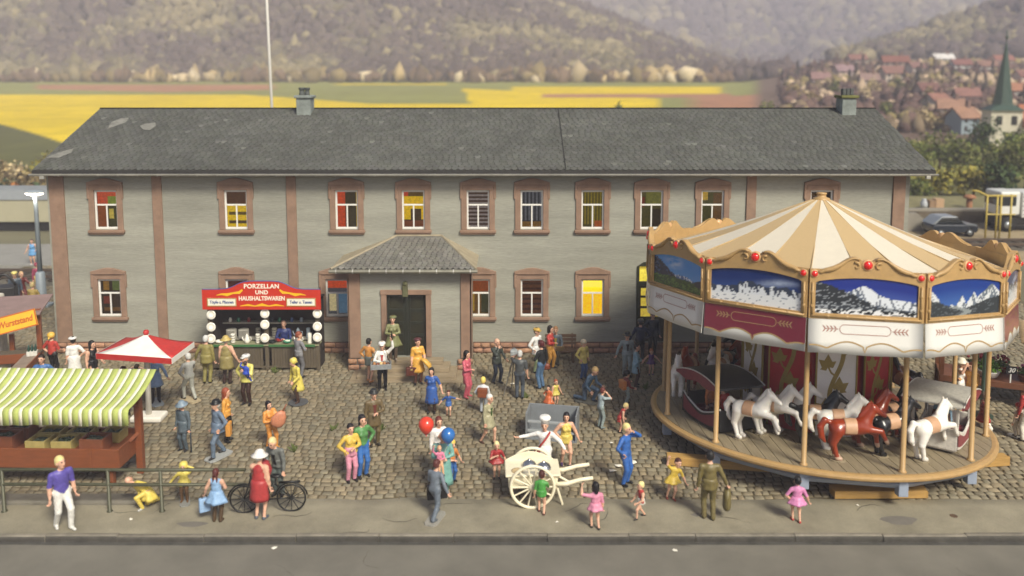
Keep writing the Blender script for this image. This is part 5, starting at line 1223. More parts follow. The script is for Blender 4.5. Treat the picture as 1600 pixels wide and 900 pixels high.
# mountain prints
def mountain(kind, nu=64, nv=34):
    u = np.linspace(0, 1, nu)[:, None] * np.ones((1, nv)); v = np.linspace(0, 1, nv)[None] * np.ones((nu, 1))
    rg = lambda f, s, o=5: fbm(u * f + s, np.zeros_like(u) + s * 3.1, int(s), o)
    sh = 3.2 * np.abs(((u * 3.3 + kind * .37) % 1) - .5); tex = fbm(u * 11 + kind + sh * 1.3, v * 7 - sh * 4, 50 + kind, 5); fine = fbm(u * 40, v * 34, 60 + kind, 3)
    def mixc(a, b, t): return a * (1 - t[..., None]) + b * t[..., None]
    col = np.zeros((nu, nv, 3))
    L = lambda h: np.array(lin(h))
    if kind == 0:    # green valley
        col += L('3f8fd8'); col = mixc(col, L('8cc0ea') + 0 * col, np.clip(1 - v * 1.3, 0, 1) * .6)
        cl = np.clip((fbm(u * 5 + 2, v * 6, 3) - .5) * 5, 0, 1) * np.exp(-((u - .42) / .14) ** 2 - ((v - .8) / .16) ** 2); col = mixc(col, L('e8eef2') + 0 * col, cl)
        r1 = .36 + .22 * np.abs(rg(3, 4) - .4) + .03 * fine; m = v < r1; snow = (tex > .5)
        col[m] = np.where((snow & (u > .4))[m][:, None], L('dfe4ea'), L('4a6a9a'))
        r2 = .98 - 1.5 * u + .12 * tex; m = v < r2; col[m] = np.where((fine > .55)[m][:, None], L('4a5a7c'), L('24304a'))
        r3 = .3 + .55 * np.clip(u - .82, 0, 1) * 2 + .06 * tex; m = v < r3; col[m] = np.where((u > .85)[m][:, None], L('2c3a44'), L('3a5a30'))
        m = v < .3 - .12 * u + .1 * tex; col[m] = np.where((fine > .5)[m][:, None], L('557a34'), L('33502a'))
    elif kind == 1:  # white range, deep blue sky, cloud
        col += L('17306e'); col = mixc(col, L('3f63a6') + 0 * col, np.clip(1 - v * 1.4, 0, 1))
        cl = np.exp(-((v - .62 - .55 * (u - .6)) / .09) ** 2) * np.clip((u - .42) * 3, 0, 1) * np.clip((1.02 - u) * 4, 0, 1) * (.5 + fine * .7); col = mixc(col, L('aebcd6') + 0 * col, np.clip(cl, 0, .85))
        r1 = .36 + .3 * (1 - np.abs(2 * rg(4.2, 7, 3) - 1)) ** 2 + .10 * (rg(17, 4, 3) - .5); m = v < r1; dark = (tex + (v / r1 - .6) * .55) > .56
        col[m] = np.where(dark[m][:, None], L('3a4358'), L('e4e8ee')); m = (v < .2 + .12 * u + .06 * tex); col[m] = np.where((fine > .62)[m][:, None], L('7c8698'), L('eceef0'))
    elif kind == 2:  # rocky slope on the left, snowfields
        col += L('1a2f86'); col = mixc(col, L('5a78c0') + 0 * col, np.clip(.9 - v * 1.2, 0, 1))
        r1 = .42 + .34 * np.exp(-((u - .46) / .16) ** 2) * (.6 + .5 * rg(6, 3)) + .08 * tex; m = v < r1; col[m] = np.where(((tex + (u - .5) * .2) > .5)[m][:, None], L('dde2ea'), L('5c6678'))
        r2 = .98 - 1.35 * u + .12 * tex; m = v < r2; col[m] = np.where((fine > .56)[m][:, None], L('8a8f98'), L('2b3038'))
        m = v < .34 - .16 * u + .2 * (tex - .5); col[m] = np.where((fine > .5)[m][:, None], L('9aa0a8'), L('343a44'))
        m = v < .1 + .08 * tex; col[m] = np.where((fine > .45)[m][:, None], L('e4e6ea'), L('20242a'))
    else:            # grey valley, pointed peaks
        col += L('1d3c8a'); col = mixc(col, L('4a76b8') + 0 * col, np.clip(1 - v * 1.3, 0, 1))
        pk = lambda c0, h_, w_: h_ * np.clip(1 - np.abs(u - c0) / w_, 0, 1)
        r1 = np.maximum.reduce([.3 + 0 * u, pk(.88, .92, .42), pk(.62, .62, .2), pk(.45, .56, .14), pk(.0, .9, .3)]) + .06 * (tex - .5); m = v < r1; col[m] = np.where((tex > .46)[m][:, None], L('d6dade'), L('6a7480'))
        r2 = np.maximum(.5 * (1 - u * 1.7), .52 * np.clip(u - .35, 0, 1) * 1.6) + .08 * tex; m = v < r2; col[m] = np.where((fine > .6)[m][:, None], L('5a6068'), L('343a40'))
        rv = np.abs(u - .42 - .12 * np.sin(v * 16)) < .06; m = rv & (v < .26); col[m] = L('8a9294')
    return u, v, np.clip(col * .9, 0, 1)
HW = RR * math.sin(R(15)) - .012; AP = RR * math.cos(R(15))
Z0, Z1, ZC = 4.38, 5.40, 5.56
def crest(t):          # top outline, t = -1..1
    a = abs(t)
    return ZC + .05 * math.exp(-((a - .97) / .07) ** 2) + .33 * math.exp(-((a - .22) / .30) ** 2) - .10 * math.exp(-(a / .10) ** 2) - .04 * (a > .75)
def arch(t): return 5.24 + .15 * (1 - t * t)
KIND = {0: 2, 1: 3, 2: 1, 11: 1, 10: 0}
RED = {11, 2, 8, 5}
tpl = {}
def panel_part(name, mbf, mat, par, key):
    if key not in tpl: mb = MB(); mbf(mb); tpl[key] = mb.mesh(name, mat)
    return obj(name, tpl[key], par)
def f_frame(mb):
    mb.box(-HW, HW, -.06, .05, Z0, Z0 + .13)
    for s in (-1, 1): mb.box(s * HW - (.14 if s > 0 else 0), s * HW + (.14 if s < 0 else 0), -.062, .05, Z0 + .13, 5.26)
    ts = np.linspace(-1, 1, 41); strip(mb, [t * HW for t in ts], [arch(t) if abs(t) < .9 else 5.24 for t in ts], [crest(t) for t in ts], -.064, .05)
def f_mould(mb):
    mb.smooth = True
    for s in (-1, 1):
        mb.tube([(s * HW * t, -.07, crest(t) - .03) for t in np.linspace(.86, .14, 14)], [.03 + .035 * math.sin(PI * min(1, i / 9)) for i in range(14)], 8)
        sp = [(s * (HW * .2 + (.11 - .016 * k) * math.cos(k * .75 + 1.2)), -.075, 5.67 + (.10 - .013 * k) * math.sin(k * .75 + 1.2)) for k in range(7)]
        mb.tube(sp, [.034 - .003 * k for k in range(7)], 7)
        mb.tube([(s * (HW - .07), -.075, Z0 + .1), (s * (HW - .07), -.075, 5.24)], .028, 7)
        for zz in (Z0 + .3, Z0 + .62): mb.ball((s * (HW - .07), -.075, zz), (.045, .03, .06), 8, 6)
    mb.tube([(-HW + .05, -.075, Z0 + .065), (HW - .05, -.075, Z0 + .065)], .03, 7)
    for k in range(5): mb.ball((-HW * .66 + k * HW * .33, -.075, Z0 + .065), (.06, .03, .045), 8, 6)
def f_ring(r):
    def f(mb):
        mb.smooth = True; mb.T = Matrix.Rotation(PI / 2, 4, 'X'); mb.lathe([(r * .9, -.06), (r, -.02), (r, .05), (r * .78, .075), (r * .7, .05)], 14); mb.T = None
    return f
def jew(r):
    def f(mb): mb.smooth = True; mb.ball((0, 0, 0), (r, r * .75, r), 12, 8)
    return f
def f_val(mb):
    n = 8; z1 = 3.56
    vs = [(-HW + 2 * HW * i / n, -.045 - .05 * j / 3, Z0 - (Z0 - z1) * j / 3 + (.012 * math.sin(i * 1.1) if j == 3 else 0)) for j in range(4) for i in range(n + 1)]
    vs += [(v[0], v[1] + .012, v[2]) for v in vs]; k = (n + 1) * 4; fs = []
    for j in range(3):
        for i in range(n): a = j * (n + 1) + i; fs += [(a, a + n + 1, a + n + 2, a + 1), (k + a + 1, k + a + n + 2, k + a + n + 1, k + a)]
    b0 = 3 * (n + 1)
    fs += [(b0 + i, k + b0 + i, k + b0 + i + 1, b0 + i + 1) for i in range(n)]
    for e_ in (0, n): fs += [(j * (n + 1) + e_, k + j * (n + 1) + e_, k + (j + 1) * (n + 1) + e_, (j + 1) * (n + 1) + e_) for j in range(3)]
    mb.smooth = True; mb.add(vs, fs)
yv = lambda z: -.045 - .05 * (Z0 - z) / .82 - .006
def wave(t):
    a = abs(t); return 3.73 + .15 * abs(math.sin(a * PI * 1.5 + (.0))) * (1 - .25 * a) + (-.11 if a < .02 else 0) - .1 * a * a
def rib3(mb, pts, w, lift=.0):
    ps = []
    for i, p in enumerate(pts):
        q0 = Vector((pts[max(i - 1, 0)][0], pts[max(i - 1, 0)][1])); q1 = Vector((pts[min(i + 1, len(pts) - 1)][0], pts[min(i + 1, len(pts) - 1)][1])); t = (q1 - q0).normalized(); nx_, nz_ = -t.y, t.x
        for s in (1, -1): x, z = p[0] + s * nx_ * w, p[1] + s * nz_ * w; ps.append((x, yv(z) - lift, z))
    mb.add(ps, [(2 * i, 2 * i + 1, 2 * i + 3, 2 * i + 2) for i in range(len(pts) - 1)])
def f_orn(mb):
    cw, chh, zc = HW * .44, .11, 4.15
    cart = [(cw * math.copysign(1, math.cos(a)) * .82 + chh * math.cos(a), zc + chh * math.sin(a)) for a in np.linspace(0, 2 * PI, 33)]
    mb.cur = 1; rib3(mb, cart, .007)
    mb.cur = 0; rib3(mb, [(HW * t, wave(t)) for t in np.linspace(-.98, .98, 61)], .018)
    mb.cur = 1
    for s in (-1, 1):
        rib3(mb, [(s * (cw * .82 + chh + .03), zc), (s * (cw * .82 + chh + .36), zc)], .007)
        for k in range(4):
            for sg in (-1, 1):
                x, z = s * (cw * .82 + chh + .07 + .085 * k), zc; a = (0 if s > 0 else PI) + sg * s * .85; l = .115
                ca_, sa_ = math.cos(a), math.sin(a)
                P = lambda u, v: (x + u * ca_ - v * sa_, yv(z + u * sa_ + v * ca_) - .001, z + u * sa_ + v * ca_)
                mb.add([P(0, 0), P(l * .45, -.014), P(l, 0), P(l * .45, .014)], [(0, 1, 2, 3)])
def f_redtop(mb):
    ts = np.linspace(-1, 1, 41); vs = []
    for t in ts:
        for j in range(5): z = wave(t) + (Z0 - wave(t)) * j / 4; vs.append((HW * t * .998, yv(z) + .003, z))
    mb.add(vs, [(i * 5 + j, (i + 1) * 5 + j, (i + 1) * 5 + j + 1, i * 5 + j + 1) for i in range(40) for j in range(4)])
for i in range(12):
    thm = R(-8 + 30 * i)
    Pn = empty('rim_panel', (AP * math.sin(thm), -AP * math.cos(thm), 0), thm, None, None, None, car)
    fo = panel_part('frame', f_frame, m_tan, Pn, 'frame'); panel_part('moulding', f_mould, m_tan, Pn, 'mould');
    for x, z, r in ((0, crest(0) + .05, .105), (-HW + .1, 5.45, .075), (HW - .1, 5.45, .075)):
        q = panel_part('jewel_setting', f_ring(r * 1.35), M('setting_pale', 'c8a072', .35, subs=.05), Pn, 'ring%d' % (r * 1000)); q.location = (x, -.02, z)
        j = panel_part('jewel', jew(r), m_jewel, Pn, 'jew%d' % (r * 1000)); j.location = (x, -.08, z)
    k = KIND.get(i, (0, 1, 2, 3)[i % 4]); key = 'pic%d' % k
    if key not in tpl:
        u, v, colr = mountain(k); nu, nv = u.shape
        X_ = (u * 2 - 1) * (HW - .12); Z_ = Z0 + .12 + v * (np.vectorize(arch)(u * 2 - 1) + .01 - Z0 - .12)
        V_ = np.stack([X_, np.full_like(X_, -.02), Z_], -1).reshape(-1, 3)
        a_, b_ = np.meshgrid(np.arange(nu - 1), np.arange(nv - 1), indexing='ij'); Qp = np.stack([a_ * nv + b_, (a_ + 1) * nv + b_, (a_ + 1) * nv + b_ + 1, a_ * nv + b_ + 1], -1).reshape(-1, 4)
        tpl[key] = npmesh('picture', V_, Qp, M('picture_print', 'ffffff', .25, attr=True, coat=.3), False, colr.reshape(-1, 3))
    obj('picture', tpl[key], Pn)
    def f_back(mb): mb.box(-HW, HW, .052, .066, Z0, 5.56)
    panel_part('backing', f_back, m_tan, Pn, 'back')
    vo = panel_part('valance', f_val, m_vwhite, Pn, 'val')
    if i in RED:
        panel_part('valance_field', f_redtop, m_vred, Pn, 'redtop')
        def f_orn2(mb): f_orn(mb)
        key = 'ornred'
        if key not in tpl: mb = MB(); f_orn(mb); tpl[key] = mb.mesh('ornament', [m_gline, m_gline])
        obj('ornament', tpl[key], Pn)
    else:
        key = 'orn'
        if key not in tpl: mb = MB(); f_orn(mb); tpl[key] = mb.mesh('ornament', [m_gline, m_rline])
        obj('ornament', tpl[key], Pn)
# roof gores
ZA = 6.95; rg = AP - .1
for i in range(24):
    a0, a1 = R(-23 + 15 * i), R(-23 + 15 * (i + 1)); vs = []; n = 6; g = .0012
    mb = MB(); mb.smooth = False
    for k in range(n + 1):
        t = k / n; r = rg * (1 - t) + .16 * t; z = 5.24 + (ZA - 5.24) * (t ** 1.12)
        for q in (0, .5, 1):
            a = a0 + g + (a1 - a0 - 2 * g) * q; b_ = .02 * math.sin(PI * q) * (1 - t)
            vs.append((r * math.sin(a), -r * math.cos(a), z - b_))
    mb.add(vs, [(k * 3 + q, k * 3 + q + 1, k * 3 + 4 + q, k * 3 + 3 + q) for k in range(n) for q in (0, 1)]); mb.smooth = True
    o = mb.build('roof_gore', m_gold if i % 2 == 1 else m_cream, car)
    sd_ = o.modifiers.new('thick', 'SOLIDIFY'); sd_.thickness = .03
    mb = MB(); mb.tube([(rg * math.sin(a0), -rg * math.cos(a0), 5.245), (rg * .5 * math.sin(a0), -rg * .5 * math.cos(a0), 5.24 + (ZA - 5.24) * .5 ** 1.12), (.16 * math.sin(a0), -.16 * math.cos(a0), ZA)], .014, 5); mb.build('gore_seam', m_gold, car)
mb = MB(); mb.smooth = True; mb.lathe([(.26, ZA - .09), (.24, ZA + .02), (.14, ZA + .05), (.13, ZA + .12), (.16, ZA + .14), (.14, ZA + .18), (0, ZA + .19)], 20); mb.build('finial', m_tan, car)
mb = MB(); mb.lathe([(AP - .05, 5.12), (AP - .05, 5.17), (.1, 5.17), (.1, 5.12)], 12, 0, 0, 0, 1, 1, R(-23) - PI / 2); mb.build('ceiling', M('car_ceiling', 'd8ccb0', .7), car)
# centre drum with vine panels
ND = 10; DR = 2.15; da = 2 * PI / ND
mb = MB(); mb.lathe([(DR * .93, ZT), (DR * .93, 5.1)], ND, 0, 0, 0, 1, 1, R(-23) - PI / 2); mb.build('drum_core', m_dred, car)
hwd = DR * math.sin(da / 2) - .02; apd = DR * math.cos(da / 2)
def vine(mb):
    z0, z1 = .8, 4.85; n = 44
    S = lambda z: .17 * math.sin(z * 2.6 + .4)
    ribbon(mb, [(S(z0 + (z1 - z0) * i / n), z0 + (z1 - z0) * i / n) for i in range(n + 1)], .06, -.012)
    for k in range(7):
        z = z0 + .3 + k * .6; s = 1 if k % 2 else -1; x = S(z)
        st_ = [(x, z - .1), (x + s * .16, z + .02), (x + s * .25, z + .2)]; ribbon(mb, st_, .026, -.013)
        for q, (a, l, w_) in enumerate(((1.57, .36, .13), (1.57 - s * .9, .32, .12), (1.57 + s * .9, .28, .1), (1.57 - s * 1.9, .22, .08))): leaf(mb, x + s * .25, z + .17, a, l, w_, -.014 - .001 * q)
for i in range(ND):
    thm = R(-23) + da * (i + .5); wh = i % 2 == 0
    Dn = empty('drum_panel', (apd * math.sin(thm), -apd * math.cos(thm), 0), thm, None, None, None, car)
    mb = MB(); mb.box(-hwd + .13, hwd - .13, -.008, .03, ZT, 5.05); mb.build('panel_board', m_dwhite if wh else m_dred, Dn)
    key = 'vine'
    if key not in tpl: mb = MB(); vine(mb); tpl[key] = mb.mesh('vine', m_vine)
    obj('vine', tpl[key], Dn)
    for s in (-1, 1): mb = MB(); mb.box(s * (hwd - .11) - .022, s * (hwd - .11) + .022, -.03, .02, ZT, 5.05); mb.build('gold_strip', m_vine, Dn)
# --- horses
HP = [Prim((-.34, 0, .80), (.16, 0, .84), .205, .195, 0, .08), Prim((.26, 0, .88), (.3, 0, .92), .2, .19, 0, .08), Prim((.3, 0, .98), (.5, 0, 1.3), .165, .105, 0, .06), Prim((.5, 0, 1.34), (.72, 0, 1.2), .1, .062, 0, .04), Prim((.72, 0, 1.2), (.78, 0, 1.165), .06, .055, 0, .03),
      Prim((.2, 0, 1.12), (.42, 0, 1.42), .05, .055, 1, .03), Prim((-.5, 0, .92), (-.64, 0, .96), .06, .07, 1, .03), Prim((-.64, 0, .96), (-.74, 0, .78), .075, .08, 1, .03), Prim((-.74, 0, .78), (-.7, 0, .55), .08, .075, 1, .03), Prim((-.7, 0, .55), (-.62, 0, .43), .07, .04, 1, .03)]
for s in (-1, 1):
    HP += [Prim((-.34, s * .1, .74), (-.44, s * .11, .42), .15, .082, 0, .05), Prim((-.44, s * .11, .42), (-.34, s * .1, .1), .075, .052, 0, .03), Prim((-.34, s * .1, .07), (-.26, s * .1, .05), .062, .06, 2, .02), Prim((.47, s * .05, 1.42), (.46, s * .06, 1.5), .035, .015, 0, .02)]
HP += [Prim((.32, .11, .8), (.62, .12, .66), .105, .066, 0, .05), Prim((.62, .12, .66), (.66, .12, .42), .064, .05, 0, .03), Prim((.66, .12, .42), (.68, .12, .36), .055, .05, 2, .02), Prim((.32, -.11, .84), (.68, -.12, .80), .105, .066, 0, .05), Prim((.68, -.12, .8), (.8, -.12, .58), .064, .05, 0, .03), Prim((.8, -.12, .58), (.83, -.12, .53), .055, .05, 2, .02)]
hV, hQ, hm = blob_mesh(HP, .021)
SP = [Prim((-.34, 0, .80), (.16, 0, .84), .222, .212, 0, .02)]
sV, sQ, _ = blob_mesh(SP, .02, lambda P: np.maximum.reduce([np.abs(P[..., 0] + .04) - .15, .70 - P[..., 2]]))
HM = {}
for nm, c0, c1, c2 in (('white', 'ece8e0', 'ece8e0', 'dcd6cc'), ('brown', '8c3418', '8c3418', 'b89a84'), ('black', '1a1a1c', '141416', '101012'), ('bay', '6a2a18', '1a1416', '1a1416')):
    HM[nm] = npmesh('horse', hV, hQ, [M('horse_' + c, c, .28, var=.08, scale=6, coat=.25, subs=.1 if nm == 'white' else 0) for c in (c0, c1, c2)], True, None, hm)
m_saddle = M('saddle_tan', 'c09878', .5, var=.1, scale=8)
sme = npmesh('saddle', sV, sQ, m_saddle)
HBASE = MB(); HBASE.lathe([(.2, 0), (.2, .02), (.17, .03), (0, .03)], 14, -.3, 0, 0, 1, .9); hbm = HBASE.mesh('stand', m_tand)
HORSES = [('white', -45, 3.72), ('white', -41, 2.95), ('white', -34, 2.5), ('brown', -7, 3.85), ('white', -9, 3.15), ('black', -19, 2.95), ('brown', 10, 2.75), ('black', 13, 3.45), ('white', 25, 3.95), ('black', 26, 2.7), ('brown', 42, 2.5),
          ('white', -101, 4.0), ('brown', -118, 3.8), ('white', -126, 3.0), ('black', -142, 3.3), ('brown', -158, 3.0), ('black', -165, 3.9), ('black', 112, 3.5), ('bay', 100, 2.9), ('black', 135, 3.4), ('white', 160, 3.3)]
for nm, a, r in HORSES:
    th = R(a); ho = obj('horse', HM[nm], car, (r * math.sin(th), -r * math.cos(th), ZT + .02), th)
    ho.scale = (1.02,) * 3
    obj('saddle', sme, ho); obj('stand', hbm, ho, (0, 0, -.02))
# --- two little coaches
def coach(a, r, c_body, c_side, c_roof, c_edge, label):
    th = R(a); E_ = empty('coach', (r * math.sin(th), -r * math.cos(th), ZT), th, None, None, None, car); E_['label'] = label
    L_, Wd, n = .92, .56, 12
    xs_ = np.linspace(-L_, L_, 17); top = [.42 + .26 * (abs(x) / L_) ** 2.2 - .06 * math.exp(-(x / .3) ** 2) for x in xs_]; bot = [.04 + .12 * (abs(x) / L_) ** 3 for x in xs_]
    m1, m2, m3, m4 = paint(c_body, .3), paint(c_side, .3), paint(c_roof, .4), paint(c_edge, .3)
    for s in (-1, 1):
        mb = MB(); strip(mb, xs_, bot, top, s * Wd - .03, s * Wd + .03); mb.build('side_wall', m1, E_)
        mb = MB(); strip(mb, xs_ * .93, [b + .06 for b in bot], [t - .07 for t in top], s * (Wd + .035) - .006, s * (Wd + .035) + .006); mb.build('side_panel', m2, E_)
        mb = MB(); mb.smooth = True; mb.tube([(x, s * Wd, t + .01) for x, t in zip(xs_, top)], .028, 6); mb.build('side_rail', m4, E_)
    mb = MB(); mb.box(-L_ + .02, L_ - .02, -Wd + .03, Wd - .03, .06, .12); mb.build('coach_floor', m1, E_)
    for s in (-1, 1):
        mb = MB(); mb.box(s * L_ - .04, s * L_ + .04, -Wd - .03, Wd + .03, .1, .66); mb.build('end_wall', m1, E_, bevel=.02)
        mb = MB(); mb.box(s * .55 - .2, s * .55 + .2, -Wd + .04, Wd - .04, .12, .34); mb.build('seat', m2, E_, bevel=.03)
        for q in (-1, 1): mb = MB(); mb.cbox(s * .72, q * (Wd - .02), .85, .09, .07, .9); mb.build('post', m1, E_, bevel=.01)
    rx = np.linspace(-1.08, 1.08, 15); hi = [1.52 - .2 * (x / 1.08) ** 2 for x in rx]
    mb = MB(); strip(mb, rx, [h_ - .07 for h_ in hi], hi, -.72, .72); mb.build('coach_roof', m3, E_, bevel=.02)
    for s in (-1, 1): mb = MB(); strip(mb, rx, [1.23 + .04 * math.cos(x * 6) - .04 for x in rx], [h_ - .02 for h_ in hi], s * .725 - .018, s * .725 + .018); mb.build('roof_edge', m2, E_); mb = MB(); mb.smooth = True; mb.tube([(x, s * .745, h_ - .01) for x, h_ in zip(rx, hi)], .02, 5); mb.build('edge_trim', m4, E_)
    return E_
coach(-70, 3.35, '1a1a1d', '7a1c34', '2a2c2e', 'c8c4c0', 'black coach with dark red side panels')
coach(50, 3.45, 'dcd6ca', '8a2438', 'b9b5aa', 'd8d2c8', 'white coach with pale grey roof')
def seated(a, r, label, **kw):
    th = R(a); person(0, 0, label, X=CX + r * math.sin(th), Y=CY - r * math.cos(th), z=ZT + .1 + TAX * r * math.sin(th) - TAY * r * math.cos(th), seat=.34, **kw)
seated(-64, 3.45, 'rider in red sitting in the black carousel coach', h=1.5, face=-150, top='b02a20', legs='4a2a24', hair='5a2a1c')
seated(-77, 3.3, 'rider in orange sitting in the black carousel coach', h=1.5, face=30, top='d8782c', legs='b86a2c', hair='8a4a2c')
seated(45, 3.5, 'rider in brown sitting in the white carousel coach', h=1.45, face=-40, top='7a4a2c', legs='5a3a2a', hair='3a2418')
seated(56, 3.4, 'rider in pale blue sitting in the white carousel coach', h=1.45, face=140, top='8ab0c8', legs='6a7a8a', hair='4a3020')
# wooden beams that level it
m_beam = M('beam_wood', 'b08a4c', .7, var=.2, scale=3, bump=.3, bscale=14, stretch=(.5, 4, 4))
def beam(pa, pb, hgt, wid, label, z=.02):
    a, b = Vector(G(*pa, hgt)), Vector(G(*pb, hgt)); m_ = (a + b) / 2; d_ = b - a; L_ = d_.length
    mb = MB(); n = 6; 
    mb.box(-L_ / 2, L_ / 2, -wid / 2, wid / 2, 0, hgt)
    for k in range(5): mb.box(L_ / 2, L_ / 2 + rnd.uniform(.01, .06), -wid / 2 + wid * k / 5 + .004, -wid / 2 + wid * (k + 1) / 5, .002, hgt - rnd.uniform(.004, .03))
    mb.build('wooden_beam', m_beam, None, (m_.x, m_.y, z), math.atan2(d_.y, d_.x), bevel=.012, label=label, cat='beam')
beam((1042, 711), (1200, 722), .24, .3, 'long squared wooden beam under the carousel behind the dancing girl')
beam((1300, 764), (1443, 763), .2, .38, 'short rough sawn plank lying in front of the carousel', .03)
beam((1500, 716), (1572, 712), .24, .3, 'wooden beam end sticking out beyond the carousel edge')

# ================================================================ STALLS AND STREET FURNITURE
m_brown = M('stall_brown', '7d4629', .45, var=.15, scale=4, bump=.2, bscale=20, stretch=(.6, 3, 3))
# ---- market cart with the green striped awning
bx, by = G(221, 738)
cart = empty('market_stall', (bx, by, 0), R(-1.5), 'market cart with green and white striped awning and fruit crates', 'market stall')
TX0 = -5.9; yf = -.98; zt = W(187, 703, by - .98)[1]; zb = W(187, 733, by - .98)[1]; xr = W(187, 715, by - .98)[0] - bx
mb = MB(); mb.box(TX0, xr, yf, yf + .06, zb, zt); mb.build('front_board', m_brown, cart, bevel=.012)
mb = MB(); mb.prism([(yf + .06, zb), (.3, zb), (.3, zt), (yf + .06, zt)], xr - .06, xr, 'x'); mb.build('end_board', m_brown, cart, bevel=.012)
mb = MB(); mb.box(TX0, xr, .3, .36, zb, zt); mb.build('rear_board', m_brown, cart, bevel=.012)
mb = MB(); mb.box(TX0, xr - .06, yf + .06, .3, zb, zt - .14); mb.build('tray_floor', m_brown, cart)
for xx in (xr - .74, xr - 3.62): mb = MB(); mb.box(xx - .05, xx + .05, yf - .03, yf, zb - .03, zt + .03); mb.build('board_strap', m_brown, cart, bevel=.01)
zr_ = W(235, 588, by)[1]
for xx in (.0, -4.9): mb = MB(); mb.cbox(xx, 0, (zr_ - .22) / 2, .17, .17, zr_ - .22); mb.build('post', m_brown, cart, bevel=.012)
for xx in (-.45, -4.9): mb = MB(); mb.cbox(xx, yf + .3, zb / 2, .16, .16, zb); mb.build('leg', m_brown, cart, bevel=.012)
y0a, z0a = .32, zr_ + .05
y1a = -1.25; z1a = W(207, 640, by - 1.25)[1]; z2a = W(207, 664, by - 1.28)[1]
for xx in (-.02, -4.9):
    mb = MB(); mb.prism([(.25, zr_ - .22), (.25, zr_ - .12), (-1.0, zr_ - .06 - (zr_ - z1a) * .80 - .26), (-1.0, zr_ - .16 - (zr_ - z1a) * .80 - .26)], xx - .06, xx + .06, 'x'); mb.build('roof_beam', m_brown, cart, bevel=.01)
    mb = MB(); mb.tube([(xx, 0, zr_ - .75), (xx, -.5, zr_ - .62)], .05, 4); mb.build('brace', m_brown, cart)
mb = MB(); mb.tube([(xr - .02, -.4, zt - .06), (.0, .0, zt + .05)], .06, 4); mb.build('tray_brace', m_brown, cart)
# wheels
def wheel(parent, x, y, z, r, m_, spokes=10, tw=.05, axis='x', hub=.09):
    E_ = empty('wheel', (x, y, z), 0, None, None, None, parent)
    T = Matrix.Identity(4) if axis == 'x' else Matrix.Rotation(PI / 2, 4, 'Z')
    mb = MB(); mb.T = T; mb.smooth = True; n = 32
    mb.tube([(0, r * math.cos(2 * PI * i / n), r * math.sin(2 * PI * i / n)) for i in range(n + 1)], tw, 8, cap=False); mb.build('rim', m_, E_)
    mb = MB(); mb.T = T; mb.smooth = True; mb.tube([(-.07, 0, 0), (-.03, 0, 0), (.03, 0, 0), (.07, 0, 0)], [hub * .6, hub, hub, hub * .6], 12); mb.build('hub', m_, E_)
    for k in range(spokes):
        a = 2 * PI * k / spokes; mb = MB(); mb.T = T; mb.tube([(0, hub * .7 * math.cos(a), hub * .7 * math.sin(a)), (0, r * math.cos(a), r * math.sin(a))], [tw * .55, tw * .45], 6); mb.build('spoke', m_, E_)
    return E_
wheel(cart, -3.9, yf + .5, .46, .44, m_brown, 8); wheel(cart, -1.2, .1, .46, .44, m_brown, 8)
# awning: gently sagging cloth with a hanging valance, stripes are real cloth bands side by side
m_gs = M('awning_green', 'adb866', .9, var=.14, scale=3, bump=.2, bscale=60); m_ws = M('awning_white', 'e6e1cc', .9, var=.06, scale=3, bump=.2, bscale=60)
prof = [(y0a + .10, z0a - .03), (y0a, z0a + .03)] + [(y0a + (y1a - y0a) * t, z0a + (z1a - z0a) * t - .10 * math.sin(PI * t)) for t in np.linspace(.12, 1, 9)] + [(y1a - .05, z1a - .08), (y1a - .06, z2a)]
aw = empty('awning', (0, 0, 0), 0, None, None, None, cart)
xa = W(236, 587, by)[0] - bx; pw = .252; i = 0; x = xa
while x > -6.6:
    w = .165 if i % 2 == 0 else .087
    mb = MB(); mb.smooth = True; vs = []
    for k, (yy_, zz_) in enumerate(prof):
        sag = .012 * math.sin(x * 3) * (k / len(prof)); lift = .0015 * (i % 2)
        for q in (0, 1): 
            zq = zz_ + sag + lift - (.03 * abs(math.sin(PI * (x - q * w) / pw * .5)) if k == len(prof) - 1 else 0)
            vs.append((x - q * w, yy_, zq))
    mb.add(vs, [(2 * k, 2 * k + 1, 2 * k + 3, 2 * k + 2) for k in range(len(prof) - 1)])
    o = mb.build('cloth_stripe', m_gs if i % 2 == 0 else m_ws, aw); s_ = o.modifiers.new('thick', 'SOLIDIFY'); s_.thickness = .009
    x -= w; i += 1
# crates on the tray: each a thing of its own
m_crate = M('crate_brown', '74422a', .5, var=.15, scale=5); m_crate2 = M('crate_olive', 'a39258', .6, var=.2, scale=5)
m_veg = M('dark_greens', '3c4a3c', .7, var=.4, scale=14, bump=.5, bscale=30); m_veg2 = M('dark_fruit', '55402a', .7, var=.4, scale=14, bump=.5, bscale=30)
CR = [(.62, .62, .0, 0, 'brown crate of dark greens at the right front corner of the market cart', 1), (1.45, .52, .06, 1, 'olive crate of dark greens in the front row next to the corner crate', 0), (2.12, .52, .06, 1, 'olive crate of dark leaves, third in the front row of the cart', 0), (3.05, .66, .12, 0, 'brown crate, fourth in the front row above the purple shirted man', 1), (3.95, .66, .12, 0, 'brown crate at the far end of the front row on the market cart', 1),
      (.45, .5, .62, 1, 'pale olive crate in the rear row beside the post', 0), (1.3, .62, .6, 1, 'olive crate with dark greens in the rear row, second from post', 0), (2.1, .6, .6, 1, 'olive crate with dark greens in the rear row, third from post', 0), (2.95, .6, .66, 0, 'brown crate of dark fruit in the rear row under the awning', 1), (3.75, .6, .66, 0, 'brown crate in the rear row furthest from the post', 1)]
Mc = Matrix.Translation((bx, by, 0)) @ Matrix.Rotation(R(-1.5), 4, 'Z')
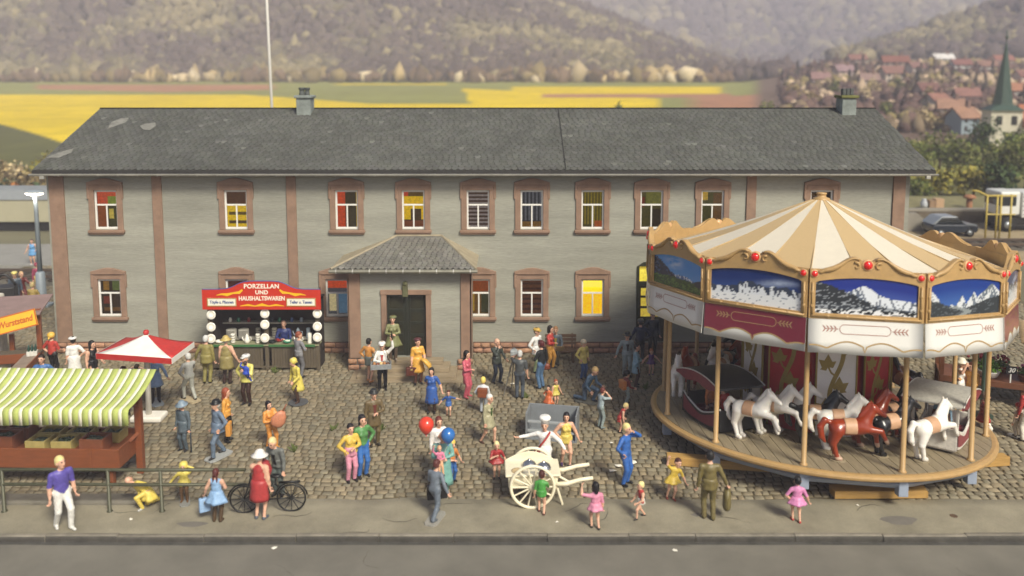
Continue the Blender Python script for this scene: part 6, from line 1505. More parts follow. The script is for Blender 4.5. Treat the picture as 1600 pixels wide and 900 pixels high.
for dx_, w, dy_, ol, label, tall in CR:
    lx = xr - .12 - dx_; ly = yf + .36 + dy_ - .05; lz = zt - .138
    if lx - w / 2 < -7.2: continue
    pw_ = Mc @ Vector((lx, ly, lz)); h_ = .36 if tall else .27
    E_ = empty('produce_crate', pw_, R(-1.5 + rnd.uniform(-4, 4)), label, 'crate', 'crates on the market cart')
    hw_, hd = w / 2, .24; t = .045
    mb = MB(); mb.prism([(-hw_, -hd), (hw_, -hd), (hw_, hd), (-hw_, hd)], 0, .03, 'z')
    mb.box(-hw_, hw_, -hd, -hd + t, .03, h_); mb.box(-hw_, hw_, hd - t, hd, .03, h_); mb.box(-hw_, -hw_ + t, -hd + t, hd - t, .03, h_); mb.box(hw_ - t, hw_, -hd + t, hd - t, .03, h_); mb.build('crate_box', m_crate2 if ol else m_crate, E_, bevel=.01)
    mb = MB(); mb.smooth = True
    for k in range(26): mb.ball((rnd.uniform(-hw_ + .1, hw_ - .1), rnd.uniform(-hd + .09, hd - .09), h_ - .09 + rnd.uniform(-.02, .04)), (rnd.uniform(.04, .07), .05, .04), 6, 4)
    o = mb.build('greens', m_veg, E_); o['kind'] = 'stuff'
# ---- railing along the pavement
m_rail = M('railing_olive', '4a4a38', .5, var=.2, scale=8, metal=.2)
ry = G(170, 800)[1]; rail = empty('railing', (0, ry, 0), 0, 'dark olive two bar pipe railing along the pavement edge', 'railing')
rxs = [W(p, 770, ry)[0] for p in (-75, 5, 88, 170, 252)]; rend = W(385, 770, ry)[0]
zt1, zt2 = W(200, 734, ry)[1], W(200, 757, ry)[1]
for xx in rxs: mb = MB(); mb.smooth = True; mb.lathe([(.075, .0), (.075, .03), (.045, .05), (.042, zt1 + .02), (0, zt1 + .03)], 10, xx, 0); mb.build('rail_post', m_rail, rail)
for zz in (zt1, zt2): mb = MB(); mb.smooth = True; mb.tube([(-14.5, 0, zz), (-11, 0, zz + .008), (-9, 0, zz - .006), (rend, 0, zz)], .042, 8); mb.build('rail_bar', m_rail, rail)
# ---- red and white sunshade
ux, uy = G(233, 655); 
shade = empty('parasol', (ux, uy, 0), 0, 'square red and white sunshade on a white stand', 'parasol')
m_pw = M('parasol_white', 'e6e2d8', .6, var=.08, scale=4); m_pr = M('parasol_red', 'b8322e', .6, var=.14, scale=5, bump=.15); m_pp = M('parasol_pink', 'b0656a', .6, var=.1, scale=5)
apx = W(225, 527, uy); cs_ = [(150, 552), (268, 560), (303, 534), (196, 527)]; zc_ = W(210, 556, uy - 1.0)[1]
cor = [Vector(G(*p, zc_) + (zc_,)) for p in cs_]; ctr = sum(cor, Vector()) / 4; apv = Vector((ctr.x, ctr.y, zc_ + .42))
for k in range(4):
    a, b = cor[k] - Vector((ux, uy, 0)), cor[(k + 1) % 4] - Vector((ux, uy, 0)); c_ = apv - Vector((ux, uy, 0)); m_ = [m_pw, m_pr, m_pw, m_pr][k]
    mb = MB(); n = 6; vs = []; fs = []
    for r_ in range(n + 1):
        t = r_ / n
        for q in range(n + 1): e_ = a.lerp(b, q / n); p = c_.lerp(e_, t); p.z -= .05 * math.sin(PI * t) ; vs.append(tuple(p))
    fs = [(r_ * (n + 1) + q, (r_ + 1) * (n + 1) + q, (r_ + 1) * (n + 1) + q + 1, r_ * (n + 1) + q + 1) for r_ in range(n) for q in range(n)]
    mb.smooth = True; mb.add(vs, fs); o = mb.build('canopy_panel', m_, shade); s_ = o.modifiers.new('thick', 'SOLIDIFY'); s_.thickness = .015
    mb = MB(); mb.add([tuple(a), tuple(b), tuple(b - Vector((0, 0, .17))), tuple(a - Vector((0, 0, .17)))], [(0, 1, 2, 3)]); o = mb.build('canopy_edge', m_pr if k % 2 == 0 else m_pw, shade); s_ = o.modifiers.new('thick', 'SOLIDIFY'); s_.thickness = .012
c_ = apv - Vector((ux, uy, 0))
mb = MB(); mb.smooth = True; mb.lathe([(.07, -.02), (.09, .06), (.06, .12), (0, .13)], 10, c_.x, c_.y, c_.z); mb.build('finial', m_pr, shade)
mb = MB(); mb.smooth = True; mb.tube([(0, 0, .1), (c_.x * .6, c_.y * .6, c_.z * .6), (c_.x, c_.y, c_.z - .02)], .085, 12); mb.build('pole', m_pw, shade)
mb = MB(); mb.cbox(0, 0, .085, .95, .6, .17); mb.build('stand_base', m_pw, shade, bevel=.05)
# ---- porcelain booth
b0x, b0y = G(328, 579); b1x = G(500, 579)[0]; bw = b1x - b0x
m_bw = M('booth_wood', '5a5040', .8, var=.25, scale=5, bump=.4, bscale=22, stretch=(4, 4, .6)); m_bd = M('booth_dark', '2a2019', .9, var=.2); m_bgr = M('counter_green', '3a6a3c', .6, var=.15); m_sh = M('booth_shelf', '8c887c', .7, var=.15)
m_por = M('porcelain', 'eae6da', .25, coat=.3); m_porb = M('porcelain_grey', '8f9aa4', .3)
booth = empty('porcelain_booth', (b0x, b0y, 0), 0, 'wooden porcelain booth with red signboard against the house', 'market booth')
dpt = 1.0; zcn = W(400, 538, b0y)[1]; zsg0, zsg1 = W(400, 482, b0y)[1], W(400, 446, b0y)[1]
mb = MB(); mb.box(.04, bw - .04, dpt - .05, dpt, 0, zsg0 + .2); mb.box(.04, .09, .3, dpt - .05, 0, zsg0 + .15); mb.box(bw - .09, bw - .04, .3, dpt - .05, 0, zsg0 + .15); mb.build('booth_wall', m_bd, booth)
mb = MB(); mb.prism([(-.085, zsg0 + .38), (dpt, zsg0 + .2), (dpt, zsg0 + .26), (-.085, zsg0 + .44)], .0, bw, 'x'); mb.build('booth_roof', m_bd, booth)
for xx in (0.0, bw * .5 + .03, bw - .12): mb = MB(); mb.box(xx, xx + .13, -.02, .1, 0, zsg0 + .03); mb.build('corner_post', m_bw, booth, bevel=.01)
mb = MB(); mb.box(.0, bw, -.06, .42, zcn - .05, zcn); mb.build('counter_top', M('counter', '8a8a6c', .6, var=.15, scale=6), booth, bevel=.01)
mb = MB(); mb.box(.14, bw * .5, -.075, -.055, zcn - .07, zcn + .01); mb.box(bw * .5 + .18, bw - .14, -.075, -.055, zcn - .07, zcn + .01); mb.build('counter_trim', m_bgr, booth)
x = .135
while x < bw - .14:
    if not (bw * .5 - .09 < x < bw * .5 + .16): mb = MB(); mb.box(x, x + .092, .0, .03, .12, zcn - .05); mb.build('counter_board', m_bw, booth, bevel=.006)
    x += .1
for zz in (.1, zcn - .12): mb = MB(); mb.box(.13, bw - .12, -.012, .0, zz, zz + .08); mb.build('counter_rail', m_bw, booth, bevel=.006)
zs_up, zs_lo = W(400, 502, b0y + .8)[1], W(400, 527, b0y + .8)[1]
for zz in (zs_up, zs_lo): mb = MB(); mb.box(.3, bw - .2, dpt - .36, dpt - .05, zz - .04, zz); mb.build('shelf', m_sh, booth)
# signboard: outline with swept shoulders, gold flourishes and lettering
m_sred = M('sign_red', 'c0301c', .45, var=.07, scale=3); m_syel = M('sign_yellow', 'e8b81c', .5); m_swh = M('sign_white', 'ece6d4', .5); m_sblue = M('sign_blue', '2b4a86', .5)
xs_ = np.linspace(-.12, bw + .12, 41); sp_ = lambda t: 1 / (1 + math.exp(-t))
sx_l, sx_r = bw * .27, bw * .74
hi = [zsg1 - .12 + .30 * (sp_((x - sx_l) * 7) - sp_((x - sx_r) * 7)) for x in xs_]
mb = MB(); strip(mb, xs_, [zsg0] * 41, hi, -.14, -.09); sg = mb.build('signboard', m_sred, booth)
mb = MB(); mb.smooth = True; mb.tube([(x, -.115, h_ + .005) for x, h_ in zip(xs_, hi)], .022, 6); mb.build('sign_edge', m_sblue, sg)
Tt = lambda x, z: Matrix.Translation((x, -.145, z)) @ Matrix.Rotation(PI / 2, 4, 'X')
zm = zsg0; mb = MB(); xc_ = bw * .505
text_mb(mb, 'PORZELLAN', .22, Tt(xc_, zm + .84), .006, offset=.006, spacing=1.05); text_mb(mb, 'UND', .2, Tt(xc_, zm + .62), .006, offset=.006, spacing=1.05); text_mb(mb, 'HAUSHALTSWAREN', .215, Tt(xc_, zm + .40), .006, offset=.006, spacing=1.0, sx=.84)
o = mb.build('sign_lettering', m_swh, sg)
mb = MB()
for s, xx in ((1, bw * .22), (-1, bw * .78)):
    ribbon(mb, [(xx + s * d_, zm + z_) for d_, z_ in ((-.48, .52), (-.3, .56), (-.1, .54), (.12, .6), (.34, .62), (.45, .72))], [.01, .03, .055, .03, .05, .03], -.146)
ribbon(mb, [(xc_ + d_, zm + z_) for d_, z_ in ((-.78, .13), (-.5, .17), (-.25, .13), (0, .18), (.25, .13), (.5, .17), (.78, .13))], [.01, .035, .02, .05, .02, .035, .01], -.146)
mb.build('sign_flourish', m_syel, sg)
for xx, body in ((bw * .145, 'Töpfe u. Pfannen'), (bw * .855, 'Teller u. Tassen')):
    mb = MB(); mb.box(xx - .52, xx + .52, -.15, -.141, zm + .12, zm + .42); mb.build('small_plate', m_swh, sg)
    mb = MB()
    for a, b, c_, d_ in ((xx - .52, xx + .52, zm + .39, zm + .42), (xx - .52, xx + .52, zm + .12, zm + .15), (xx - .52, xx - .49, zm + .15, zm + .39), (xx + .49, xx + .52, zm + .15, zm + .39)): mb.box(a, b, -.156, -.151, c_, d_)
    mb.build('plate_border', M('plate_gold', 'a98c4c', .5), sg)
    mb = MB(); text_mb(mb, body, .15, Matrix.Translation((xx, -.155, zm + .27)) @ Matrix.Rotation(PI / 2, 4, 'X'), .003, spacing=.95, sx=.88, offset=.003); mb.build('plate_lettering', m_sblue, sg)
# plates hung on the posts, each a thing
def plate(px, py, label):
    x, z = W(px, py, b0y - .07); r = .165
    E_ = empty('porcelain_plate', (x, b0y - .05, z), 0, label, 'plate', 'white plates hung on the porcelain booth')
    mb = MB(); mb.smooth = True; mb.T = Matrix.Rotation(PI / 2 - .12, 4, 'X'); mb.lathe([(0, .0), (r * .6, .0), (r, .035), (r * 1.0, .045), (r * .62, .016), (0, .014)], 22); mb.build('dish', m_por, E_)
    mb = MB(); mb.smooth = True; mb.T = Matrix.Rotation(PI / 2 - .12, 4, 'X'); n = 24; mb.tube([(r * .62 * math.cos(2 * PI * k / n), r * .62 * math.sin(2 * PI * k / n), .018) for k in range(n + 1)], .008, 5, cap=False); mb.build('well_ring', M('porcelain_rim', 'c8c2b0', .3), E_)
col_n = {330: 'left post', 414: 'middle post', 496: 'right post'}
for px, pys in ((330, (492, 511, 529)), (414, (490, 507, 528)), (496, (490, 510, 527))):
    for py, w_ in zip(pys, ('top', 'middle', 'bottom')): plate(px, py, '%s white plate hung on the %s of the porcelain booth' % (w_, col_n[px]))
def pot(px, kind, label, back=False, m=None, s=1., zz=None, yy=None):
    y_ = yy if yy is not None else (.14 if not back else dpt - .25); z_ = zz if zz is not None else zcn
    x = W(px, 530, b0y + y_)[0]; E_ = empty(kind, (x, b0y + y_, z_ + .001), 0, label, {'coffee_pot': 'pot', 'plate_stack': 'plates', 'cup_stack': 'cups', 'bowl': 'bowl', 'vase': 'vase', 'jar': 'jar'}[kind]); E_.scale = (s,) * 3
    m = m or m_por; mb = MB(); mb.smooth = True
    if kind == 'coffee_pot':
        mb.lathe([(.06, 0), (.09, .03), (.1, .1), (.075, .2), (.055, .24), (.06, .27), (.04, .3), (.02, .31), (.025, .34), (0, .35)], 14); mb.build('pot_body', m, E_)
        mb = MB(); mb.smooth = True; mb.tube([(-.08, 0, .08), (-.15, 0, .14), (-.17, 0, .24)], [.028, .02, .014], 7); mb.build('spout', m, E_)
        mb = MB(); mb.smooth = True; mb.tube([(.07, 0, .22), (.14, 0, .22), (.15, 0, .12), (.09, 0, .07)], .014, 6); mb.build('handle', m, E_)
    elif kind == 'plate_stack':
        for k in range(8): mb.lathe([(.1, .04 * k), (.19, .04 * k + .03), (.19, .04 * k + .036), (.1, .04 * k + .012)], 18)
        mb.build('stack_body', m, E_)
    elif kind == 'cup_stack':
        for k in range(4): mb.lathe([(.045, .085 * k), (.075, .085 * k + .02), (.085, .085 * k + .075), (.08, .085 * k + .08), (.05, .085 * k + .03)], 12)
        mb.build('stack_body', m, E_)
    elif kind == 'bowl': mb.lathe([(.06, 0), (.14, .05), (.16, .09), (.15, .09), (.1, .04), (0, .03)], 16); mb.build('bowl_body', m, E_)
    elif kind == 'vase': mb.lathe([(.1, 0), (.085, .05), (.07, .2), (.075, .36), (.06, .37), (.05, .2)], 12); mb.build('vase_body', m, E_)
    elif kind == 'jar': mb.lathe([(.07, 0), (.08, .04), (.08, .12), (.05, .15), (.055, .18), (.02, .2), (0, .2)], 12); mb.build('jar_body', m, E_)
m_g2 = M('glaze_green', '2f7a5a', .25); m_r2 = M('glaze_red', '8a2a24', .3); m_b2 = M('glaze_blue', '2c4a7a', .3); m_k2 = M('glaze_dark', '23292a', .3)
pot(386, 'coffee_pot', 'white coffee pot on the counter left of the middle post'); pot(467, 'coffee_pot', 'white coffee pot on the counter near the red haired man'); pot(364, 'cup_stack', 'stack of white cups beside the straw hatted woman'); pot(403, 'cup_stack', 'stack of white cups near the middle post of the booth'); pot(484, 'vase', 'tall white vase with grey top at the counter end'); pot(426, 'bowl', 'dark bowl on the counter right of the middle post', m=m_k2); pot(449, 'bowl', 'green bowl on the porcelain counter', m=m_g2); pot(436, 'bowl', 'red pan on the counter before the seller', m=m_r2, yy=.3, s=.9); pot(343, 'bowl', 'white bowl on the counter between the khaki couple')
pot(362, 'plate_stack', 'stack of white plates on the lower shelf beside another stack', True, zz=zs_lo); pot(381, 'plate_stack', 'stack of white plates on the lower shelf nearer the middle post', True, zz=zs_lo); pot(404, 'cup_stack', 'tall grey cup stack on the lower shelf left of the middle post', True, zz=zs_lo, s=1.1, m=m_sh); pot(429, 'cup_stack', 'tall grey cup stack on the lower shelf right of the middle post', True, zz=zs_lo, s=1.1, m=m_sh); pot(466, 'coffee_pot', 'grey blue coffee can on the lower shelf', True, zz=zs_lo, m=m_porb, s=1.1); pot(482, 'vase', 'grey blue vase on the lower shelf at the end', True, zz=zs_lo, m=m_porb)
for px, m_, nm in ((361, m_por, 'white jar on the upper shelf, first from the left'), (374, m_g2, 'green blue jar on the upper shelf, second from the left'), (390, m_r2, 'red jar on the upper shelf, third from the left'), (426, m_k2, 'dark jar on the upper shelf right of the middle post'), (438, m_g2, 'green jar on the upper shelf above the seller'), (457, m_b2, 'dark blue jar on the upper shelf'), (472, m_porb, 'grey jar on the upper shelf near its right end')): pot(px, 'jar', nm, True, m_, zz=zs_up, s=.8)
sel = person(445, 560, 'bald seller in dark blue coat behind the porcelain counter', 1.66, 4, X=W(446, 520, b0y + .8)[0], Y=b0y + .62, top='26346e', legs='20242e', hair='d8d2cc', hairstyle='bald', arms=('belly', 'fwdlow'))
q = sel['L']; mb = MB(); mb.add([(q.x - .1, q.y - .1, q.z - .1), (q.x + .1, q.y - .1, q.z - .1), (q.x + .12, q.y - .06, q.z + .16), (q.x - .08, q.y - .06, q.z + .16)], [(0, 1, 2, 3)]); o = mb.build('wrapping_paper', m_por, label='white wrapping paper in the porcelain seller\'s hands', cat='paper'); s_ = o.modifiers.new('thick', 'SOLIDIFY'); s_.thickness = .01
# ---- sausage stand at the left edge
m_y = M('wurst_yellow', 'e0ac24', .5, var=.08); m_o = M('wurst_orange', 'b85c18', .5)
sx, sy = G(66, 590); stand = empty('sausage_stand', (sx, sy, 0), R(14), 'brown sausage stand with yellow tilted signboard at the edge', 'market stall')
zsb, zst = W(62, 520, sy)[1], W(62, 482, sy)[1]
mb = MB(); mb.cbox(0, 0, zst / 2, .16, .16, zst); mb.build('post', m_brown, stand, bevel=.01)
mb = MB(); mb.cbox(-.9, .1, zsb / 2, .14, .14, zsb); mb.build('post', m_brown, stand, bevel=.01)
mb = MB(); mb.cbox(-2.9, -.1, zst / 2, .16, .16, zst); mb.build('post', m_brown, stand, bevel=.01)
mb = MB(); mb.prism([(-.35, zst - .15), (1.3, zst + .12), (1.3, zst + .18), (-.35, zst - .09)], -3.2, .15, 'x'); mb.build('stand_roof', M('stand_roof', '86706c', .7, var=.15), stand, bevel=.01)
zk = 1.05
mb = MB(); mb.box(-3.0, .1, -.5, .05, zk - .08, zk); mb.build('stand_counter', m_bw, stand, bevel=.015)
mb = MB(); mb.box(-3.0, .1, -.53, -.5, zk - .3, zk + .02); mb.build('counter_front', m_brown, stand, bevel=.01)
mb = MB(); mb.box(-.35, .1, -2.4, -.53, zk - .08, zk); mb.build('side_counter', M('side_counter', '8a7a6c', .7, var=.2), stand, bevel=.012)
mb = MB(); mb.box(.1, .14, -2.4, -.5, zk - .2, zk + .02); mb.build('side_board', m_brown, stand, bevel=.01)
for xx, yy_ in ((.05, -2.35), (-.3, -2.35)): mb = MB(); mb.cbox(xx, yy_, (zk - .08) / 2, .1, .1, zk - .08); mb.build('leg', m_brown, stand)
sgn = empty('signboard', (-.58, -.5, zst - .30), 0, None, None, None, stand); sgn.rotation_euler = (R(-14), R(-13), R(0))
mb = MB(); mb.box(-.68, .68, 0, .05, -.29, .29); mb.build('sign_face', m_y, sgn, bevel=.008)
mb = MB()
for a, b, c_, d_ in ((-.68, .68, .25, .29), (-.68, .68, -.29, -.25), (-.68, -.64, -.25, .25), (.64, .68, -.25, .25)): mb.box(a, b, -.008, -.002, c_, d_)
mb.build('sign_border', m_o, sgn)
mb = MB(); text_mb(mb, 'Wurststand', .29, Matrix.Translation((0, -.008, 0)) @ Matrix.Rotation(PI / 2, 4, 'X'), .005, shear=.18, offset=.008, sx=.80, spacing=1.0); mb.build('sign_lettering', m_o, sgn)
mw = Matrix.Translation((sx, sy, 0)) @ Matrix.Rotation(R(14), 4, 'Z') @ Vector((-.05, -.7, zk))
E_ = empty('bottle_crate', mw, R(20), 'white crate of dark green bottles on the sausage stand counter', 'crate')
mb = MB(); mb.box(-.16, .16, -.12, .12, 0, .16); mb.build('crate_box', paint('d0cec4'), E_, bevel=.01)
for a in (-.1, 0, .1):
    for b_ in (-.05, .05): mb = MB(); mb.smooth = True; mb.lathe([(.035, .1), (.036, .26), (.014, .32), (.014, .37), (0, .37)], 8, a, b_); mb.build('bottle', M('green_bottle', '2c4a40', .2), E_)
# ---- ice cream cart
ix, iy = G(832, 795); m_ic = M('cart_cream', 'e9e0c4', .4, var=.06, scale=5, subs=.05); m_lid = M('lid_steel', 'b8bcc0', .22, metal=.9)
ice = empty('ice_cream_cart', (ix, iy, 0), R(2), 'cream coloured ice cream handcart with big spoked wheels', 'cart')
wheel(ice, 0, 0, .56, .53, m_ic, 14, .04, 'y', .1); wheel(ice, .05, 1.0, .56, .53, m_ic, 14, .04, 'y', .1)
zt_ = .78
mb = MB(); mb.prism([(-.58, .45), (.62, .45), (.64, zt_), (-.6, zt_)], .12, .88); mb.build('cart_body', m_ic, ice, bevel=.03)
tp = MB(); tp.box(-.66, .70, .06, .94, zt_, zt_ + .05); tpo = tp.build('cart_top', m_ic, ice, bevel=.02)
mb = MB(); mb.prism([(-.62 + 1.2 * t, .84 + .2 * math.sin(PI * t)) for t in np.linspace(0, 1, 15)] + [(.58, zt_ + .04), (-.62, zt_ + .04)], .9, .94); mb.build('back_board', m_ic, ice, bevel=.01)
for a, b_, lid in ((-.36, .3, 0), (-.05, .55, 1), (.3, .42, 1)):
    mb = MB(); mb.smooth = True
    if lid: mb.lathe([(.19, .0), (.19, .03), (.15, .1), (.07, .15), (.03, .155), (.03, .19), (0, .2)], 18, a, b_, zt_ + .05); mb.build('steel_lid', m_lid, ice)
    else: mb.lathe([(.15, .0), (.15, .012), (.11, .014), (.1, .004)], 18, a, b_, zt_ + .05); mb.build('tub_rim', M('tub_inside', 'b9a27c', .6), ice)
for b_ in (.14, .86):
    mb = MB(); mb.smooth = True; mb.tube([(.5, b_, .55), (.85, b_, .56), (1.2, b_, .66), (1.5, b_, .70)], [.05, .06, .05, .045], 8); mb.build('shaft', m_ic, ice)
mb = MB(); mb.tube([(.62, .14, .78), (.95, .14, .58)], .028, 6); mb.tube([(.62, .14, .45), (.75, .14, .02)], .03, 6); mb.build('stay', m_ic, ice)
# ---- bicycle
gx, gy = G(395, 803); gx2 = G(452, 798)[0]; m_bk = M('bike_black', '1b1b1a', .4, metal=.3)
cx_ = (G(392, 803)[0] + G(447, 798)[0]) / 2
bike = empty('bicycle', (cx_, gy + .06, 0), R(4), 'black bicycle leaning behind the woman in red dress', 'bicycle')
wb = .56
for s, nm in ((-1, 0), (1, 1)):
    E_ = wheel(bike, s * wb, 0, .36, .335, m_bk, 12, .022, 'y', .03)
    mb = MB(); mb.smooth = True; n = 14; mb.tube([(s * wb + .39 * math.cos(a), 0, .36 + .39 * math.sin(a)) for a in np.linspace(.2, PI - .2, n)], .022, 6); mb.build('mudguard', m_bk, bike)
def bar(pts, r, nm): mb = MB(); mb.smooth = True; mb.tube(pts, r, 7); return mb.build(nm, m_bk, bike)
bar([(-wb, 0, .36), (-.42, 0, .8), (-.38, 0, .95)], .02, 'fork'); bar([(-.41, 0, .78), (-.05, 0, .34), (.18, 0, .78)], .022, 'frame_tube'); bar([(-.05, 0, .34), (wb, 0, .36)], .018, 'chain_stay'); bar([(wb, 0, .36), (.17, 0, .74)], .016, 'seat_stay'); bar([(.18, 0, .74), (.2, 0, .9)], .02, 'seat_post')
bar([(-.3, -.24, .98), (-.38, -.12, 1.02), (-.39, 0, .98), (-.38, .12, 1.02), (-.3, .24, .98)], .018, 'handlebar'); bar([(.28, 0, .76), (.78, 0, .77)], .03, 'luggage_rack'); bar([(.7, 0, .76), (wb, 0, .36)], .014, 'rack_stay')
mb = MB(); mb.smooth = True; mb.ball((.2, 0, .93), (.15, .08, .05), 10, 6); mb.build('saddle', m_bk, bike)
mb = MB(); mb.smooth = True; mb.lathe([(.09, -.012), (.09, .012)], 14, 0, 0, 0); o = mb.build('chainwheel', m_bk, bike, (-.05, -.03, .34)); o.rotation_euler = (PI / 2, 0, 0)
# ---- grey open box with a shelf
qx, qy = G(842, 690); m_gb = M('box_grey', '7c8084', .5, var=.12, scale=4)
a_ = Vector(G(838, 688)); b_ = Vector(G(905, 680)); d_ = b_ - a_; box = empty('open_box', (a_.x - .32, a_.y + .05, 0), R(-10), 'grey open topped box with an inner shelf behind the chef', 'box')
bw_, bd_, bh_ = 1.5, .8, .8; t = .05
mb = MB(); mb.box(0, t, 0, bd_, 0, bh_); mb.build('side_panel', m_gb, box, bevel=.008); mb = MB(); mb.box(bw_ - t, bw_, 0, bd_, 0, bh_); mb.build('side_panel', m_gb, box, bevel=.008)
mb = MB(); mb.box(t, bw_ - t, bd_ - t, bd_, 0, bh_ - .001); mb.build('rear_panel', m_gb, box, bevel=.008); mb = MB(); mb.box(t, bw_ - t, 0, bd_ - t, 0, .05); mb.build('bottom', m_gb, box)
for zz in (.22, .5): mb = MB(); mb.box(t, bw_ - t, .05, .16, zz, zz + .05); mb.build('shelf_bar', M('box_pale', '9a9ea0', .5), box, bevel=.006)
# ---- benches by the house
def bench(px0, px1, label):
    yb_ = YW - .95; x0, x1 = W(px0, 550, yb_)[0], W(px1, 550, yb_)[0]; B = empty('bench', (x0, yb_, 0), 0, label, 'bench'); w_ = x1 - x0; m_ = M('bench_wood', '5c4634', .7, var=.2, scale=5)
    for k in range(3): mb = MB(); mb.box(0, w_, -.22 + .15 * k, -.22 + .15 * k + .13, .42, .46); mb.build('seat_slat', m_, B, bevel=.008)
    for k in range(3): mb = MB(); mb.box(0, w_, .24, .27, .56 + .14 * k, .56 + .14 * k + .12); mb.build('back_slat', m_, B, bevel=.008)
    for xx in (.12, w_ - .18):
        mb = MB(); mb.box(xx, xx + .07, -.2, -.13, 0, .42); mb.build('leg', m_, B); mb = MB(); mb.box(xx, xx + .07, .16, .24, 0, .42); mb.build('leg', m_, B)
        mb = MB(); mb.box(xx, xx + .06, .275, .31, .1, .98); mb.build('back_support', m_, B)
    return x0, x1, yb_
bx0, bx1, byb = bench(852, 901, 'brown slatted bench against the house wall')
rdr = person(0, 0, 'man in blue grey jacket reading a newspaper on the bench', 1.62, -4, X=W(868, 540, byb)[0], Y=byb, z=0, seat=.46, top='55626c', legs='4a463a', coat='a8902c', hair='a07040', arms=('fwdlow', 'fwdlow'), nod=.15)
q = (rdr['L'] + rdr['R']) / 2; mb = MB(); mb.add([(q.x - .3, q.y - .1, q.z - .04), (q.x, q.y - .05, q.z - .07), (q.x + .3, q.y - .1, q.z - .02), (q.x + .3, q.y - .28, q.z + .2), (q.x, q.y - .2, q.z + .16), (q.x - .3, q.y - .28, q.z + .18)], [(0, 1, 4, 5), (1, 2, 3, 4)]); o = mb.build('newspaper', M('newsprint', 'b0986c', .8, var=.2, scale=25), label='open newspaper held by the man on the bench', cat='newspaper'); s_ = o.modifiers.new('thick', 'SOLIDIFY'); s_.thickness = .008
# ---- lit street lamp
lx, ly = G(66, 478); m_lp = M('lamp_grey', '8a949c', .45, var=.08); zl = W(62, 300, ly)[1]
lamp = empty('street_lamp', (lx, ly, 0), 0, 'tall grey street lamp with a lit head beside the house', 'street lamp')
mb = MB(); mb.cbox(0, 0, .06, .85, .6, .12); mb.build('foot', m_lp, lamp, bevel=.03)
mb = MB(); mb.smooth = True; mb.lathe([(.24, .1), (.22, .15), (.2, 1.55), (.12, 1.62)], 14); mb.build('lower_shaft', m_lp, lamp)
mb = MB(); mb.smooth = True; mb.tube([(0, 0, 1.5), (0, 0, zl - .35), (-.06, 0, zl - .08)], [.11, .085, .11], 12); mb.build('shaft', m_lp, lamp)
mb = MB(); mb.smooth = True; mb.ball((-.02, -.02, zl + .0), (.46, .22, .09), 16, 8); mb.build('lamp_head', m_lp, lamp)
mb = MB(); mb.smooth = True; mb.ball((-.02, -.03, zl - .06), (.42, .2, .1), 16, 8); mb.build('lamp_lens', M('lamp_lit', 'fff4dc', .4, emit='fff2dc', es=5), lamp)
pl_ = bpy.data.lights.new('lamp_light', 'POINT'); pl_.energy = 60; pl_.shadow_soft_size = .25; pl_.color = (1, .92, .78); po_ = bpy.data.objects.new('lamp_light', pl_); COL.objects.link(po_); po_.parent = lamp; po_.location = (-.02, -.1, zl - .3)
# ---- flower stall at the right edge
fx, fy = G(1552, 632); m_fl = M('flower_wood', '6a4028', .6, var=.2, scale=4)
fs_ = empty('flower_stall', (fx, fy, 0), R(-22), 'brown flower stall table with tan canopy at the edge', 'market stall')
mb = MB(); mb.box(-1.6, 3.2, -.1, 1.2, .72, .8); mb.build('table_top', m_fl, fs_, bevel=.012)
mb = MB(); mb.box(-1.6, 3.2, -.13, -.1, .62, .82); mb.build('table_edge', m_fl, fs_, bevel=.01)
for xx, yy_ in ((-1.5, 0), (3.1, 0), (-1.5, 1.1), (3.1, 1.1), (.8, 0)): mb = MB(); mb.cbox(xx, yy_, .36, .13, .13, .72); mb.build('leg', m_fl, fs_)
for xx, yy_ in ((-1.55, 1.15), (-1.55, -.05)): mb = MB(); mb.cbox(xx, yy_, 1.2, .14, .14, 2.4); mb.build('post', m_fl, fs_)
m_can = M('canopy_tan', 'd8b88c', .8, var=.08, scale=3, bump=.3, bscale=20, stretch=(.5, 8, 1))
mb = MB(); mb.smooth = True; vs = []; n = 10
for k in range(n + 1):
    t = k / n
    for q_ in range(9): s_ = q_ / 8; vs.append((.5 + 3.2 * s_, -.9 + 2.6 * t, 2.15 + .55 * math.sin(PI * (.15 + .8 * t)) + .15 * math.sin(PI * s_)))
mb.add(vs, [(k * 9 + q_, k * 9 + q_ + 1, (k + 1) * 9 + q_ + 1, (k + 1) * 9 + q_) for k in range(n) for q_ in range(8)]); o = mb.build('canopy', m_can, fs_); s_ = o.modifiers.new('thick', 'SOLIDIFY'); s_.thickness = .04
mb = MB(); mb.smooth = True; mb.tube([(1.9, .4, .8), (1.9, .4, 2.7)], .05, 8); mb.build('canopy_pole', m_fl, fs_)
Mf = Matrix.Translation((fx, fy, 0)) @ Matrix.Rotation(R(-22), 4, 'Z')
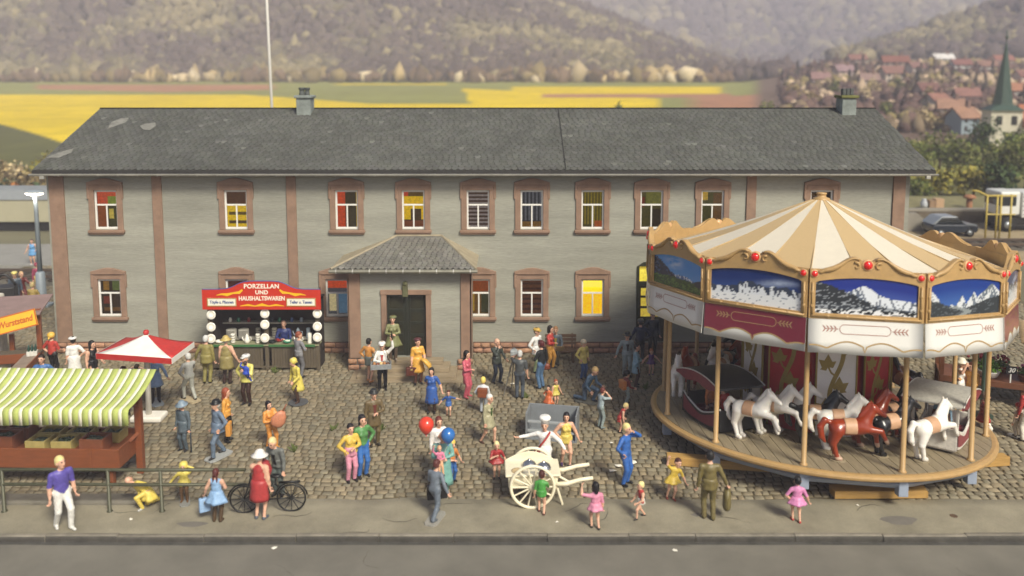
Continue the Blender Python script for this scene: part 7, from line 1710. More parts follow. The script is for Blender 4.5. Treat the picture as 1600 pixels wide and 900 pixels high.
def plant(lx_, ly_, col, n, r, label, potc, bloom=None):
    p = Mf @ Vector((lx_, ly_, .80)); E_ = empty('potted_plant', p, 0, label, 'plant')
    mb = MB(); mb.smooth = True; mb.lathe([(r * .55, 0), (r * .75, .04), (r * .95, .2), (r * .98, .23), (r * .85, .23), (r * .6, .15)], 16); mb.build('pot', paint(potc), E_)
    mb = MB()
    for k in range(n):
        a = rnd.uniform(0, 2 * PI); e_ = rnd.uniform(0, 1.3); rr = r * rnd.uniform(.5, 1.15); c_ = Vector((rr * math.cos(a) * math.cos(e_), rr * math.sin(a) * math.cos(e_), .22 + rr * math.sin(e_) * .9)); u_ = Vector((rnd.uniform(-1, 1), rnd.uniform(-1, 1), rnd.uniform(-1, 1))).normalized() * .06; v_ = u_.cross(c_).normalized() * .045
        t = rnd.uniform(.6, 1.4); mb.col = (t, t, t); mb.add([tuple(c_ - u_), tuple(c_ - v_), tuple(c_ + u_), tuple(c_ + v_)], [(0, 1, 2, 3)])
    mb.build('leaves', M('leaf_' + col, col, .6, attr=True), E_)
    if bloom:
        mb = MB(); mb.smooth = True
        for k in range(14): a = rnd.uniform(0, 2 * PI); e_ = rnd.uniform(.4, 1.5); mb.ball((r * math.cos(a) * math.cos(e_), r * math.sin(a) * math.cos(e_), .26 + r * math.sin(e_)), .05, 6, 4)
        mb.build('blossoms', paint(bloom), E_)
plant(-.15, .35, '6f9a34', 170, .36, 'bushy bright green plant in a white scalloped pot', 'e6e2d8')
plant(-.4, .95, '5a6a34', 90, .3, 'red flowering plant behind the green plant', '8a4a30', 'b03038'); plant(.3, 1.0, '5a6a34', 90, .28, 'dark red flowering plant beneath the tan canopy', '8a4a30', '8a2430'); plant(.9, .3, '4a6a34', 90, .26, 'dark green plant at the photograph edge of the flower table', '7a4a34', 'c05a8a')
p = Mf @ Vector((.42, -.05, .8)); E_ = empty('price_sign', p, R(-10), 'small black price sign on a white stake', 'sign'); mb = MB(); mb.box(-.02, .02, -.01, .01, 0, .42); mb.build('stake', paint('e0ded6'), E_); mb = MB(); mb.box(-.16, .16, -.03, -.011, .3, .55); mb.build('board', paint('1c1c1e'), E_, bevel=.006)
mb = MB(); text_mb(mb, '30', .2, Matrix.Translation((0, -.034, .42)) @ Matrix.Rotation(PI / 2, 4, 'X'), .003, shear=.3, offset=.004); mb.build('lettering', paint('e6e4de'), E_)
# green parasol post behind the carousel
mb = MB(); mb.smooth = True; xg, yg = G(1535, 650); mb.lathe([(.3, 0), (.3, .05), (.09, .08), (.085, 2.9), (0, 2.92)], 12, xg, yg); mb.build('green_post', M('post_green', '26382a', .5), label='dark green post behind the carousel edge', cat='post')

# ================================================================ BEHIND THE SQUARE
def hz(x, y): return float(height(np.array(x), np.array(y)))
# --- left: rail track, path, long carriage
m_ballast = M('ballast', '5c574c', .95, var=.35, scale=6, bump=.8, bscale=30, dist=.04, speck=.3); m_steelr = M('rail_steel', '6a5c50', .45, metal=.5); m_sleeper = M('sleeper', '3e342a', .9, var=.3)
m_path = M('path_grey', '8c8a84', .85, var=.12, scale=1.5, bump=.3)
def sheet(name, x0, x1, y0, y1, z, m_):
    mb = MB(); mb.box(x0, x1, y0, y1, -.3, z); return tag(mb.build(name, m_), kind='structure')
sheet('path', -60, -18.2, 45.2, 51.0, .05, m_path)
def track(x0, x1, y, label, z=0):
    T_ = empty('railway_track', (0, y, z), 0, label, 'railway track')
    mb = MB(); mb.prism([(-1.5, 0), (1.5, 0), (1.1, .16), (-1.1, .16)], x0, x1, 'x'); mb.build('ballast_bed', m_ballast, T_)
    for s in (-1, 1): mb = MB(); mb.box(x0, x1, s * .72 - .04, s * .72 + .04, .2, .36); mb.build('rail', m_steelr, T_)
    x = x0
    while x < x1: mb = MB(); mb.box(x, x + .26, -1.2, 1.2, .14, .22); mb.build('sleeper', m_sleeper, T_); x += .7
track(-34, -18.6, 42.4, 'rusty railway track at the far left behind the street lamp')
track(16.5, 62, 50.5, 'railway track at the far right beyond the carousel')
m_cb = M('carriage_beige', 'a8a288', .6, var=.08, scale=1); m_cg = M('carriage_roof', '7e8284', .6, var=.12, scale=1); m_blk = M('underframe', '17140f', .8)
cy_ = 55.5; cr = empty('railway_carriage', (-38, cy_, 0), 0, 'long beige railway carriage with grey roof at the left edge', 'railway carriage')
mb = MB(); mb.box(-22, 15, 0, 2.6, .62, 2.15); mb.build('carriage_side', m_cb, cr, bevel=.03)
mb = MB(); mb.prism([(-.08, 2.15), (2.7, 2.15), (2.3, 2.75), (1.3, 2.95), (.3, 2.75)], -22.1, 15.1, 'x'); mb.build('carriage_roof', m_cg, cr)
mb = MB(); mb.box(-22, 15, .25, 2.3, .0, .62); mb.build('underframe', m_blk, cr)
for xx in (-4, -2.2, 9.5, 11.3): mb = MB(); mb.smooth = True; mb.tube([(xx, .1, .42), (xx, .25, .42)], .42, 16); mb.build('carriage_wheel', m_blk, cr)
# bushes with leaf clumps
def leaf_cloud(mb, c, r, n, s, cols, rs, flat=1.):
    for k in range(n):
        v_ = rs.normal(size=3); v_ /= np.linalg.norm(v_) + 1e-6
        rr = (rs.rand() ** .45); lump = .78 + .32 * math.sin(v_[0] * 5 + c[0]) * math.cos(v_[2] * 6 + c[1])
        p = np.array(c) + v_ * np.array(r) * rr * lump
        u_ = rs.normal(size=3); u_ /= np.linalg.norm(u_); w_ = np.cross(u_, v_ + .3 * rs.normal(size=3)); w_ /= np.linalg.norm(w_) + 1e-6
        q = s * rs.uniform(.6, 1.3); t = rs.uniform(.65, 1.35); cc = cols[rs.randint(len(cols))]; mb.col = (cc[0] * t, cc[1] * t, cc[2] * t)
        mb.add([tuple(p - u_ * q), tuple(p - w_ * q * .6 + v_ * q * .2), tuple(p + u_ * q), tuple(p + w_ * q * .6)], [(0, 1, 2, 3)])
m_leaf = M('foliage', 'ffffff', .7, attr=True, spec=.25); m_trunk = M('bark', '4a3a2c', .9, var=.3, scale=6, bump=.6, bscale=12)
def tree(x, y, h, r, cols, label, n=500, s=.28, name='tree', trunk=.3, lobes=5, seed=0, group=None, zoff=0.):
    z = hz(x, y) + zoff; rs = np.random.RandomState(seed + int(abs(x * 13 + y * 7)))
    T_ = empty(name, (x, y, z - .05), 0, label, 'tree' if name != 'bush' else 'bush', group)
    mb = MB(); mb.smooth = True; tr = .05 * h * .6 + .04
    mb.tube([(0, 0, 0), (.02 * h, 0, h * .25), (-.02 * h, .02 * h, h * .55), (0, 0, h * .85)], [tr, tr * .75, tr * .5, tr * .15], 7)
    for k in range(5): a = k * 2.4 + seed; mb.tube([(0, 0, h * (.3 + .09 * k)), (r * .5 * math.cos(a), r * .5 * math.sin(a), h * (.45 + .09 * k)), (r * .8 * math.cos(a), r * .8 * math.sin(a), h * (.52 + .09 * k))], [tr * .45, tr * .25, tr * .08], 5)
    mb.build('trunk', m_trunk, T_)
    mb = MB(); rx = r; hh = h * (1 - trunk) / 2
    for k in range(lobes):
        a = k * 2.399 + seed; q = .5 * r * (k > 0); c = (q * math.cos(a), q * math.sin(a), h * trunk + hh * (1 + .55 * math.sin(k * 1.7 + seed)))
        leaf_cloud(mb, c, (r * .68, r * .68, hh * .72), n // lobes, s, cols, rs)
    mb.build('crown', m_leaf, T_)
    return T_
def conifer(x, y, h, r, cols, label, seed=0, n=260, group=None):
    z = hz(x, y); rs = np.random.RandomState(seed); T_ = empty('conifer', (x, y, z - .1), 0, label, 'tree', group)
    mb = MB(); mb.smooth = True; mb.tube([(0, 0, 0), (0, 0, h * .98)], [.06 * h * .4 + .03, .02], 6); mb.build('trunk', m_trunk, T_)
    mb = MB()
    for k in range(n):
        t = rs.rand() ** .8; a = rs.rand() * 2 * PI; rr = r * (1 - t) * (.55 + .5 * rs.rand()) * (.8 + .3 * ((t * 7) % 1)); p = np.array((rr * math.cos(a), rr * math.sin(a), h * (.1 + .88 * t))); o_ = np.array((math.cos(a), math.sin(a), -.5)); w_ = np.array((-math.sin(a), math.cos(a), 0)); q = h * .07 * rs.uniform(.7, 1.4)
        cc = cols[rs.randint(len(cols))]; tt = rs.uniform(.6, 1.3); mb.col = tuple(v * tt for v in cc); mb.add([tuple(p - o_ * q * .6), tuple(p - w_ * q * .5), tuple(p + o_ * q), tuple(p + w_ * q * .5)], [(0, 1, 2, 3)])
    mb.build('crown', m_leaf, T_); return T_
GR = [lin('5f6a2c'), lin('6e7634'), lin('4f5a2c'), lin('7c7c44')]; YG = [lin('8c8434'), lin('968a40'), lin('747232')]; DG = [lin('3c4c28'), lin('47562c'), lin('32442a')]; BR = [lin('8a7a52'), lin('a08a5e'), lin('6a5a3c')]; RU = [lin('7a4a26'), lin('8a5a2e'), lin('5a3c22')]; CM = [lin('c8b48a'), lin('b8a680'), lin('a89470')]
def P_at(px, Y): return (px - 800) * Y / 1290.
# left hedge and bushes behind the carriage: (pixel column, distance, pixel row of the top, radius ...)
def top_h(px, Y, pt): return W(px, pt, Y)[1] - hz(P_at(px, Y), Y)
for i, (px, Y, pt, r, cs, label) in enumerate(((-10, 66, 255, 2.6, BR, 'dry beige bush at the left edge above the carriage'), (26, 70, 252, 2.2, CM, 'cream blossoming bush above the railway carriage'), (62, 67, 262, 2.0, BR, 'olive beige bush close to the roof end of the house'), (34, 61, 286, 1.3, RU, 'rust brown shrub behind the railway carriage'), (8, 61, 284, 1.8, DG, 'dark green shrub behind the railway carriage'), (70, 62, 284, 1.8, DG, 'dark green shrub behind the street lamp'), (88, 74, 236, 2.4, YG, 'yellow green bush hidden behind the roof end'))):
    tree(P_at(px, Y), Y, top_h(px, Y, pt), r, cs, label, 420, .24, 'bush', .1, 5, i)
for i, (px, Y, pt, r, cs, label) in enumerate(((1432, 82, 214, 1.9, GR, 'olive tree just beyond the roof end of the house'), (1466, 88, 206, 2.4, GR, 'rounded olive tree below the church, second from the roof'), (1506, 84, 214, 2.2, GR, 'broad olive tree below the church tower'), (1462, 70, 262, 2.4, YG, 'yellow green bush above the retaining wall'), (1522, 71, 256, 2.4, YG, 'golden green bush above the parked car'), (1566, 80, 218, 1.9, GR, 'olive tree right of the church tower'), (1604, 76, 204, 2.4, GR, 'olive tree at the right edge of the picture'), (1533, 92, 184, 1.9, DG, 'dark green tree in front of the church tower'), (1577, 98, 206, .9, DG, 'slim dark green tree right of the church tower'), (1430, 68, 280, 2.0, GR, 'low olive bush beside the house corner'), (1562, 68, 250, 1.7, DG, 'dark bush above the white lorry'), (1600, 92, 204, 2.4, GR, 'tall olive tree behind the others at the right edge'), (1195, 118, 158, 1.2, GR, 'small tree top peeping over the roof near the right chimney'), (965, 120, 160, .9, GR, 'small green tree top peeping over the middle of the roof'))):
    tree(P_at(px, Y), Y, top_h(px, Y, pt), r, cs, label, 800, .2, 'tree' if pt < 250 else 'bush', .18, 7, 30 + i)
# retaining wall with sloping end, parked car, lorry, yellow frame, boxes
m_conc = M('concrete_wall', '8a8478', .85, var=.14, scale=1.5, bump=.4, bscale=14); m_brickw = M('wall_dark', '6e6454', .85, var=.15, scale=1.5)
wy = 58.5
x0, x1 = P_at(1400, 57), P_at(1590, 58.5)
zw = W(1440, 330, wy)[1]
rw = empty('retaining_wall', (0, 0, 0), 0, 'grey brown retaining wall with block courses behind the parked car', 'wall')
mb = MB(); mb.box(P_at(1400, wy), P_at(1548, wy), wy, wy + .5, 0, zw); mb.build('wall_core', m_brickw, rw)
for r_ in range(5):
    x = P_at(1436, wy) - (r_ % 2) * .5
    while x < P_at(1545, wy): w_ = rnd.uniform(.9, 1.2); mb = MB(); mb.box(x + .02, min(x + w_ - .02, P_at(1548, wy)), wy - .05, wy, zw / 5 * r_ + .02, zw / 5 * (r_ + 1) - .02); mb.build('wall_block', m_brickw, rw, bevel=.012); x += w_
mb = MB(); mb.box(P_at(1400, wy), P_at(1550, wy), wy - .1, wy + .55, zw, zw + .16); mb.build('coping', m_conc, rw)
mb = MB(); ya = wy - 3.2; mb.prism([(P_at(1395, ya), 0), (P_at(1472, ya), 0), (P_at(1436, ya), W(1430, 333, ya)[1]), (P_at(1395, ya), W(1430, 333, ya)[1])], ya, ya + .4); mb.build('ramp_wall', m_conc, rw)
tm = MB(); tm.box(P_at(1400, wy), 80, wy + .5, 66, -.2, zw - .02); tag(tm.build('terrace', M('terrace_earth', '7a7450', .95, var=.3, scale=1, bump=.5)), kind='structure')
sheet('siding_yard', 15.3, 70, 46.0, 58.4, .02, M('yard_sand', '9a8a6c', .9, var=.2, scale=.8, bump=.5, bscale=12))
# concrete platform slab nearer
py_ = 44.5; sl = MB(); sl.prism([(15.4, 0), (P_at(1562, py_), 0), (P_at(1535, py_), .95), (15.4, .95)], 43.2, 46.0); o = sl.build('loading_ramp', m_conc, bevel=.03, label='pale concrete loading ramp behind the carousel roof', cat='ramp')
# parked car (dark blue lower body, silver top)
ca_x, ca_y = P_at(1487, 54), 54.0; CRo = empty('parked_car', (ca_x, ca_y, 0.02), R(3), 'dark blue and silver hatchback parked by the ramp wall', 'car')
m_cd = M('car_navy', '222a33', .25, coat=.6); m_cs = M('car_silver', '9aa0a4', .3, metal=.4, coat=.4); m_cgl = M('car_glass', '20262a', .08, coat=.5); m_tyre = M('tyre', '161616', .8)
mb = MB(); mb.prism([(-1.45, .28), (1.5, .28), (1.58, .5), (1.5, .74), (.75, .82), (-1.3, .85), (-1.5, .7)], -.75, .75); mb.build('car_body', m_cd, CRo, bevel=.08)
mb = MB(); mb.prism([(.72, .82), (1.52, .73), (1.5, .78), (.7, .88)], -.72, .72); mb.build('bonnet', m_cs, CRo, bevel=.03)
mb = MB(); mb.prism([(-1.28, .84), (.68, .86), (.2, 1.28), (-.95, 1.28)], -.66, .66); mb.build('cabin_glass', m_cgl, CRo, bevel=.05)
mb = MB(); mb.prism([(-.98, 1.27), (.22, 1.27), (.1, 1.34), (-.85, 1.34)], -.66, .66); mb.build('car_roof', m_cs, CRo, bevel=.04)
mb = MB(); mb.prism([(-1.5, .84), (-.95, 1.3), (-.85, 1.3), (-1.3, .84)], -.68, .68); mb.build('tailgate', m_cs, CRo, bevel=.02)
for xx in (-.95, .98):
    for s in (-1, 1):
        E_ = empty('wheel', (xx, s * .68, .29), 0, None, None, None, CRo); mb = MB(); mb.smooth = True; mb.tube([(0, -.09, 0), (0, .09, 0)], .29, 18); mb.build('tyre', m_tyre, E_); mb = MB(); mb.smooth = True; mb.tube([(0, -.1, 0), (0, .1, 0)], .16, 14); mb.build('rim', m_cs, E_)
for s in (-1, 1): mb = MB(); mb.smooth = True; mb.ball((1.53, s * .55, .6), (.05, .12, .08), 8, 6); mb.build('headlight', m_vwhite, CRo)
# lorry
lx_, ly_ = P_at(1590, 55), 56.0; LO = empty('lorry', (lx_, ly_, 0), 0, 'white lorry with dark windows at the right edge', 'lorry'); m_lw = M('lorry_white', 'd6d6d0', .4, coat=.3)
mb = MB(); mb.box(-1.0, .35, -.95, .95, 1.15, 2.75); mb.build('cab', m_lw, LO, bevel=.12)
mb = MB(); mb.box(.45, 6, -1.0, 1.0, 1.0, 2.7); mb.build('load_box', m_lw, LO, bevel=.04)
for k in range(5): mb = MB(); mb.box(.5, 6, -1.03, -1.0, 1.2 + .3 * k, 1.24 + .3 * k); mb.build('load_rib', m_cs, LO)
mb = MB(); mb.box(-1.02, .1, -.97, .97, 1.75, 2.45); mb.build('cab_window', m_cgl, LO, bevel=.08)
mb = MB(); mb.box(-1.05, 6, -.85, .85, .5, 1.0); mb.build('chassis', m_blk, LO)
for xx in (-.4, 3.2, 4.4):
    for s in (-1, 1):
        E_ = empty('wheel', (xx, s * .8, .5), 0, None, None, None, LO); mb = MB(); mb.smooth = True; mb.tube([(0, -.14, 0), (0, .14, 0)], .5, 18); mb.build('tyre', m_tyre, E_); mb = MB(); mb.smooth = True; mb.tube([(0, -.16, 0), (0, .16, 0)], .24, 14); mb.build('rim', m_cs, E_)
m_yp = M('yellow_pipe', 'b8a24a', .5); fr_ = empty('pipe_frame', (0, 0, 0), 0, 'thin yellow pipe frame standing before the lorry', 'frame'); yy_ = 52.5
for px in (1545, 1561, 1567, 1583):
    xx = P_at(px, yy_); mb = MB(); mb.smooth = True; mb.tube([(xx, yy_, 0), (xx, yy_, W(px, 304, yy_)[1])], .06, 7); mb.build('upright', m_yp, fr_)
zt_ = W(1560, 306, yy_)[1]; mb = MB(); mb.smooth = True; mb.tube([(P_at(1520, yy_), yy_, zt_ + .35), (P_at(1530, yy_), yy_, zt_ + .3), (P_at(1545, yy_), yy_, zt_), (P_at(1590, yy_), yy_, zt_)], .06, 7); mb.build('top_bar', m_yp, fr_)
mb = MB(); mb.tube([(P_at(1545, yy_), yy_, zt_ - 1.2), (P_at(1590, yy_), yy_, zt_ - 1.2)], .045, 6); mb.build('cross_bar', m_yp, fr_)
xx = P_at(1517, 60); E_ = empty('vent_cowl', (xx, 60, zw - .03), 0, 'rust brown mushroom shaped vent above the retaining wall', 'vent'); m_ru = M('vent_rust', '9a6a48', .7, var=.2)
mb = MB(); mb.smooth = True; mb.lathe([(.22, 0), (.2, .1), (.2, .75), (0, .8)], 12); mb.build('stem', m_ru, E_); mb = MB(); mb.smooth = True; mb.lathe([(.2, .7), (.42, .74), (.42, .86), (.3, .98), (0, 1.02)], 14); mb.build('cowl', m_ru, E_)
for px, hx, label in ((1458, '9a7a58', 'small dark tan box on the retaining wall'), (1468, 'c09a70', 'larger orange tan box on the retaining wall')):
    xx = P_at(px, 60); E_ = empty('packing_box', (xx, 60, zw - .02), 0, label, 'box'); s = .26 if px < 1460 else .3; mb = MB(); mb.box(-s, s, -s, s, 0, s * 2.2); mb.build('box_body', paint(hx, .7), E_, bevel=.02); mb = MB(); mb.box(-s * 1.04, s * 1.04, -s * 1.04, s * 1.04, s * 2.2, s * 2.36); mb.build('box_lid', paint(hx, .7), E_, bevel=.02)
xx = P_at(1446, 60); E_ = empty('milk_churn', (xx, 60, zw - .02), 0, 'pale grey churn on the retaining wall', 'churn'); mb = MB(); mb.smooth = True; mb.lathe([(.24, 0), (.26, .3), (.2, .5), (.14, .6), (.17, .68), (0, .7)], 14); mb.build('churn_body', paint('b8bcc0', .4), E_)
# barrel organ at the far left
ox, oy = G(28, 492); OG = empty('barrel_organ', (ox, oy, 0), R(20), 'black barrel organ on wheels at the left edge', 'barrel organ'); m_ob = M('organ_black', '1e1d1c', .5)
mb = MB(); mb.box(-.9, .0, -.4, .4, .55, 1.35); mb.build('organ_case', m_ob, OG, bevel=.05)
mb = MB(); mb.smooth = True; n = 12; mb.tube([(-.9 + .9 * t, 0, 1.35 + .5 * math.sin(PI * t)) for t in np.linspace(0, 1, n)], .06, 8); mb.build('organ_hood', m_ob, OG)
wheel(OG, -.45, -.5, .5, .47, m_ob, 10, .04, 'y', .08); wheel(OG, -.45, .5, .5, .47, m_ob, 10, .04, 'y', .08)
mb = MB(); mb.tube([(0, .3, .7), (.5, .3, .8)], .03, 6); mb.build('push_handle', m_ob, OG)
# white stone blocks at the left edge
for px, py, h_, label in ((-4, 520, 1.6, 'pale rough stone pillar at the left edge'),):
    x, y = G(px, py + 48); mb = MB(); mb.box(x - .35, x + .28, y - .2, y + .3, 0, 2.6); mb.build('stone_pillar', M('pale_stone', 'c8c4b8', .9, var=.2, scale=5, bump=.8, bscale=10, dist=.05), bevel=.08, label=label, cat='pillar')
# tall white mast behind the roof
mx, my = P_at(432, 48), 48; zt_ = 22; mb = MB(); mb.smooth = True; mb.tube([(mx, my, 0), (mx - .35, my, zt_)], [.09, .07], 8); mb.build('mast', M('mast_white', 'd0ccc4', .5), label='thin tall white mast rising behind the roof', cat='mast')
# --- church
cx_, cy_ = P_at(1559, 112), 112; zg = hz(cx_, cy_); CH = empty('church', (cx_, cy_, zg), R(-12), 'village church with white tower and dark green spire', 'church')
m_cw = M('church_white', 'cfc8b4', .85, var=.1); m_cgr = M('spire_green', '30483c', .6, var=.15, scale=2); m_tile = M('tile_orange', 'a8684a', .8, var=.25, scale=3)
zt_ = W(1565, 62, cy_)[1] - zg; zsq = W(1565, 172, cy_)[1] - zg; tw = 1.9
mb = MB(); mb.box(-tw, tw, -tw, tw, -1, zsq); mb.build('tower', m_cw, CH)
mb = MB(); a_ = tw + .3; b_ = tw * .52; vs = [(-a_, -a_, zsq), (a_, -a_, zsq), (a_, a_, zsq), (-a_, a_, zsq)]
vs += [(b_ * math.cos(R(22.5 + 45 * k)) * 1.25, b_ * math.sin(R(22.5 + 45 * k)) * 1.25, zsq + .8) for k in range(8)] + [(0, 0, zt_)]
mb.add(vs, [(4 + k, 4 + (k + 1) % 8, 12) for k in range(8)] + [(0, 1, 10, 9), (1, 2, 4, 11), (2, 3, 6, 5), (3, 0, 8, 7), (1, 11, 10), (2, 5, 4), (3, 7, 6), (0, 9, 8)]); mb.build('spire', m_cgr, CH)
mb = MB(); mb.smooth = True; mb.tube([(0, 0, zt_ - .2), (0, 0, zt_ + 1.2)], .08, 6); mb.ball((0, 0, zt_ + .3), .22, 8, 6); mb.build('spire_finial', m_cgr, CH)
for s in (-1, 1): mb = MB(); mb.box(s * .9 - .35, s * .9 + .35, -tw - .04, -tw + .02, zsq - 1.9, zsq - .7); mb.build('belfry_window', m_blk, CH)
mb = MB(); mb.box(tw, 12, -3.2, 3.2, -1, zsq - 2.2); mb.build('nave_wall', m_cw, CH)
mb = MB(); mb.prism([(-3.7, zsq - 2.4), (3.7, zsq - 2.4), (0, zsq + .8)], tw + .02, 12.3, 'x'); mb.build('nave_roof', m_tile, CH)
# --- village houses on the slope
VH = [(1385, 205, 8, 6, 4.5, '7e5a50', 'c8b8a4', 5), (1389, 240, 11, 6, 4.5, '7a4a3c', 'b09a8a', -8), (1310, 215, 7, 5, 4, '8c7274', 'c8b0a8', 12), (1350, 195, 6, 5, 3.5, '8a7068', 'd8d0c8', -5), (1455, 150, 7, 5, 4, '8a6052', 'd0c4b0', 30), (1478, 140, 5.5, 5, 4, '9a7560', 'd8ccb8', -20), (1440, 170, 6, 5, 4, '6e4a44', 'c0aa98', 8), (1502, 160, 6, 5, 4, '8a6258', 'c8bcac', -12), (1420, 225, 6, 5, 4, '7c5a52', 'cabcae', 15), (1490, 235, 8, 5, 4, '7c5048', 'd8d4cc', 5), (1530, 230, 7, 5, 4, '866456', 'd0c8bc', -10), (1590, 200, 7, 5, 4, '7e5850', 'c4b4a8', 10), (1275, 200, 6, 5, 3.6, '8a6a66', 'b8a49a', -8), (1330, 255, 8, 5, 4, '80584e', 'bcaaa0', 4), (1575, 170, 6, 5, 4, '9a6a50', 'd4cabc', -6), (1498, 125, 5.5, 5, 4.2, '94705a', '8ea0a8', 18), (1462, 258, 9, 5, 4, 'd0ccc8', 'c8c4c0', 0), (1554, 255, 9, 5, 3.6, '8a5a4c', 'c8b8ac', 4)]
rel = ['large red roofed house right of the chimney', 'long brown roofed house on the upper slope behind the chimney', 'pinkish house left of the chimney', 'grey roofed house just right of the chimney', 'reddish gabled house low on the slope near the roof end', 'orange roofed house beside the reddish gabled one', 'dark roofed house between the roof end and upper slope', 'brown roofed house left of the church spire', 'red brown house in the middle of the village slope', 'white walled house high on the slope left of the spire', 'tan house at the top of the slope beside the spire', 'red roofed house right of the church spire', 'mauve house among trees at the left end of the village', 'brown house on the crest behind the pinkish house', 'orange brown house right below the spire tip', 'blue grey walled house with orange roof next to the church', 'pale long barn on the crest of the village slope', 'long brown farmhouse on the crest behind the spire']
for (px, Y, w_, d_, h_, rc, wc, a), lb in zip(VH, rel):
    x = P_at(px, Y); z = hz(x, Y); w_, d_, h_ = w_ * .62, d_ * .62, h_ * .66; V_ = empty('village_house', (x, Y, z - .3), R(a), lb, 'house', 'houses on the village slope'); hw_ = w_ / 2; hd = d_ / 2
    mb = MB(); mb.box(-hw_, hw_, -hd, hd, -1, h_); mb.add([(-hw_, -hd, h_), (-hw_, hd, h_), (-hw_, 0, h_ + d_ * .42)], [(0, 2, 1)]); mb.add([(hw_, -hd, h_), (hw_, hd, h_), (hw_, 0, h_ + d_ * .42)], [(0, 1, 2)]); mb.build('wall', paint(wc, .8), V_)
    mb = MB(); e = .4
    for s in (-1, 1): mb.add([(-hw_ - e, s * (hd + e), h_ - .25), (hw_ + e, s * (hd + e), h_ - .25), (hw_ + e, 0, h_ + d_ * .45), (-hw_ - e, 0, h_ + d_ * .45)], [(0, 1, 2, 3) if s < 0 else (3, 2, 1, 0)])
    ro = mb.build('roof', M('roof_' + rc, rc, .85, var=.25, scale=1.5), V_); s_ = ro.modifiers.new('thick', 'SOLIDIFY'); s_.thickness = .15
    mb = MB(); mb.box(hw_ * .4, hw_ * .4 + .5, -.3, .3, h_ + d_ * .3, h_ + d_ * .45 + .9); mb.build('chimney', paint('8a6a5c', .8), ro)
    for k in range(max(2, int(w_ / 1.5))):
        for fl in range(2 if h_ > 2.5 else 1): mb = MB(); xx = -hw_ + (k + .5) * w_ / max(2, int(w_ / 1.5)); mb.box(xx - .28, xx + .28, -hd - .03, -hd + .02, .6 + fl * 1.25, 1.35 + fl * 1.25); mb.build('window', paint('3a3632', .4), V_)
# conifers and blossoming trees among the houses
rs = np.random.RandomState(3); DK = [lin('4a4440'), lin('554c46'), lin('3e403a')]; MV = [lin('6a5650'), lin('7a625a'), lin('5c4c48')]
spots = [(1212, 190), (1225, 215), (1240, 225), (1258, 235), (1272, 228), (1283, 250), (1300, 240), (1340, 235), (1362, 230), (1374, 246), (1405, 200), (1430, 215), (1450, 230), (1463, 205), (1395, 165), (1410, 152), (1425, 185), (1440, 142), (1478, 195), (1500, 205), (1515, 185), (1520, 215), (1530, 180), (1540, 215), (1585, 225), (1598, 235), (1592, 160), (1560, 205), (1330, 205), (1320, 185)]
def vplace(px, Y, i):
    """words for where a tree stands on the slope, from the nearest house"""
    k = min(range(len(VH)), key=lambda j: abs(VH[j][0] - px) + abs(VH[j][1] - Y) * .6)
    side = ('left of' if px < VH[k][0] - 6 else 'right of' if px > VH[k][0] + 6 else ('behind' if Y > VH[k][1] else 'before'))
    return side + ' the ' + rel[k].split(' house')[0].split(' barn')[0].split(' farm')[0].replace('large ', '').replace('long ', '') + (' barn' if 'barn' in rel[k] else ' house')
seen_l = {}
def vlabel(adj, noun, px, Y, i):
    p = vplace(px, Y, i); l = '%s %s %s' % (adj, noun, p); n = seen_l.get(l, 0); seen_l[l] = n + 1
    return l if n == 0 else '%s %s %s, %s one along' % (adj, noun, p, ('next', 'third', 'fourth', 'fifth')[n - 1])
for i, (px, Y) in enumerate(spots):
    hh = rs.uniform(3.6, 6.2); conifer(P_at(px, Y), Y, hh, rs.uniform(.85, 1.35), DK if i % 3 else MV, vlabel(('tall' if hh > 4.9 else 'short') + (' dark' if i % 3 else ' mauve'), 'conifer', px, Y, i), i, 150, 'dark conifers on the village slope')
for i, (px, Y) in enumerate(((1255, 165), (1270, 160), (1290, 190), (1327, 245), (1300, 172), (1348, 165), (1446, 165), (1462, 190), (1470, 170), (1485, 210), (1415, 240), (1478, 128), (1440, 128), (1510, 140), (1400, 180), (1362, 180), (1235, 175), (1548, 150), (1590, 140), (1380, 140))): tree(P_at(px, Y), Y, rs.uniform(2.6, 4.2), rs.uniform(1.3, 2.1), [CM, BR, CM, MV, GR][i % 5], vlabel(['cream blossoming', 'beige spring', 'cream blossoming', 'mauve leafless', 'olive leafy'][i % 5], 'tree', px, Y, i), 170, .33, 'tree', .1, 4, 60 + i, 'pale trees on the village slope')
# --- woods on the hills: far masses of crowns
def crowns(name, label, n, sample, size, cols, seed):
    rs = np.random.RandomState(seed)
    bm = bmesh.new(); bmesh.ops.create_icosphere(bm, subdivisions=1, radius=1); base = np.array([v.co[:] for v in bm.verts]); tri = np.array([[v.index for v in f.verts] for f in bm.faces]); bm.free()
    Vs, Fs, Cs = [], [], []; o = 0
    X_, Y_ = sample(rs, n); Z_ = height(X_, Y_); patch = fbm(X_ * .03, Y_ * .03, seed + 5)
    for x, y, z, pt in zip(X_, Y_, Z_, patch):
        s = size * rs.uniform(.6, 1.35); v = base * (1 + .35 * rs.normal(size=(len(base), 1))) * np.array((s, s, s * rs.uniform(.8, 1.35))) + np.array((x, y, z + s * .7))
        Vs.append(v); Fs.append(tri + o); o += len(base); j = int(np.clip((pt - .32) * 2.6 * len(cols) + rs.normal() * .9, 0, len(cols) - 1)) if rs.rand() > .06 else len(cols) - 1
        Cs.append(np.tile(np.array(cols[j]) * rs.uniform(.75, 1.25), (len(tri), 1)))
    me = npmesh(name, np.concatenate(Vs), np.concatenate(Fs), M('far_foliage', 'ffffff', .9, attr=True, spec=.1), True, np.clip(np.concatenate(Cs), 0, 1))
    tag(obj(name, me), label, 'wood', None, 'stuff')
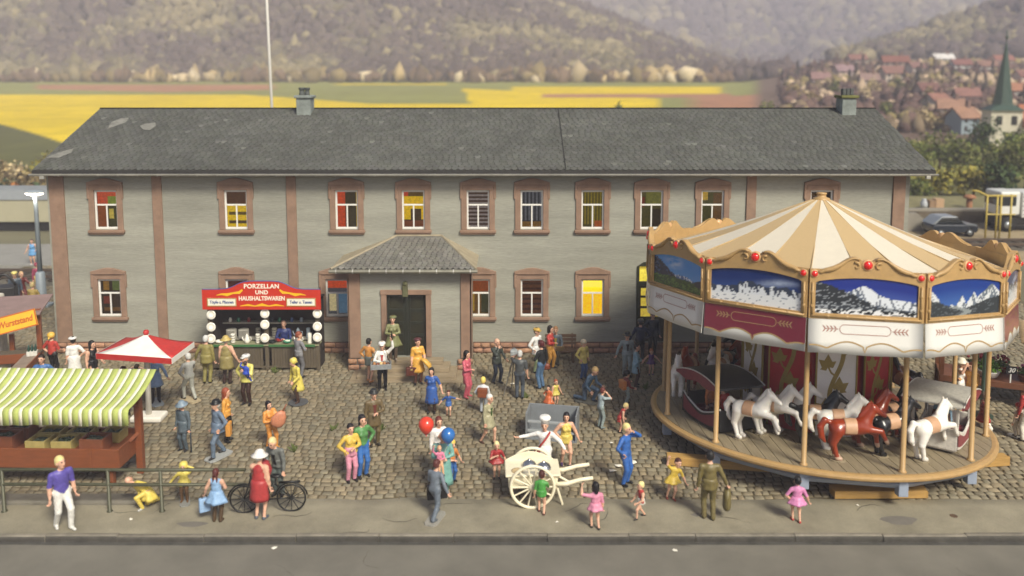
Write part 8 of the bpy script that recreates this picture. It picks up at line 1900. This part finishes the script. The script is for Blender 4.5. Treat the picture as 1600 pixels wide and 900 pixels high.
WC = [lin('554a48'), lin('5c514d'), lin('62574e'), lin('686050'), lin('706850'), lin('857a5e')]
def left_hill(rs, n): Y = 262 + 200 * rs.rand(n) ** 1.2; u = rs.uniform(-.68, .33, n); return u * Y, Y
crowns('hillside_wood', 'brownish spring wood covering the long hill behind the house', 15000, left_hill, 2.0, WC, 1)
def right_hill(rs, n): Y = rs.uniform(335, 440, n); u = rs.uniform(.385, .70, n); return u * Y, Y
crowns('hillside_wood', 'brownish wood on the hill above the village at the right', 2600, right_hill, 2.5, WC, 2)
def far_hill(rs, n): Y = rs.uniform(560, 1010, n); u = rs.uniform(.02, .68, n); return u * Y, Y
crowns('distant_wood', 'hazy distant wooded hill beyond the valley', 6000, far_hill, 5.0, WC, 3)
def vil(rs, n): Y = rs.uniform(125, 264, n); u = rs.uniform(.325, .66, n); return u * Y, Y
crowns('village_scrub', 'mauve brown scrub between the village houses', 2200, vil, .95, [lin('5e4a44'), lin('6e5850'), lin('7a6a54'), lin('8a7c50'), lin('c0a88c')], 4)
def edge(rs, n): Y = 258 + rs.uniform(0, 6, n); u = rs.uniform(-.66, .28, n); return u * Y, Y
crowns('field_hedge', 'pale blossoming hedge along the foot of the wooded hill', 300, edge, 1.9, [lin('6a5848'), lin('7d6e4c'), lin('a8946c'), lin('b8a684'), lin('c4b494')], 5)
# --- the air: even pale haze over everything
mh = bpy.data.materials.new('haze_air'); mh.use_nodes = True; nt = mh.node_tree
for nd in list(nt.nodes):
    if nd.type == 'BSDF_PRINCIPLED': nt.nodes.remove(nd)
vol = nt.nodes.new('ShaderNodeVolumePrincipled'); vol.inputs['Color'].default_value = (.87, .86, 1.0, 1); vol.inputs['Density'].default_value = .0009; vol.inputs['Anisotropy'].default_value = -.3
nt.links.new(vol.outputs[0], [n_ for n_ in nt.nodes if n_.type == 'OUTPUT_MATERIAL'][0].inputs['Volume'])
mb = MB(); mb.box(-1900, 1900, -60, 1420, -1.5, 175); hzo = mb.build('haze', mh); hzo['kind'] = 'stuff'
